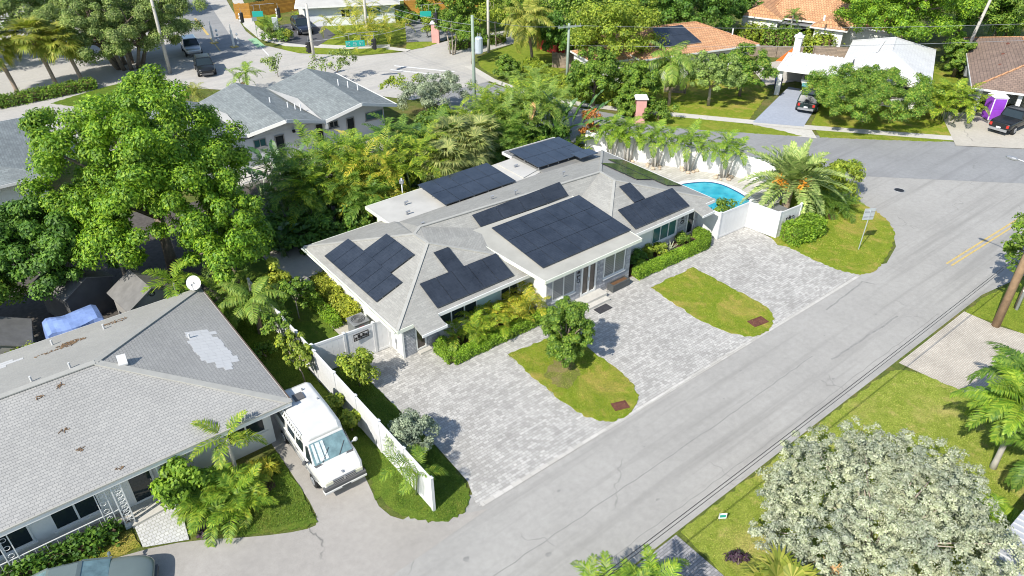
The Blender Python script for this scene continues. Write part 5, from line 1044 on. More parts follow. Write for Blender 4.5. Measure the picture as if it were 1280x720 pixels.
MB().box(-6.0, 6.9, 0, -.25, 7.1, 2.54).build('wall', 'shed_grey', H4, world=False); m = MB(); m.box(-5.7, 5.8, 2.9, -5.05, 6.45, 4.7); m.box(-5.82, 5.68, 4.7, -4.93, 6.57, 4.82); m.hexa([(-5.7, 5.8, 4.82), (-5.05, 5.8, 4.82), (-5.05, 6.45, 4.82), (-5.7, 6.45, 4.82), (-5.5, 6, 5.1), (-5.25, 6, 5.1), (-5.25, 6.25, 5.1), (-5.5, 6.25, 5.1)]); m.build('chimney', 'trim_white', H4, world=False)
m = MB(); m.beam((2.0, 7.0, 3.98), (2.3, 11.2, 4.06), .22, .09); m.build('roof_step', 'white_tiles', H4, world=False)
def rotwin(h, a, b, z0, z1, nn, pane, **k):
    """window on a rotated house: built in house axes"""
    a, b = Vector((*a, 0)), Vector((*b, 0)); d = (b-a).normalized(); n = Vector((d.y, -d.x, 0)); L_ = (b-a).length; m = MB()
    def P(t, z, o): q = a+d*t+n*o; return (q.x, q.y, z)
    for t in [.04]+[L_*j/nn for j in range(1, nn)]+[L_-.04]: m.beam(P(t, z0+.083, .02), P(t, z1-.083, .02), .04, .08, up=tuple(d))
    for z in (z0+.04, z1-.04): m.beam(P(0, z, .02), P(L_, z, .02), .04, .08)
    w_ = m.build(k.get('name', 'window'), k.get('frame', 'trim_white'), h, world=False); MB().poly([P(.04, z0+.04, .01), P(L_-.04, z0+.04, .01), P(L_-.04, z1-.04, .01), P(.04, z1-.04, .01)]).build('pane', pane, w_, world=False); return w_
rotwin(H4, (.8, 2.8), (2.8, 2.8), .9, 2.2, 2, 'glass'); rotwin(H4, (4, 2.8), (6, 2.8), .9, 2.2, 2, 'glass'); rotwin(H4, (6.6, 4), (6.6, 5.6), 1, 2.2, 2, 'glass'); rotwin(H4, (6.6, 8), (6.6, 9.6), 1, 2.2, 2, 'glass')
# brown roof house at the right
H5 = thing('brown_roof_house', (74.0, 25.4, 0), 'house with a brown tile hip roof and open carport at the right edge', 'house', None, R(-64))
blk(H5, .8, 5.5, 8.4, 18.5, 2.4, 'wall_white'); blk(H5, 4.8, .9, 8.4, 5.499, 2.4, 'wall_white')
hip_roof(H5, .4, .5, 9.0, 19, 2.6, 4.3, .4, 'brown_tiles', 'y', None, 'orange_tiles')
for x in (.7, 3.9): MB().box(x, .6, 0, x+.35, .95, 2.42).build('post', 'trim_white', H5, world=False)
for (x, y, z) in ((2.4, 6, 3.4), (2.8, 9.5, 3.6), (3.4, 13, 3.85), (3.2, 15.5, 3.6)): MB().ball((x, y, z), .17, 8, 5, (1, 1, .8)).build('roof_vent', 'rust', H5, world=False)
rotwin(H5, (5.2, .9), (7.5, .9), .9, 2.1, 2, 'glass'); MB().box(-.1, 7.8, 1.5, .75, 8.9, 2.2).build('window_air_conditioner', 'grey_metal', H5, world=False)
# orange tiled houses
H6 = thing('orange_tile_house', (64, 53, 0), 'house with a pale orange tile roof and dark solar panels behind the trees', 'house', None, R(-15))
def solar_local(h, pts, nx, ny):
    a, b, c, d = [Vector(p) for p in pts]
    m = MB(); m.beam(a, b, .05, .05); m.beam(d, c, .05, .05); arr = m.build('solar_array', 'grey_metal', h, world=False)
    for i in range(nx):
        for j in range(ny):
            q = [a.lerp(b, u).lerp(d.lerp(c, u), v) for u, v in (((i+.01)/nx, (j+.01)/ny), ((i+.99)/nx, (j+.01)/ny), ((i+.99)/nx, (j+.99)/ny), ((i+.01)/nx, (j+.99)/ny))]
            MB().hexa(q+[p+Vector((0, 0, .05)) for p in q]).build('solar_panel', 'solar_cell', arr, world=False)
blk(H6, -6, -4.2, 7.5, 4.2, 2.7, 'wall_white'); hip_roof(H6, -6, -4.4, 7.6, 4.4, 2.8, 4.5, .6, 'orange_tiles', 'x', None, 'orange_tiles')
solar_local(H6, [(-4.2, -3.6, 3.35), (1.6, -3.6, 3.35), (1.0, -.6, 4.5), (-2.6, -.6, 4.5)], 6, 2); pipe(H6, 70, 50, 3.6, .6, .07)
rotwin(H6, (2.5, -4.2), (4.5, -4.2), 1, 2.2, 2, 'glass'); rotwin(H6, (-4, -4.2), (-2, -4.2), 1, 2.2, 2, 'glass')
H6b = thing('white_annex', (55.6, 53.6, 0), 'small white walled building half hidden behind the bright tree', 'building', None, R(-15)); blk(H6b, -2.6, -1.6, 3, 3, 2.5, 'wall_white'); hip_roof(H6b, -2.6, -1.6, 3, 3, 2.55, 3.3, .3, 'orange_tiles', 'x'); rotwin(H6b, (1, -1.6), (2.2, -1.6), 1, 2, 1, 'glass')
H7 = thing('orange_tile_house', (81.2, 50.8, 0), 'white house with a bright orange tile roof at the top right', 'house', None, R(-70))
blk(H7, -4.6, .5, -.3, 10, 2.8, 'wall_white'); hip_roof(H7, -4.8, .4, -.1, 10, 2.9, 4.3, .35, 'orange_tiles', 'y', .02); MB().poly([(-4.6, .49, 2.8), (-.3, .49, 2.8), (-2.45, .49, 4.1)]).build('gable', 'wall_white', H7, world=False)
blk(H7, -.299, 1.6, 12, 11, 2.8, 'wall_white'); hip_roof(H7, -1.6, 1.5, 12.4, 11, 2.95, 5.3, .5, 'orange_tiles', 'x', 1.2, 'orange_tiles'); blk(H7, 4.2, -.6, 7.4, 1.599, 2.75, 'wall_white'); hip_roof(H7, 4.1, -.7, 7.5, 5, 2.85, 3.9, .35, 'orange_tiles', 'y', .02); MB().poly([(4.2, -.61, 2.75), (7.4, -.61, 2.75), (5.8, -.61, 3.75)]).build('gable', 'wall_white', H7, world=False)
rotwin(H7, (.4, 1.6), (1.6, 1.6), .9, 2.2, 2, 'glass'); rotwin(H7, (2.2, 1.6), (3.8, 1.6), .9, 2.2, 2, 'glass'); rotwin(H7, (4.9, -.6), (6.6, -.6), .9, 2.2, 2, 'glass'); m = MB(); m.box(-.2, .2, 2.5, 4.1, 1.58, 2.6); m.build('awning', 'grey_metal', H7, world=False); pipe(H7, 86.5, 48.5, 4.0, .5, .12)
# white bungalow and what stands at the top
H8 = thing('white_bungalow', (48, 90, 0), 'low white bungalow with pale grey roof at the top of the picture', 'house', None, R(-27))
blk(H8, -8.6, 0, 3.0, 8, 2.6, 'wall_grey'); blk(H8, -9.5, 3.2, -8.601, 9, 2.6, 'wall_white'); hip_roof(H8, -9.2, -.3, 3.2, 9, 2.7, 4.2, .5, 'flat_roof_white', 'x')
rotwin(H8, (-.9, 0), (1.2, 0), 1.0, 2.2, 2, 'glass_teal'); rotwin(H8, (-4, 0), (-2.8, 0), 1.0, 2.1, 2, 'glass'); rotwin(H8, (-9.5, 8.4), (-9.5, 6), 1.0, 2.1, 3, 'glass')
go = thing('garden_ornament', (46.3, 89.0, .05), 'small white garden ornament below the bungalow window', 'ornament'); MB().tube([(46.3, 89, .05), (46.3, 89, .25), (46.3, 89, .5), (46.3, 89, .8)], [.25, .14, .2, .1], 8).ball((46.3, 89, .9), .15).build('figure', 'trim_white', go)
H9 = thing('teal_trim_house', (62, 98, 0), 'grey house with teal shutters at the top behind the hedge', 'house', None, R(-27)); blk(H9, -7, 0, 4, 7, 2.8, 'wall_grey'); hip_roof(H9, -7, 0, 4, 7, 2.85, 4.5, .5, 'flat_roof_white', 'x'); rotwin(H9, (-6, 0), (-4, 0), 1, 2.2, 2, 'glass_teal'); rotwin(H9, (-2, 0), (0, 0), 1, 2.2, 2, 'glass_teal')
H10 = thing('maroon_shed', (60.5, 66.0, 0), 'dark maroon shed behind the wooden fence at the utility pole', 'shed'); MB().box(57.5, 64, 0, 62.5, 67.5, 2.3).build('wall', 'red_paint', H10); m = MB(); m.hexa([(57.2, 63.6, 2.31), (62.8, 63.6, 2.31), (62.8, 67.8, 2.5), (57.2, 67.8, 2.5), (57.2, 63.6, 2.4), (62.8, 63.6, 2.4), (62.8, 67.8, 2.6), (57.2, 67.8, 2.6)]); m.build('roof', 'shed_roof', H10); dr = MB(); dr.box(59, 63.93, .05, 60, 63.995, 2.0); dr.build('door', 'shed_dark', H10)
rf8 = thing('metal_roof_building', (26.8, 0, 0), 'building with a ribbed pale metal roof at the lower right corner', 'building'); MB().box(22.8, -8, 0, 36, 1.6, 2.35).build('wall', 'wall_white', rf8)
m = MB(); m.prism([(22.2, -8), (36, -8), (36, 2.35), (22.2, 2.35)], lambda x, y: 2.4+.1*(2.35-y), lambda x, y: 2.46+.1*(2.35-y))
for k in range(46): x = 22.3+k*.3; m.beam((x, 2.34, 2.48), (x, -8, 3.515), .05, .04)
m.build('roof', 'metal_sheet', rf8)
# ------------------------------------------------------------------ fences beyond
def board_fence(name, pts, h, mat, label, cat='fence', th=.04):
    o = thing(name, (*pts[0], 0), label, cat)
    for a, b in zip(pts[:-1], pts[1:]):
        A, B = Vector((*a, 0)), Vector((*b, 0)); L_ = (B-A).length; n = max(1, int(L_/2.4)); m = MB(); k_ = int(L_/.15); r = random.Random(int(L_*100))
        for k in range(k_):
            p0, p1 = A.lerp(B, k/k_), A.lerp(B, (k+.93)/k_); hh = h+r.uniform(-.04, .04); m.beam(p0+Vector((0, 0, hh/2)), p1+Vector((0, 0, hh/2)), th*r.uniform(.8, 1.2), hh)
        m.build('panel', mat, o)
        for k in range(n+1): q = A.lerp(B, k/n); d = (B-A).normalized(); s = Vector((-d.y, d.x, 0))*.07; MB().box(q.x-.05+s.x, q.y-.05+s.y, 0, q.x+.05+s.x, q.y+.05+s.y, h+.05).build('post', mat, o)
    return o
board_fence('orange_fence', [(34.9, 104.2), (36.6, 103.2), (43.6, 103.8), (43.8, 107)], 2.0, 'orange_fence', 'orange brown board fence around the corner yard at the top left')
board_fence('orange_fence', [(54.5, 92.5), (60, 89.5), (64, 87)], 1.8, 'orange_fence', 'low orange board fence at the top centre behind thin trunks')
board_fence('grey_board_fence', [(53.9, 60.6), (56.2, 57.2), (58.8, 54.4)], 1.7, 'wood_fence', 'weathered grey board fence behind the coconut palm and utility pole')
board_fence('grey_board_fence', [(78.5, 45.5), (76.6, 47.6), (72.5, 52.3)], 1.3, 'wood_fence', 'weathered board fence in front of the bright orange roof')
board_fence('grey_board_fence', [(82.2, 41.2), (79.3, 44.6)], 1.5, 'wood_fence', 'pale weathered board fence behind the white chimney')
board_fence('brown_board_fence', [(58.5, 45.6), (57.2, 47.2)], 1.5, 'wood_fence', 'short brown board fence behind the drooping queen palm')
# ------------------------------------------------------------------ street furniture
def util_pole(nm, x, y, h, r, mat, label, cross=None, rz=0, lean=(0, 0), trans=False):
    t = thing(nm, (x, y, 0), label, 'utility pole', None, rz); m = MB(); m.tube([(0, 0, -.1), (lean[0]*.5, lean[1]*.5, h*.5), (lean[0], lean[1], h)], [r*1.1, r, r*.8], 10); m.build('pole', mat, t, world=False, smooth=True)
    for k, z in enumerate(cross or ()):
        MB().beam((lean[0]-1.2, lean[1]-.0-r-.04, z), (lean[0]+1.2, lean[1]-r-.04, z), .1, .12).build('crossarm', mat, t, world=False); m = MB()
        for x_ in (-1.1, -.6, .6, 1.1): m.tube([(lean[0]+x_, lean[1]-r-.04, z+.06), (lean[0]+x_, lean[1]-r-.04, z+.25)], [.05, .03], 6)
        m.build('insulator', 'grey_metal', t, world=False)
    if trans:
        m = MB(); m.tube([(.5, -.1, h-3.2), (.5, -.1, h-3.1), (.5, -.1, h-1.9), (.5, -.1, h-1.8)], [.26, .34, .34, .28], 14); m.build('transformer', 'trans_grey', t, world=False, smooth=False); m = MB(); m.tube([(.42, -.1, h-1.8), (.42, -.1, h-1.45)], .05, 6); m.tube([(.62, -.1, h-1.8), (.62, -.1, h-1.5)], .05, 6); m.beam((.1, 0, h-2.5), (.3, -.05, h-2.5), .1, .5); m.build('bushing', 'grey_metal', t, world=False)
    return t
g = G(549, 134); util_pole('utility_pole', 37.3, 52.3, 9.4, .15, 'green_pole', 'greenish utility pole with a grey transformer rising from the palm thicket', None, R(-30), trans=True)
p706 = G(708, 113); util_pole('utility_pole', p706.x, p706.y, 6.6, .14, 'green_pole', 'utility pole with a wide crossarm beside the clipped hedge', (6.3,), R(-20))
for px_, py_, h, lab, mt in ((393, 76, 6.2, 'tall pale concrete pole on the corner verge near the blank grey sign', 'concrete_pole'), (461, 57, 9, 'tan wooden pole in front of the golden clump palm', 'concrete_pole'), (611, 66, 8.2, 'tan pole left of the coconut palm', 'concrete_pole'), (213, 92, 9, 'grey pole standing at the right of the banyan crown', 'grey_pole')):
    g = G(px_, py_); util_pole('utility_pole', g.x, g.y, h, .17, mt, lab)
g = G(1196, 88); util_pole('utility_pole', g.x, g.y, 8, .17, 'grey_pole', 'weathered grey pole leaning between the white roof and the brown roof', None, 0, (.6, -.8))
rp = util_pole('utility_pole', 41.35, 8.9, 10.2, .2, 'wood_pole', 'thick brown wooden pole at the corner of the neighbour brick driveway', (9.6,), R(90))
la = thing('street_lamp', (41.35, 9.05, 0), 'street lamp arm reaching over the road from the brown wooden pole', 'street lamp'); m = MB(); m.tube([(41.35, 9.1, 8.6), (41.35, 10.2, 9.15), (41.35, 11.0, 9.2)], .035, 6); m.build('arm', 'grey_metal', la); MB().ball((41.35, 11.25, 9.18), .28, 8, 5, (.5, 1.2, .35)).build('lamp_head', 'grey_metal', la)
def wire(pts, sag, label, r=.018, mat='dark_iron'):
    m = MB()
    for a, b in zip(pts[:-1], pts[1:]):
        a, b = Vector(a), Vector(b); n = 14; m.tube([tuple(a.lerp(b, k/n)-Vector((0, 0, sag*4*(k/n)*(1-k/n)))) for k in range(n+1)], r, 4)
    return tag(m.build('power_line', mat), label, 'power line')
wire([(-15, 8.95, 5.15), (41.2, 8.95, 5.1), (85, 8.95, 5.1)], .4, 'upper dark cable running along the near street edge to the brown pole', .013); wire([(-15, 9.0, 4.8), (41.2, 9.0, 4.75), (85, 9, 4.7)], .4, 'lower dark cable running along the near street edge to the brown pole', .011)
t7 = (p706.x, p706.y, 6.4)
wire([t7, (88, 18, 8)], .5, 'thin upper wire from the crossarm pole to the right edge', .016, 'grey_metal'); wire([(p706.x, p706.y, 4.5), (80, 20, 7.2)], .4, 'thin lower wire from the crossarm pole towards the brown roof', .016, 'grey_metal')
wire([(37.3, 52.3, 9.2), t7], .4, 'thin wire between the transformer pole and the crossarm pole', .016, 'grey_metal'); g = G(213, 92)
for k, z in enumerate((8.8, 8.2)): wire([(g.x, g.y, z), (36, 74+k*.5, z-.4), (37.3, 52.4, z-.2)], .5, ('upper' if k == 0 else 'lower')+' pale wire crossing the intersection from the pole by the banyan', .018, 'grey_metal')
# stop sign seen from behind, yard sign, lids
sg = thing('road_sign', (43.15, 18.1, .05), 'back of a pale road sign on a thin post in the corner lawn', 'road sign', None, R(-32)); m = MB(); m.tube([(0, 0, 0), (0.06, 0, 2.95)], .03, 6); m.build('post', 'sign_back', sg, world=False); m = MB(); m.box(-.34, .03, 2.15, .4, .05, 2.95); m.build('panel', 'sign_back', sg, world=False, bevel=.04); m = MB(); m.box(-.3, .0, 2.35, .36, .028, 2.4); m.box(-.3, .0, 2.7, .36, .028, 2.75); m.build('brace', 'grey_metal', sg, world=False)
ys = thing('yard_sign', (18.7, 9.95, .05), 'small white and teal yard sign on the lawn beside the silver tree', 'sign', None, R(-35)); m = MB(); m.box(-.16, -.01, .12, .16, .01, .42); m.build('panel', 'sign_white', ys, world=False); m = MB(); m.box(-.12, -.018, .2, .12, -.0105, .34); m.build('print', 'sign_green', ys, world=False); m = MB(); m.beam((-.1, 0, -.1), (-.1, 0, .12), .012, .012); m.beam((.1, 0, -.1), (.1, 0, .12), .012, .012); m.build('leg', 'grey_metal', ys, world=False)
def lid(x, y, w_, d_, label, rz=0, two=False, mat='rust', rnd=False):
    t = thing('utility_cover', (x, y, .05), label, 'utility cover', None, rz)
    for k in range(2 if two else 1):
        o_ = (k-.5)*(w_+.1) if two else 0; m = MB(); m.prism(chaikin([(o_-w_/2, -d_/2), (o_+w_/2, -d_/2), (o_+w_/2, d_/2), (o_-w_/2, d_/2)], 2) if rnd else [(o_-w_/2, -d_/2), (o_+w_/2, -d_/2), (o_+w_/2, d_/2), (o_-w_/2, d_/2)], 0, .03); m.build('cover', mat, t, world=False, bevel=.01)
        m = MB()
        for s in (-1, 1): m.beam((o_-w_/2-.05, s*(d_/2+.03), .01), (o_+w_/2+.05, s*(d_/2+.03), .01), .05, .05); m.beam((o_+s*(w_/2+.03), -d_/2, .01), (o_+s*(w_/2+.03), d_/2, .01), .05, .049)
        m.build('frame', 'rust', t, world=False)
lid(20.35, 17.25, .66, .42, 'single rust brown utility cover in the lawn island with the round tree', R(-20)); lid(31.3, 17.3, .42, .5, 'pair of rust brown utility covers in the treeless lawn island', R(-10), True); lid(45.9, 21.7, .8, .35, 'long brown drain cover at the edge of the corner lawn', R(40))
g = G(1124, 238); t = thing('manhole_cover', (g.x, g.y, .01), 'dark round manhole cover in the road at the junction', 'manhole cover'); MB().tube([(g.x, g.y, .0), (g.x, g.y, .024)], .34, 20).build('cover', 'dark_iron', t); 
m = MB(); m.tube([(g.x+.36*math.cos(k/20*6.283), g.y+.36*math.sin(k/20*6.283), .016) for k in range(21)], .025, 4); m.build('rim', 'grey_metal', t)
# pink gate pillars
for px_, py_, h, lab in ((799, 153, 2.3, 'pink entrance pillar with a white cap beside the queen palm'), (545, 53, 2.3, 'pink entrance pillar with a white cap at the far corner drive')):
    g = G(px_, py_); t = thing('gate_pillar', (g.x, g.y, 0), lab, 'pillar', None, R(-40)); MB().box(-.45, -.45, 0, .45, .45, h).build('shaft', 'pink', t, world=False, bevel=.02); m = MB(); m.hexa([(-.6, -.6, h), (.6, -.6, h), (.6, .6, h), (-.6, .6, h), (-.5, -.5, h+.16), (.5, -.5, h+.16), (.5, .5, h+.16), (-.5, .5, h+.16)]); m.build('cap', 'trim_white', t, world=False); m = MB()
    for k in range(9): m.box(-.49, -.35+rg.random()*.5, .4+k*.2, -.452, -.3+rg.random()*.6+.1, .5+k*.2)
    m.build('plaque', 'rust', t, world=False)
# portable toilet, bins, orange sheet
pt = thing('portable_toilet', (74.9, 23.3, .06), 'purple portable toilet with a white roof in front of the brown roofed carport', 'portable toilet', None, R(-42)); m = MB(); m.box(-.6, -.6, .06, .6, .6, 2.15); m.build('body', 'trim_white', pt, world=False, bevel=.03); m = MB(); m.box(-.5, -.64, .15, .5, -.602, 2.05); dr = m.build('door', 'purple', pt, world=False); m = MB()
for z in (.25, 1.1): m.box(-.4, -.662, z, .4, -.643, z+.75)
m.build('door_panel', 'purple', dr, world=False); MB().box(-.62, -.601, .1, -.603, .6, 2.1).build('side_panel', 'purple', pt, world=False); m = MB(); m.hexa([(-.66, -.66, 2.151), (.66, -.66, 2.151), (.66, .66, 2.151), (-.66, .66, 2.151), (-.4, -.4, 2.4), (.4, -.4, 2.4), (.4, .4, 2.4), (-.4, .4, 2.4)]); m.build('roof', 'trim_white', pt, world=False)
g = G(971, 112); t = thing('wheelie_bin', (g.x, g.y, .05), 'dark blue wheelie bin beside the white carport post', 'bin', None, R(-50)); m = MB(); m.hexa([(-.28, -.3, .05), (.28, -.3, .05), (.28, .3, .05), (-.28, .3, .05), (-.36, -.38, 1.1), (.36, -.38, 1.1), (.36, .38, 1.1), (-.36, .38, 1.1)]); m.build('body', 'blue_plastic', t, world=False); m = MB(); m.hexa([(-.38, -.4, 1.1), (.38, -.4, 1.1), (.38, .42, 1.1), (-.38, .42, 1.1), (-.34, -.36, 1.18), (.34, -.36, 1.18), (.34, .4, 1.2), (-.34, .4, 1.2)]); m.build('lid', 'blue_plastic', t, world=False)
t = thing('orange_screen', (75.8, 46.2, .05), 'bright orange triangular sheet against the pale board fence', 'screen'); m = MB(); m.hexa([(75.3, 46.6, .05), (76.5, 45.4, .05), (76.55, 45.45, .05), (75.35, 46.65, .05), (76.4, 45.5, 1.5), (76.5, 45.4, 1.6), (76.55, 45.45, 1.6), (76.45, 45.55, 1.5)]); m.build('sheet', 'orange_plastic', t)
# signals, street names and lane posts at the intersection
def signal(px_, py_, z, label, nz_=3, mast=True, white=False):
    g = G(px_, py_, z); t = thing('traffic_signal', (g.x, g.y, z-.55), label, 'traffic signal', None, R(40)); m = MB(); m.box(-.18, -.16, 0, .18, .12, 1.1); m.build('housing', 'dark_iron', t, world=False, bevel=.03)
    for k in range(nz_): m = MB(); m.tube([(0, .12, .2+k*.34), (0, .3, .2+k*.34)], .13, 10); m.build('visor', 'trim_white' if white else 'dark_iron', t, world=False)
    m = MB(); m.tube([(0, 0, 1.1), (0, 0, 1.6)], .03, 6); m.build('hanger', 'grey_metal', t, world=False)
for a in ((386, 59, 3.4, 'dark traffic signal hanging right of the corner verge pole'), (468, 55, 3.4, 'dark traffic signal right of the tan wooden pole'), (348, 16, 4.0, 'banded traffic signal above the dark parked SUV', 3, True, True), (302, 22, 4.0, 'banded traffic signal left of the small green street sign', 3, True, True), (545, 22, 4.4, 'dark traffic signal above the far pink pillar')): signal(*a)
wire([tuple(G(386, 52, 4.4)), tuple(G(443, 42, 5)), tuple(G(468, 44, 4.6)), tuple(G(510, 33, 5))], .1, 'span wire carrying the two dark traffic signals', .02, 'grey_metal')
def letters(o, word, y, z0, hgt, w_, mat, face=-1):
    """block capitals drawn with bars on the sign's face"""
    SEG = {'N': ((0, 0, 0, 1), (0, 1, 1, 0), (1, 0, 1, 1)), 'E': ((0, 0, 0, 1), (0, 1, 1, 1), (0, .5, .8, .5), (0, 0, 1, 0)), '2': ((0, 1, 1, 1), (1, 1, 1, .5), (1, .5, 0, .5), (0, .5, 0, 0), (0, 0, 1, 0)), '6': ((1, 1, 0, 1), (0, 1, 0, 0), (0, 0, 1, 0), (1, 0, 1, .5), (1, .5, 0, .5)), 'S': ((1, 1, 0, 1), (0, 1, 0, .5), (0, .5, 1, .5), (1, .5, 1, 0), (1, 0, 0, 0)), 'T': ((0, 1, 1, 1), (.5, 1, .5, 0)), ' ': ()}
    m = MB(); x = -w_*len(word)/2
    for ch in word+' ':
        if ch == ' ' and m.v: m.build('lettering', mat, o, world=False); m = MB()
        for (a, b, c, d) in SEG[ch]: m.beam((x+a*w_*.6, y, z0+b*hgt), (x+c*w_*.6, y, z0+d*hgt), .012, .05, up=(0, 1, 0))
        x += w_
for px_, py_, wd, lab, word in ((444, 54, 1.9, 'teal street name sign lettered in white hanging beside the tan wooden pole', 'NE 26 ST'), (532, 17, 1.3, 'blank teal street sign hanging above the far pink pillar', None), (322, 17, 1.2, 'small teal street sign in front of the orange brown fence', None)):
    g = G(px_, py_, 4.2); t = thing('street_sign', (g.x, g.y, 3.85), lab, 'street sign', None, AZ-math.pi/2+R(12)); MB().box(-wd/2, -.02, 0, wd/2, .02, .62).build('panel', 'sign_green', t, world=False, bevel=.03)
    if word: letters(t, word, -.03, .16, .3, .21, 'sign_white')
    m = MB(); m.tube([(-wd*.3, 0, .62), (-wd*.3, 0, 1.3)], .025, 5); m.tube([(wd*.3, 0, .62), (wd*.3, 0, 1.3)], .025, 5); m.beam((-wd*.5, 0, 1.3), (wd*.5+1.4, 0, 1.4), .04, .04); m.build('bracket', 'grey_metal', t, world=False)
for px_, py_, lab in ((268, 54, 'white lane delineator post on the left of the pair at the cross street'), (293, 59, 'white lane delineator post on the right of the pair at the cross street')):
    g = G(px_, py_); t = thing('delineator_post', (g.x, g.y, .03), lab, 'traffic post'); m = MB(); m.tube([(g.x, g.y, .03), (g.x-.05, g.y, 2.0)], [.14, .12], 8); m.tube([(g.x-.05, g.y, 2.0), (g.x-.06, g.y, 2.7)], [.06, .04], 6); m.build('post', 'trim_white', t); MB().box(g.x-.4, g.y-.4, .03, g.x+.4, g.y+.4, .12).build('base', 'yellow_paint', t); m = MB()
    for z in (.5, 1.0, 1.5): MB().ball((g.x+.42, g.y-.35, z), .16, 7, 5).build('reflector', 'trim_white', t)
g = G(346, 40); t = thing('notice_board', (g.x, g.y, .05), 'blank pale grey upright sign board among corner shrubs', 'sign', None, AZ-math.pi/2); MB().box(-.38, -.06, .2, .38, .06, 1.75).build('panel', 'sign_back', t, world=False, bevel=.05); m = MB(); m.beam((-.25, 0, 0), (-.25, 0, .22), .06, .06); m.beam((.25, 0, 0), (.25, 0, .22), .06, .06); m.build('leg', 'grey_metal', t, world=False)
g = G(322, 47); t = thing('street_post_sign', (g.x, g.y, .05), 'small sign on a thin post at the pavement edge of the cross street', 'sign'); m = MB(); m.tube([(g.x, g.y, 0), (g.x, g.y, 2.3)], .03, 5); m.build('post', 'grey_metal', t); MB().box(g.x-.3, g.y-.05, 2.0, g.x+.3, g.y-.02, 2.5).build('panel', 'sign_back', t)
for k, (dx, dy) in enumerate(((0, 0),)): 
    g = G(1270, 388); t = thing('pvc_pipe', (g.x, g.y, .05), 'short pale upright pipe in the grass right of the brown pole', 'pipe'); m = MB(); m.tube([(g.x, g.y, .0), (g.x, g.y, 1.3)], .08, 8); m.build('tube', 'grey_metal', t); MB().tube([(g.x, g.y, 1.3), (g.x, g.y, 1.38)], .1, 8).build('cap', 'trim_white', t)
t = thing('patio_box', (42.2, 23.9, .03), 'dark grey box behind the pool fence under the date palm', 'box'); m = MB(); m.box(41.5, 23.4, .03, 42.9, 24.1, .9); m.build('body', 'planter_grey', t, bevel=.03); MB().box(41.45, 23.35, .901, 42.95, 24.15, .97).build('lid', 'grey_metal', t, bevel=.02)
r = random.Random(3); BL = [('boulders ringing the palms by the white wall', q) for q in ((41.6, 37.4), (42.6, 35.3), (44.2, 33.1), (45.3, 30.6))]
for j, (grp, (bx, by)) in enumerate(BL):
    o = thing('stone_ring', (bx, by, 0), 'stones', 'stone ring', grp)
    for k in range(7): a = k*.9; MB().ball((bx+.55*math.cos(a)+r.uniform(-.1, .1), by+.55*math.sin(a)+r.uniform(-.1, .1), .1), r.uniform(.1, .2), 6, 4, (1, 1.1, .7)).build('stone', 'boulder', o)
    tag(o, ('farthest', 'second farthest', 'second nearest', 'nearest')[j]+' pale stone ring at a pool palm foot along the white wall', 'stone ring', grp)
# ------------------------------------------------------------------ vegetation
def at(px, py, z): g = G(px, py, z); return (g.x, g.y, 0)
# --- left: big trees
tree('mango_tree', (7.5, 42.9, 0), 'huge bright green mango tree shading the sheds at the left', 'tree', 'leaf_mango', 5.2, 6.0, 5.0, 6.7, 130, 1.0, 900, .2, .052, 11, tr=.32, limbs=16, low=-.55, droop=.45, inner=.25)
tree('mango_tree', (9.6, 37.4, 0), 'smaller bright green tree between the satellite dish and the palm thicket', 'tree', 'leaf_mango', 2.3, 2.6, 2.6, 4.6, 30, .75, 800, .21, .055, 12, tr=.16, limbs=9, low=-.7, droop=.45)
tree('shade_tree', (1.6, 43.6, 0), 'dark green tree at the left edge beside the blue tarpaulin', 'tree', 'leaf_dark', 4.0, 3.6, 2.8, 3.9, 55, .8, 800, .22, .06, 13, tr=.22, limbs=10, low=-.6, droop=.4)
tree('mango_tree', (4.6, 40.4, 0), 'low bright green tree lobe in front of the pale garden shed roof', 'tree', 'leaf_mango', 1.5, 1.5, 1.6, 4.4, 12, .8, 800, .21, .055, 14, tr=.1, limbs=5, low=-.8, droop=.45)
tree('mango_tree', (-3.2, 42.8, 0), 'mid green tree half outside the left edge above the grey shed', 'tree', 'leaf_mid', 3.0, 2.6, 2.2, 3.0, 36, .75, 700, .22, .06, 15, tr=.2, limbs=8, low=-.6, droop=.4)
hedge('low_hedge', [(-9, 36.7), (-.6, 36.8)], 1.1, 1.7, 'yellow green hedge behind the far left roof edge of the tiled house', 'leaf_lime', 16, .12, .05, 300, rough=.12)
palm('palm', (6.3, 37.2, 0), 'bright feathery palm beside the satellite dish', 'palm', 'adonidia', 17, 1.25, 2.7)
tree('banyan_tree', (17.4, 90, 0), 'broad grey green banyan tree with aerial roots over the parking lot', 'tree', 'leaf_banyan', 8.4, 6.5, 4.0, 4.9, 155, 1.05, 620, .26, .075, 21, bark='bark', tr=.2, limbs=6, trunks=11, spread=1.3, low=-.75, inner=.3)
tree('roadside_tree', (2, 102, 0), 'grey green tree behind the banyan at the top left edge', 'tree', 'leaf_banyan', 12, 7, 3.8, 5.6, 130, 1.5, 380, .36, .11, 22, tr=.3, low=-.5)
tree('roadside_tree', (24.5, 112, 0), 'dark street tree at the top beside the cross street', 'tree', 'leaf_mid', 3.6, 3.6, 3, 6, 36, 1.2, 260, .36, .12, 23, tr=.25, low=-.5)
tree('roadside_tree', (14, 118, 0), 'round tree beyond the parking lot at the top edge', 'tree', 'leaf_mid', 7, 6, 4, 5.5, 50, 1.6, 260, .42, .14, 24, tr=.3, low=-.5)
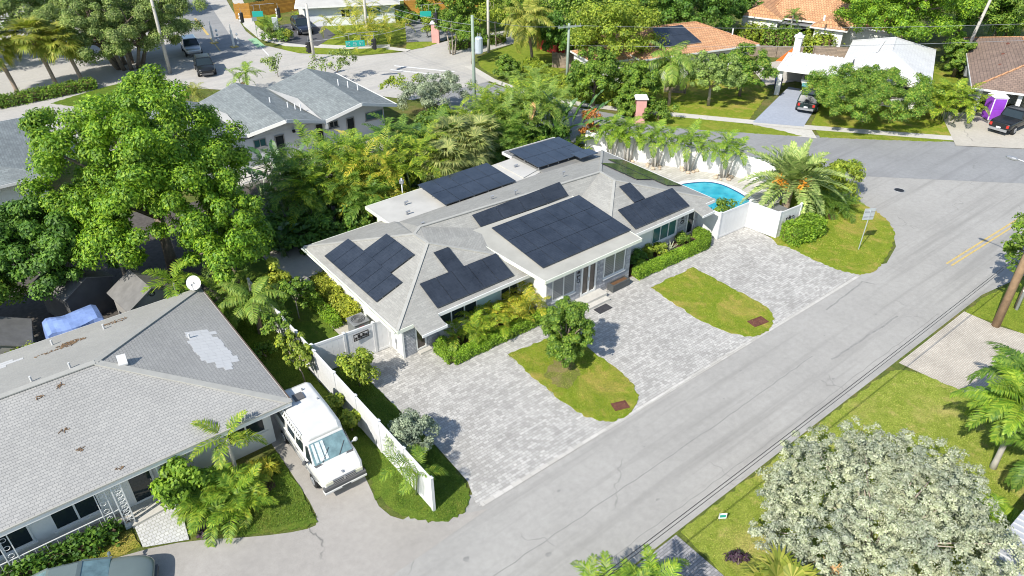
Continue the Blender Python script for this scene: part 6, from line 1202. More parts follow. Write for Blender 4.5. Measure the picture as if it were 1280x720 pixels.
for k, (px_, py_, H_, lab) in enumerate(((23, 118, 5.0, 'leftmost of three fan palms along the parking lot hedge'), (72, 110, 5.2, 'middle of three fan palms along the parking lot hedge'), (105, 107, 4.6, 'fan palm nearest the banyan along the parking lot hedge'))):
    palm('fan_palm', at(px_, py_, 0), lab, 'palm', 'sabal', 31+k, 1.5, H_, 'fan palms along the parking lot', (-.8, .2), 40, leaf='frond_coco')
hedge('low_hedge', [(-2, 84.2), (4.5, 84.0), (12.6, 84.6)], 1.6, .8, 'low clipped hedge under the fan palms of the parking lot', 'leaf_mid', 34, .16, .07, 150, rough=.1)
clump_palm('palm', at(240, 118, 1.5), 'spiky pale palm rising behind the big mango crown', 36, 3, 2.2, 1.7, .3, 'frond_coco', 6)
clump_palm('palm', at(305, 100, 1.5), 'green and yellow palm against the far edge of the gabled roof', 37, 4, 2.4, 1.9, .4, 'frond_bright', 6, dead=2)
bush('thin_shrub', at(420, 84, 1.6), 'open grey green shrub behind the gabled roof ridge', 'shrub', 'leaf_banyan', 2.6, 1.3, 1.2, 16, .55, 70, .22, .07, 38, H=1.9)
bush('thin_shrub', at(345, 80, 1.4), 'sparse shrub at the road corner behind the gabled house', 'shrub', 'leaf_banyan', 1.6, 1.2, 1.0, 10, .5, 60, .22, .07, 39, H=1.4)
paddle_plant('banana_plant', at(333, 104, 3.2), 'yellow drooping leaf plant lying over the gabled roof edge', 'plant', 40, 4, 2.6, 1.0, .25, 'paddle_yellow', el=(1.0, .4))
# --- corner planting at the top
clump_palm('clump_palm', (43.2, 83.4, 0), 'large golden green clump palm in front of the white bungalow', 41, 16, 3.6, 2.5, 2.6, 'frond_gold', 6, nl=18, ll=.6, lw=.04, hv=.5)
bush('shrub', at(345, 46, .6), 'green corner shrubs around the blank grey sign board', 'shrub', 'leaf_mid', 2.2, 1.0, .7, 14, .5, 90, .2, .07, 42); bush('yellow_shrub', at(361, 46, .5), 'round yellow shrub beside the black driveway', 'shrub', 'leaf_yellow', .7, .7, .9, 8, .35, 80, .16, .06, 43)
clump_palm('palm', at(335, 28, 1.2), 'small fan of palm fronds left of the dark parked SUV', 44, 4, 1.2, 1.6, .5, 'frond_green', 6)
hedge('low_hedge', [tuple(G(368, 22)[:2]), tuple(G(392, 24)[:2])], .8, .5, 'low yellow green border beside the bungalow drive', 'leaf_lime', 45, .16, .07, 120, rough=.1)
bush('shrub', at(508, 22, .8), 'dark leafy shrub at the right corner of the white bungalow', 'shrub', 'leaf_dark', 1.6, 1.3, 1.3, 14, .55, 90, .22, .08, 46); bush('shrub', at(512, 28, .5), 'light green bush below the right corner of the white bungalow', 'shrub', 'leaf_lime', 1.0, .8, .7, 8, .4, 80, .2, .08, 47)
hedge('hedge', [(53.5, 86.5), (60, 83.5), (66, 80.5)], 1.3, 1.3, 'dark clipped hedge in front of the orange fence at the top centre', 'leaf_mid', 48, .2, .09, 120, rough=.12)
bush('shrub', at(536, 38, .9), 'rounded bright shrub left of the far pink pillar', 'shrub', 'leaf_lime', .9, .9, 1.5, 10, .5, 90, .2, .08, 49)
for k, (px_, py_, lab, s_) in enumerate(((566, 50, 'thin slanting multi trunk tree right of the far pink pillar', 1.5), (590, 62, 'feathery small tree at the far drive edge', 1.4), (620, 40, 'bright green bushy tree left of the coconut palm', 2.6), (600, 20, 'light green tree in front of the dark shed at the top centre', 2.4))):
    g = at(px_, py_+18, 0); tree('small_tree', g, lab, 'tree', 'leaf_mid' if k != 2 else 'leaf_lime', s_*1.2, s_, s_*.9, 2.6+s_*.5, 22, s_*.38, 110, .26, .09, 50+k, 'bark_pale', .08, trunks=3 if k == 0 else 1, spread=.3, low=-.5)
hedge('low_hedge', [tuple(G(565, 62)[:2]), tuple(G(630, 52)[:2])], 1.2, .8, 'low shrub border along the far brick drive', 'leaf_mid', 55, .18, .08, 130, rough=.15)
palm('coconut_palm', at(666, 88, 0), 'tall coconut palm with drooping yellow green fronds at the top centre', 'palm', 'coco', 60, 1.1, 5.9, None, (-.9, .2), 26)
for k, (px_, py_, rx, H_, lf, lab) in enumerate(((708, 42, 3.2, 3.6, 'leaf_dark', 'dark tree mass right behind the coconut palm'), (634, 84, 1.4, 1.2, 'leaf_mid', 'bushy shrub at the foot of the coconut palm'), (765, 40, 5.2, 5.0, 'leaf_lime', 'large bright yellow green tree behind the crossarm pole'), (744, 96, 3.0, 2.9, 'leaf_mid', 'leafy tree in front of the small white annex'), (800, 102, 2.3, 2.6, 'leaf_mid', 'loose green tree left of the queen palm'), (790, 128, 1.6, 1.4, 'leaf_mid', 'bushy shrub tree behind the near pink pillar'))):
    z = H_; tree('broadleaf_tree', at(px_, py_, z), lab, 'tree', lf, rx, rx*.85, rx*.72, H_, int(24+rx*9), rx*.22, 190, .3, .1, 61+k, tr=.14, low=-.6, inner=.3)
hedge('clipped_hedge', [(50.6, 60.5), (48.6, 55.5), (49.2, 51.0), (51.6, 46.6)], 1.5, 1.55, 'long clipped yellow green hedge along the pavement beyond the avenue', 'leaf_lime', 70, .16, .07, 330, rough=.1)
palm('queen_palm', at(836, 132, 0), 'drooping queen palm beside the near pink pillar', 'palm', 'queen', 71, 1.12, 4.3, None, (-.2, .2), 24)
bush('shrub', at(825, 142, .7), 'round dense shrub right of the near pink pillar', 'shrub', 'leaf_mid', 2.0, 1.2, 1.1, 18, .5, 130, .18, .07, 72); bush('shrub', at(806, 138, .6), 'twiggy shrub climbing the near pink pillar', 'shrub', 'leaf_croton', .5, .5, 1.0, 8, .3, 40, .15, .06, 73)
tree('frangipani_tree', at(890, 100, 2.5), 'rounded pale green frangipani tree on the verge lawn', 'tree', 'leaf_frangi', 3.0, 2.6, 1.9, 2.9, 46, .55, 190, .26, .085, 74, 'bark_pale', .14, low=-.35)
tree('broadleaf_tree', at(930, 88, 2.6), 'deep green tree behind the frangipani', 'tree', 'leaf_poinciana', 3.2, 2.6, 2.1, 2.8, 46, .6, 200, .25, .085, 75, tr=.14, low=-.5)
tree('poinciana_tree', (65.2, 30.4, 0), 'wide flat topped feathery poinciana tree in front of the white roof', 'tree', 'leaf_poinciana', 6.0, 5.2, 1.9, 2.6, 120, .75, 520, .16, .045, 76, 'bark_pale', .2, low=-.45, droop=.2, limbs=14)
tree('broadleaf_tree', (86.8, 38.9, 0), 'very large bright green tree towering behind the white roof', 'tree', 'leaf_mango', 7.6, 7.2, 5.0, 6.4, 130, 1.2, 320, .32, .1, 77, tr=.35, low=-.6)
clump_palm('clump_palm', (71.4, 25.9, 0), 'clump palm with orange tinged fronds beside the brown roof', 78, 14, 2.6, 1.8, 1.3, 'frond_areca', 6, nl=16, ll=.55, lw=.05, dead=4)
bush('croton_shrub', at(1252, 28, 2.4), 'bright yellow croton shrub behind the brown roof', 'shrub', 'leaf_yellow', 1.7, 1.5, 1.6, 16, .55, 90, .3, .1, 79, H=2.6)
for k, (px_, py_, rx, H_, lf, lab) in enumerate(((1255, 10, 5, 4.5, 'leaf_mid', 'leafy tree at the top right corner behind the croton'), (1200, 70, 2.0, 2.2, 'leaf_mid', 'green shrub tree at the foot of the leaning grey pole'), (870, 12, 5.5, 4.5, 'leaf_dark', 'dark green tree at the top between the two orange roofs'), (810, 5, 5.0, 5, 'leaf_dark', 'dark tree at the top behind the bright yellow green tree'), (910, 2, 3.6, 4.2, 'leaf_dark', 'dark tree at the top left of the bright orange roof'), (700, 5, 6.0, 5.0, 'leaf_mid', 'distant tree at the top edge right of the coconut palm'), (570, -5, 5, 4.4, 'leaf_mid', 'distant tree at the top edge above the far pink pillar'), (1000, -32, 5, 5, 'leaf_mid', 'distant tree above the bright orange roof'), (330, -34, 5, 4, 'leaf_mid', 'distant tree above the orange brown fence'), (1215, -14, 7, 6, 'leaf_dark', 'distant dark tree above the huge bright tree'), (745, -8, 5, 4, 'leaf_mid', 'distant tree at the top edge above the bright yellow green tree'))):
    tree('broadleaf_tree', at(px_, py_, H_), lab, 'tree', lf, rx, rx*.85, rx*.75, H_, int(20+rx*8), rx*.21, 170, .36, .13, 80+k, tr=.2, low=-.6)
palm('palm', at(1266, 20, 3.5), 'feather palm at the top right corner', 'palm', 'coco', 95, .9, 3.6, leaf='frond_green')
for k, (px_, py_, lab) in enumerate(((984, 35, 'slender palm standing in front of the bright orange roof'), (1002, 22, 'leaning slender palm right of the slender roof palm'))): palm('palm', at(px_, py_+22, 0), lab, 'palm', 'adonidia', 96+k, .95, 3.6, None, (.5*k, 0), leaf='frond_green')
for k, (a, b, lab) in enumerate(((at(925, 50, .8), at(950, 46, .8), 'bright shrubs left of the pale board fence'), (at(955, 50, .8), at(995, 52, .8), 'bright hedge shrubs under the slender palms'), (at(1008, 52, .8), at(1040, 58, .8), 'bright hedge shrubs right of the white chimney'))): hedge('loose_hedge', [a[:2], b[:2]], 2.2, 1.9, lab, 'leaf_mid' if k == 1 else 'leaf_lime', 98+k, .26, .1, 110, rough=.28)
# --- thicket between the grey house and the main house
THK = 'palm thicket behind the main house'
for k, (px_, py_, z, n, H_, L_, W_, lf, lab) in enumerate(((322, 215, 2.0, 12, 2.6, 1.1, .26, 'paddle', 'dark blue green paddle leaf plant left of the thicket'), (350, 198, 3.2, 12, 4.0, 1.3, .3, 'paddle', 'tall glossy paddle leaf plant at the gabled house wall'), (392, 275, 1.6, 14, 2.4, 1.2, .36, 'paddle', 'broad leaved plant low in the shaded left of the thicket'), (432, 262, 1.4, 12, 2.2, 1.1, .34, 'paddle', 'broad leaved plant low beside the white flat roof corner'), (352, 300, 1.2, 12, 2.0, 1.2, .36, 'paddle', 'broad leaved plant at the dark left foot of the thicket'), (502, 185, 3.2, 12, 4.4, 1.6, .4, 'paddle', 'upright paddle leaf plant right of the yellow frond'), (690, 150, 2.8, 14, 4.2, 1.6, .36, 'paddle', 'dark upright paddle leaf plant left of the fan shaped traveller palm'), (508, 235, 1.6, 8, 2.6, 1.4, .32, 'paddle', 'blue green paddle plant behind the roof vent pipe'))):
    paddle_plant('paddle_leaf_plant', at(px_, py_, z), lab, 'plant', 110+k, n, H_, L_, W_, lf, group=THK)
paddle_plant('traveller_palm', at(712, 150, 2.8), 'fan shaped traveller palm above the raised solar array', 'palm', 119, 17, 4.4, 1.7, .3, 'paddle', fan=R(-35), spread=.05); paddle_plant('broad_leaf_plant', at(718, 172, 1.2), 'yellow green broad leaf plant at the corner of the white stucco wall', 'plant', 120, 11, 1.8, 1.5, .4, 'frond_bright', el=(1.0, .4)); paddle_plant('banana_plant', at(488, 168, 3.4), 'plant with one drooping pale yellow leaf before the house railing', 'plant', 121, 4, 4.2, 1.4, .28, 'paddle_yellow', el=(1.1, .7))
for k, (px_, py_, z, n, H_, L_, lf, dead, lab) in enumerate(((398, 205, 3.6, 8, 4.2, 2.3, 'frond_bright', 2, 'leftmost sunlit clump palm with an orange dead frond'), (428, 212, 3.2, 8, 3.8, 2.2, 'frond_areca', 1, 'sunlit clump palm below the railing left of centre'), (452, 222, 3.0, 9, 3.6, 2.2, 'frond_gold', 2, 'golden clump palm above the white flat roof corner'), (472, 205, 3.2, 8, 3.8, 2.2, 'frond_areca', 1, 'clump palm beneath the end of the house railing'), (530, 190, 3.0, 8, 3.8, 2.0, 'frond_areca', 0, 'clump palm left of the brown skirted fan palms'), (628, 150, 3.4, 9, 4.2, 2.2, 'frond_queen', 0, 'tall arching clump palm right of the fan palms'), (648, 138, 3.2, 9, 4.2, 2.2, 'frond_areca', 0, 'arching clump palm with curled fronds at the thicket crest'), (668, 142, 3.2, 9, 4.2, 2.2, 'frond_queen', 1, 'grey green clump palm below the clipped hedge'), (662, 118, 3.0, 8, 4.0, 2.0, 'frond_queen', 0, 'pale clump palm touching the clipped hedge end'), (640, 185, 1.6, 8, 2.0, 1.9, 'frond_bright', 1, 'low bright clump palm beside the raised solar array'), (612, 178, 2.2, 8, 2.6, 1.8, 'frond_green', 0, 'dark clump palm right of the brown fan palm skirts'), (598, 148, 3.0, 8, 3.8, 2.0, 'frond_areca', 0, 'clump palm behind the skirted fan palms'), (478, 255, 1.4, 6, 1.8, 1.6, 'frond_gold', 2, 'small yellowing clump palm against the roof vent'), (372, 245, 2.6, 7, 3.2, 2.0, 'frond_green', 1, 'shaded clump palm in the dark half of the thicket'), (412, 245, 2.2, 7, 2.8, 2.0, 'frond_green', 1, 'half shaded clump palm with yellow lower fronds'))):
    clump_palm('clump_palm', at(px_, py_, z), lab, 'palm', 130+k, n, H_*1.22, L_*1.12, .9, lf, 6, THK, 18, .56, .04, dead)
for k, (px_, py_, z, n, H_, L_, lf, lab) in enumerate(((362, 222, 3.2, 8, 4.4, 2.2, 'frond_green', 'tall shaded clump palm beside the glossy paddle plant'), (386, 232, 3.2, 8, 4.2, 2.2, 'frond_areca', 'clump palm straight below the left door of the gabled house'), (440, 200, 3.4, 8, 4.4, 2.2, 'frond_bright', 'tall bright clump palm before the right half of the railing'), (498, 178, 3.4, 8, 4.6, 2.1, 'frond_green', 'deep green clump palm at the right end wall of the gabled house'), (518, 205, 3.2, 8, 4.2, 2.0, 'frond_areca', 'clump palm between the blue green paddle plant and the skirted fan palms'), (548, 172, 3.2, 8, 4.4, 2.1, 'frond_green', 'dark green clump palm at the foot of the silver buttonwood'), (612, 138, 3.2, 8, 4.2, 2.1, 'frond_queen', 'pale clump palm right of the transformer pole foot'), (632, 172, 2.6, 8, 3.6, 2.0, 'frond_green', 'green clump palm just above the low white roof patch'), (684, 128, 3.0, 8, 4.2, 2.1, 'frond_queen', 'clump palm in front of the crossarm pole'), (455, 245, 2.2, 8, 3.2, 2.0, 'frond_green', 'deep green clump palm low behind the white flat roof corner'))):
    clump_palm('clump_palm', at(px_, py_, z), lab, 'palm', 300+k, n, H_, L_, .8, lf, 6, THK, 18, .56, .042)
for k, (px_, py_, z, H_, lab) in enumerate(((556, 205, 3.0, 3.0, 'left fan palm with a skirt of brown dead leaves'), (585, 192, 3.0, 3.2, 'right fan palm with a skirt of brown dead leaves'), (565, 172, 3.6, 3.7, 'fan palm standing behind the two skirted ones'), (598, 170, 3.2, 3.3, 'fan palm at the upper right of the skirted pair'))): palm('fan_palm', at(px_, py_, z), lab, 'palm', 'sabal_skirt' if k < 2 else 'sabal', 150+k, 1.2, H_, 'fan palms in the thicket', leaf='frond_sabal')
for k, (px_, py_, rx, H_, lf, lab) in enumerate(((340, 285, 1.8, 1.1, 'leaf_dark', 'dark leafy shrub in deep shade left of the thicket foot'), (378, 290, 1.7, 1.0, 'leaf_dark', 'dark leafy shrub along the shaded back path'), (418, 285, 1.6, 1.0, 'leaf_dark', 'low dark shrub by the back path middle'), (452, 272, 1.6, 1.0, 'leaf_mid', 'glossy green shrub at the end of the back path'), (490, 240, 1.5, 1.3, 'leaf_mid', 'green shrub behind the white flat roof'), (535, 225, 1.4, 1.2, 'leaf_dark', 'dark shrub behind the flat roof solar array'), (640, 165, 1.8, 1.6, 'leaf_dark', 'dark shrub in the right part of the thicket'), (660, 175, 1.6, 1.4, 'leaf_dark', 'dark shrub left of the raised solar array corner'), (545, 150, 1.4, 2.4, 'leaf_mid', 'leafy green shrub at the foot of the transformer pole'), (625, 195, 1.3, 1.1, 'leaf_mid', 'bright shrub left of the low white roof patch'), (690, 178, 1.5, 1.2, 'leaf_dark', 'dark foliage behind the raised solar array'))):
    bush('shrub', at(px_, py_, H_), lab, 'shrub', lf, rx, rx*.9, rx*.8, int(14+rx*8), .5, 170, .24, .085, 160+k, THK, H=H_, low=-.8)
bush('silver_shrub', at(545, 118, 1.8), 'grey green silver buttonwood beside the transformer pole', 'shrub', 'leaf_silver_green', 3.6, 2.4, 1.8, 70, .5, 230, .16, .045, 175, H=1.9, low=-.4); bush('shrub', at(505, 105, 2.0), 'yellow green wispy shrub behind the right end of the gabled roof', 'shrub', 'leaf_lime', 2.2, 1.4, 1.1, 16, .5, 90, .22, .06, 176, H=2.0)
for k, (px_, py_, lab) in enumerate(((738, 152, 'upper red leaved croton above the end of the stucco wall'), (736, 166, 'lower red leaved croton at the end of the stucco wall'))): bush('croton_shrub', at(px_, py_, 1.2), lab, 'shrub', 'leaf_croton', .8, .7, .8, 10, .32, 80, .2, .08, 177+k, H=1.4)
# --- pool side
for k, (x, y, H_, lab) in enumerate(((41.0, 38.6, 2.6, 'multi stemmed feather palm nearest the raised solar array along the white wall'), (41.7, 37.4, 2.6, 'second feather palm from the croton along the white wall'), (42.7, 35.3, 2.6, 'feather palm at the middle of the white wall'), (44.1, 33.1, 2.6, 'feather palm of the white wall nearest the pool edge'), (45.3, 30.6, 2.6, 'feather palm at the date palm end of the white wall'))):
    o = palm('feather_palm', (x, y, 0), lab, 'palm', 'adonidia', 180+k, 1.18, H_+.15, 'feather palms along the white wall', (.2, .25), 11)
    rng = np.random.default_rng(190+k)
    for j, (lx, ly, hh) in enumerate(((-.55, .15, H_*.86), (.3, -.55, H_*.9))):
        b = MB(); b.tube([(lx*.3, ly*.3, 0), (lx*.7, ly*.7, hh*.6), (lx*1.2, ly*1.2, hh)], [.08, .07, .06], 7); b.build('trunk', 'grey_pole', o, world=False, smooth=True); quads_obj('crown', palm_crown(rng, 9, 1.65, 1.25, 0, 1.7, 22, .48, .032, (lx*1.2, ly*1.2, hh), va=.35, fw=.5), 'frond_bright', o)
palm('date_palm', (44.3, 24.4, 0), 'large date palm with orange fruit clusters beside the pool fence', 'palm', 'date', 200, 1.22, 2.3, leaf='frond_date', n=42)
clump_palm('clump_palm', (46.6, 22.0, 0), 'low dark palm fronds at the foot of the date palm', 201, 4, .7, 1.9, .4, 'frond_green', 7); 
for k, (x, y) in enumerate(((48.2, 24.6), (47.2, 26.2), (49.2, 23.2))): bush('bamboo_shrub', (x, y, 0), ('bright feathery shrub mass nearest the avenue kerb', 'bright feathery shrub mass behind the date palm', 'bright feathery shrub at the corner lawn tip')[k], 'shrub', 'leaf_lime', 1.25, 1.2, 1.5, 26, .5, 200, .3, .045, 202+k, H=1.3, droop=.7, low=-.7)
hedge('round_hedge', [(40.35, 21.55), (41.9, 21.2), (43.0, 21.3)], 1.3, 1.15, 'rounded bright green hedge in front of the pool fence end', 'leaf_hedge', 206, .14, .06, 520, rough=.09)
bush('shrub', (38.4, 25.4, 0), 'small leafy plant between the pool fence and the roof corner', 'shrub', 'leaf_mid', .9, .5, .5, 12, .3, 90, .14, .06, 207, H=1.6)
# --- front beds
hedge('clipped_hedge', [(15.98, 26.3), (15.95, 24.95), (22.6, 24.95)], .55, .55, 'low clipped hedge around the palm bed at the left front of the house', 'leaf_hedge', 210, .08, .035, 1300, rough=.03); hedge('clipped_hedge', [(29.3, 24.75), (35.6, 24.55), (36.35, 25.1), (36.3, 25.9)], .6, .55, 'low clipped hedge curving around the right front bed', 'leaf_hedge', 211, .08, .035, 1300, rough=.03)
sheet('planting_bed', [(16.2, 26.85), (16.2, 25.2), (22.3, 25.2), (22.3, 26.85)], .03, 'mulch'); sheet('planting_bed', [(29, 26.25), (29, 25), (36, 24.9), (36.2, 26.25)], .03, 'mulch')
for k, (x, y, H_, lf, lab) in enumerate(((17.6, 25.9, 1.2, 'frond_areca', 'left yellow green clump palm in the front bed'), (19.0, 25.9, 1.1, 'frond_areca', 'middle yellow green clump palm in the front bed'), (21.3, 25.8, 1.4, 'frond_gold', 'golden clump palm in the front bed nearest the front door'), (20.4, 25.9, 1.2, 'frond_gold', 'golden clump palm in the front bed below the teal wall panel'))): clump_palm('clump_palm', (x, y, 0), lab, 'palm', 212+k, 6, H_, 1.2, .5, lf, 5, 'clump palms in the front bed', 15, .38, .03)
bush('flower_shrub', (16.35, 26.2, 0), 'small shrub with orange blooms at the entrance end of the front bed', 'shrub', 'leaf_hedge', .4, .4, .5, 8, .2, 60, .12, .05, 217); bush('croton_shrub', (16.7, 25.9, 0), 'tiny orange bloom clump beside the left front hedge', 'shrub', 'leaf_croton', .22, .22, .4, 4, .1, 12, .08, .04, 218, H=.6)
for k, (x, y, rx, lf, lab) in enumerate(((29.5, 25.8, .55, 'leaf_dark', 'dark green shrub in the shaded left end of the right front bed'), (30.6, 25.75, .5, 'leaf_dark', 'second dark shrub from the stone corner in the right front bed'), (31.8, 25.8, .5, 'leaf_lime', 'lime green shrub in the middle of the right front bed'), (32.7, 25.85, .45, 'leaf_lime', 'lime green shrub under the right wing window'), (30.3, 25.2, .35, 'leaf_hedge', 'little green plant near the left end of the curved hedge'), (34.9, 25.75, .42, 'leaf_mid', 'green shrub below the right wing house number'))): bush('shrub', (x, y, 0), lab, 'shrub', lf, rx, rx*.8, rx*.9, 12, .24, 100, .12, .05, 220+k, H=rx*.9)
o = thing('agave', (33.3, 25.5, .03), 'pale variegated spiky plant in the right front bed', 'plant'); rng = np.random.default_rng(230); quads_obj('leaves', np.concatenate([frond(rng, .75, a, e_, .5, 5, .06, .03, 0, 1, 0, rw=.05) for a, e_ in zip(np.arange(26)*2.4, np.linspace(1.4, .35, 26))]), 'leaf_silver', o)
tree('round_tree', (20.55, 21.3, 0), 'small dense round tree on the front lawn island', 'tree', 'leaf_mid', 1.3, 1.3, 1.7, 2.1, 60, .36, 420, .11, .042, 231, 'bark', .09, low=-.8, droop=.2)
sheet('bare_soil', rag(chaikin([(18.9, 21.5), (20.6, 21.9), (20.9, 20.6), (19.9, 19.7), (18.9, 19.9)], 2), .15, .16, 9), .062, 'bare_patch')
bush('yellow_shrub', (11.3, 26.3, 0), 'yellow green shrub with pinkish tips in front of the gate fence', 'shrub', 'leaf_lime', .95, .95, 1.0, 30, .32, 160, .13, .05, 232, H=1.2, low=-.6); bush('silver_shrub', (10.95, 20.9, 0), 'round silver grey shrub beside the white fence', 'shrub', 'leaf_silver_green', 1.1, 1.1, .95, 44, .32, 200, .12, .035, 233, H=1.15, low=-.6); clump_palm('clump_palm', (9.75, 19.0, 0), 'small bright palm straddling the street end of the white fence', 234, 3, 1.7, 1.25, .3, 'frond_bright', 5, nl=16, ll=.42, lw=.02)
# --- along the white fence, neighbour's side
for k, (x, y, s_, H_, lf, lab) in enumerate(((9.2, 33.6, 1.5, 2.0, 'frond_queen', 'drooping feathery tree at the back of the long white fence'), (9.45, 29.8, .7, 1.7, 'leaf_lime', 'slim sapling leaning on the middle of the long white fence'), (9.3, 28.3, .7, 1.6, 'leaf_lime', 'slim sapling nearest the camper van along the white fence'), (9.6, 31.6, .8, 1.8, 'leaf_mid', 'leafy sapling behind the slim ones on the white fence'), (11.4, 33.5, 1.1, 1.7, 'leaf_mid', 'leafy young tree on the far side of the white fence'), (9.4, 25.2, .4, .9, 'leaf_lime', 'bright vine sprouts on the fence beside the camper van rear'), (9.5, 23.8, .4, .9, 'leaf_lime', 'bright vine sprouts on the fence beside the camper van'))):
    if k == 0: palm('weeping_palm', (x, y, 0), lab, 'palm', 'queen', 240, .68, 2.3, leaf='frond_queen', n=20)
    else: tree('sapling', (x, y, 0), lab, 'tree', lf, s_, s_, s_*.85, H_, int(12*s_+6), .26, 80, .15, .06, 240+k, 'bark_pale', .035, low=-.7, droop=.4)
bush('croton_shrub', (11.0, 35.2, 0), 'yellow leaved croton rising above the shaded lawn', 'shrub', 'leaf_yellow', .8, .8, 1.2, 16, .34, 110, .18, .07, 248, H=1.9); clump_palm('clump_palm', (8.6, 36.0, 0), 'feathery palm between the satellite dish and the white fence', 249, 5, 2.0, 1.7, .5, 'frond_queen', 6)
bush('shrub', (8.6, 31.4, 0), 'low green groundcover plant beneath the fence saplings', 'shrub', 'leaf_mid', .6, .6, .5, 8, .3, 70, .16, .06, 250)
hedge('low_hedge', [(13.7, 35.6), (13.65, 31.2)], .65, .95, 'yellow green hedge against the left wall of the main house', 'leaf_yellow', 251, .12, .05, 620, rough=.09); hedge('low_hedge', [(12.75, 36.2), (12.7, 31.4)], .5, .55, 'low green border beside the shaded side path', 'leaf_hedge', 252, .1, .045, 620, rough=.06)
clump_palm('palm', (10.3, 39.4, 0), 'feathery palm at the back corner of the shaded lawn', 253, 5, 2.2, 1.7, .6, 'frond_green', 6); bush('shrub', (9.3, 38.8, 0), 'orange tinged shrub at the foot of the back corner palm', 'shrub', 'leaf_croton', .5, .5, .6, 8, .25, 60, .16, .06, 254)
# --- neighbour's front garden
palm('palm', (4.35, 24.35, 0), 'feather palm with arching yellow green fronds by the tiled house wall', 'palm', 'adonidia', 260, 1.05, 2.3, leaf='frond_areca', n=9); clump_palm('clump_palm', (3.5, 22.9, 0), 'spreading bright palm in front of the arching feather palm', 261, 5, .8, 1.5, .5, 'frond_bright', 7, nl=20, ll=.45, lw=.03); clump_palm('clump_palm', (4.1, 22.9, 0), 'low palm with fronds reaching over the front lawn', 262, 3, .6, 1.3, .4, 'frond_areca', 7, nl=20, ll=.42, lw=.03); clump_palm('clump_palm', (2.7, 22.9, 0), 'fan like palm beside the white paved front walk', 263, 4, .6, 1.2, .4, 'frond_bright', 7, nl=20, ll=.4, lw=.028)
bush('shrub', (2.2, 24.1, 0), 'glossy rounded shrub beside the porch trellis column', 'shrub', 'leaf_hedge', .95, .8, 1.15, 34, .34, 150, .2, .06, 264, H=1.3, low=-.8, droop=.5); bush('cordyline', (2.5, 22.35, 0), 'dark purple spiky plant at the edge of the front garden', 'plant', 'leaf_cordyline', .4, .3, .3, 8, .22, 60, .24, .04, 265); bush('cordyline', (3.3, 22.2, 0), 'second dark purple plant nearer the lawn of the front garden', 'plant', 'leaf_cordyline', .3, .25, .25, 6, .2, 50, .22, .04, 266); clump_palm('palm', (5.3, 23.8, 0), 'low yellow tipped plant below the tiled house corner', 267, 2, .3, .5, .15, 'frond_gold', 6)
hedge('ivy_hedge', [(-9, 24.38), (-.5, 24.3)], .5, .6, 'dark leafy hedge below the white porch railing', 'leaf_dark', 268, .16, .07, 420, rough=.14)
# --- right foreground
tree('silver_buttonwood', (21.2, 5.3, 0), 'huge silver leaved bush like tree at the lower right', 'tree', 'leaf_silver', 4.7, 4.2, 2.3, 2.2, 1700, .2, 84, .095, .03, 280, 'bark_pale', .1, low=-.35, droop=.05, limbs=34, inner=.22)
palm('foxtail_palm', (30.2, 4.4, 0), 'full fronded palm leaning over the right lawn', 'palm', 'foxtail', 281, 1.15, 3.6, None, (.15, .1), 12, leaf='frond_bright'); palm('foxtail_palm', (32.2, 4.6, 0), 'palm at the right edge on the neighbour brick driveway', 'palm', 'foxtail', 282, 1.1, 3.6, None, (.1, .3), 10, leaf='frond_green'); palm('foxtail_palm', (29.4, 2.6, 0), 'lower palm at the right edge beside the metal roof', 'palm', 'foxtail', 283, 1.0, 2.9, None, (0, 0), 10, leaf='frond_green')
clump_palm('palm', (27.2, 3.3, 0), 'small bright palm tuft between the silver tree and the metal roof', 284, 3, .5, .8, .3, 'frond_bright', 6)
clump_palm('clump_palm', (11.0, 9.2, 0), 'bright clump palm at the bottom edge beside the herringbone walk', 285, 9, 2.5, 1.7, .8, 'frond_bright', 6, nl=26, ll=.45, lw=.026); clump_palm('clump_palm', (12.9, 8.3, 0), 'second bright clump palm at the bottom edge nearer the herringbone walk', 286, 7, 2.3, 1.5, .6, 'frond_bright', 6, nl=26, ll=.42, lw=.026)
palm('fan_palm', (16.0, 5.9, 0), 'pale yellow fan palm at the bottom edge beside the walk', 'palm', 'sabal', 287, .95, 2.4, leaf='frond_coco', n=20); palm('fan_palm', (17.6, 5.2, 0), 'orange tinged fan palm at the bottom edge under the silver tree', 'palm', 'sabal', 288, .8, 1.5, leaf='frond_dead', n=12)
bush('cordyline', (17.6, 8.3, 0), 'small dark purple plant in the shade left of the silver tree', 'plant', 'leaf_cordyline', .4, .3, .25, 6, .2, 50, .2, .04, 289); bush('silver_shrub', (17.8, 5.6, 0), 'low grey green shrub at the bottom beside the silver tree', 'shrub', 'leaf_silver_green', .9, .8, .6, 16, .3, 130, .12, .035, 290)
tree('street_tree', (44.0, 8.9, 0), 'leafy tree at the right edge beyond the brown wooden pole', 'tree', 'leaf_mid', 2.0, 1.9, 1.9, 4.2, 40, .55, 200, .2, .07, 291, tr=.12, low=-.6)
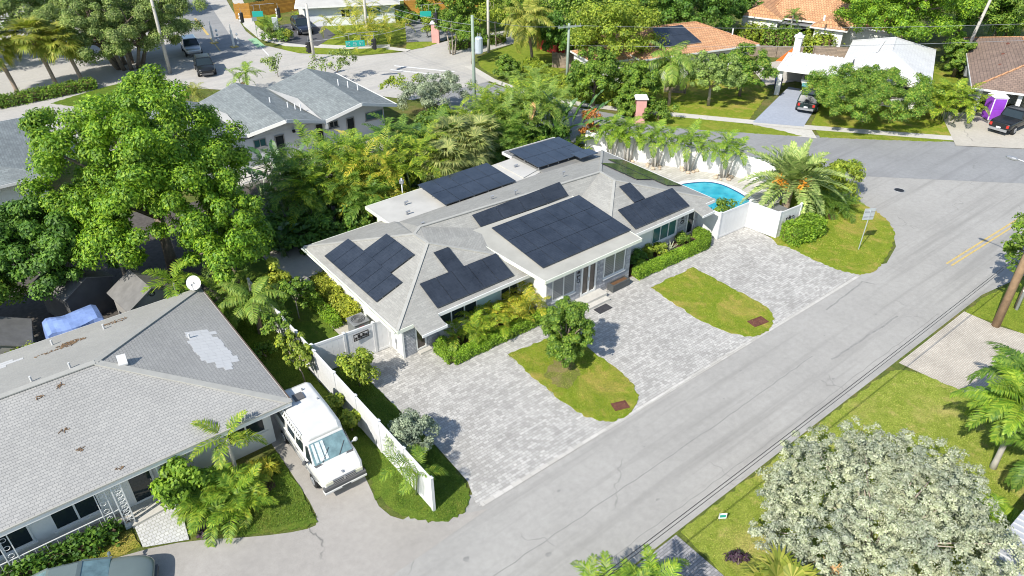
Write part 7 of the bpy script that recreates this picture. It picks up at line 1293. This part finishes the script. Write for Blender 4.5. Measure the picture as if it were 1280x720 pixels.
# ------------------------------------------------------------------ grass blades standing on the nearer lawns
def blades(name, poly, n, h, mat, seed, z=.05):
    rng = np.random.default_rng(seed); P = np.array(poly); mn, mx = P.min(0), P.max(0); pts = rng.uniform(mn, mx, (n*2, 2)); ins = np.zeros(len(pts), bool); x, y = pts[:, 0], pts[:, 1]; j = len(P)-1
    for i in range(len(P)):
        xi, yi, xj, yj = *P[i], *P[j]; ins ^= ((yi > y) != (yj > y)) & (x < (xj-xi)*(y-yi)/(yj-yi+1e-12)+xi); j = i
    pts = pts[ins][:n]; m = len(pts); p = np.column_stack([pts, np.full(m, z-.01)]); d = nz(np.column_stack([rng.normal(size=(m, 2))*.55, np.ones(m)])); nn = nz(rng.normal(size=(m, 3)))
    o = quads_obj(name, leaf_quads(p, d, nn, h*rng.uniform(.5, 1.4, m), np.full(m, .012)), mat); tag(o, kind='stuff'); return o
leafmat('blade_yellow', (.1, .14, .018), (.15, .19, .03), (.27, .25, .07), .25); leafmat('blade_green', (.05, .1, .012), (.085, .14, .02), (.15, .18, .04), .25); leafmat('blade_right', (.12, .17, .03), (.18, .22, .05), (.3, .27, .1), .25)
blades('grass', [(18.5, 23.7), (22.25, 23.3), (22.1, 18.2), (20.4, 16.65), (19.3, 16.7), (18.3, 19.2)], 9000, .06, 'blade_yellow', 1); blades('grass', [(29.2, 23.4), (33, 23.3), (33, 18), (31.5, 16.5), (30, 16.5), (28.9, 19)], 7000, .06, 'blade_yellow', 2); blades('grass', [(39.9, 21.4), (39.85, 17.6), (42.6, 16.3), (47.2, 18), (48.8, 22), (44, 23.5)], 9000, .07, 'blade_yellow', 3)
blades('grass', [(17, 10.55), (32.4, 10.55), (34, 9.6), (34.5, 5.5), (30, 3), (17, 4)], 30000, .06, 'blade_right', 4); blades('grass', [(2.2, 24.4), (6.1, 24.4), (6, 20.2), (3.75, 21.1), (1.85, 22.5)], 8000, .09, 'blade_green', 5); blades('grass', [(10, 28), (11.7, 28), (11.8, 18), (11.1, 16.85), (10, 16.85), (8.7, 18.8), (9.7, 20.6)], 9000, .09, 'blade_green', 6); blades('grass', [(7.5, 24), (8.8, 24), (8.8, 20.6), (9.8, 19.9), (9.8, 36), (7.5, 36)], 6000, .09, 'blade_green', 7); blades('grass', [(0, 24.2), (0, 23.25), (-6, 24.5), (-6, 25.5)], 3000, .09, 'blade_yellow', 8)
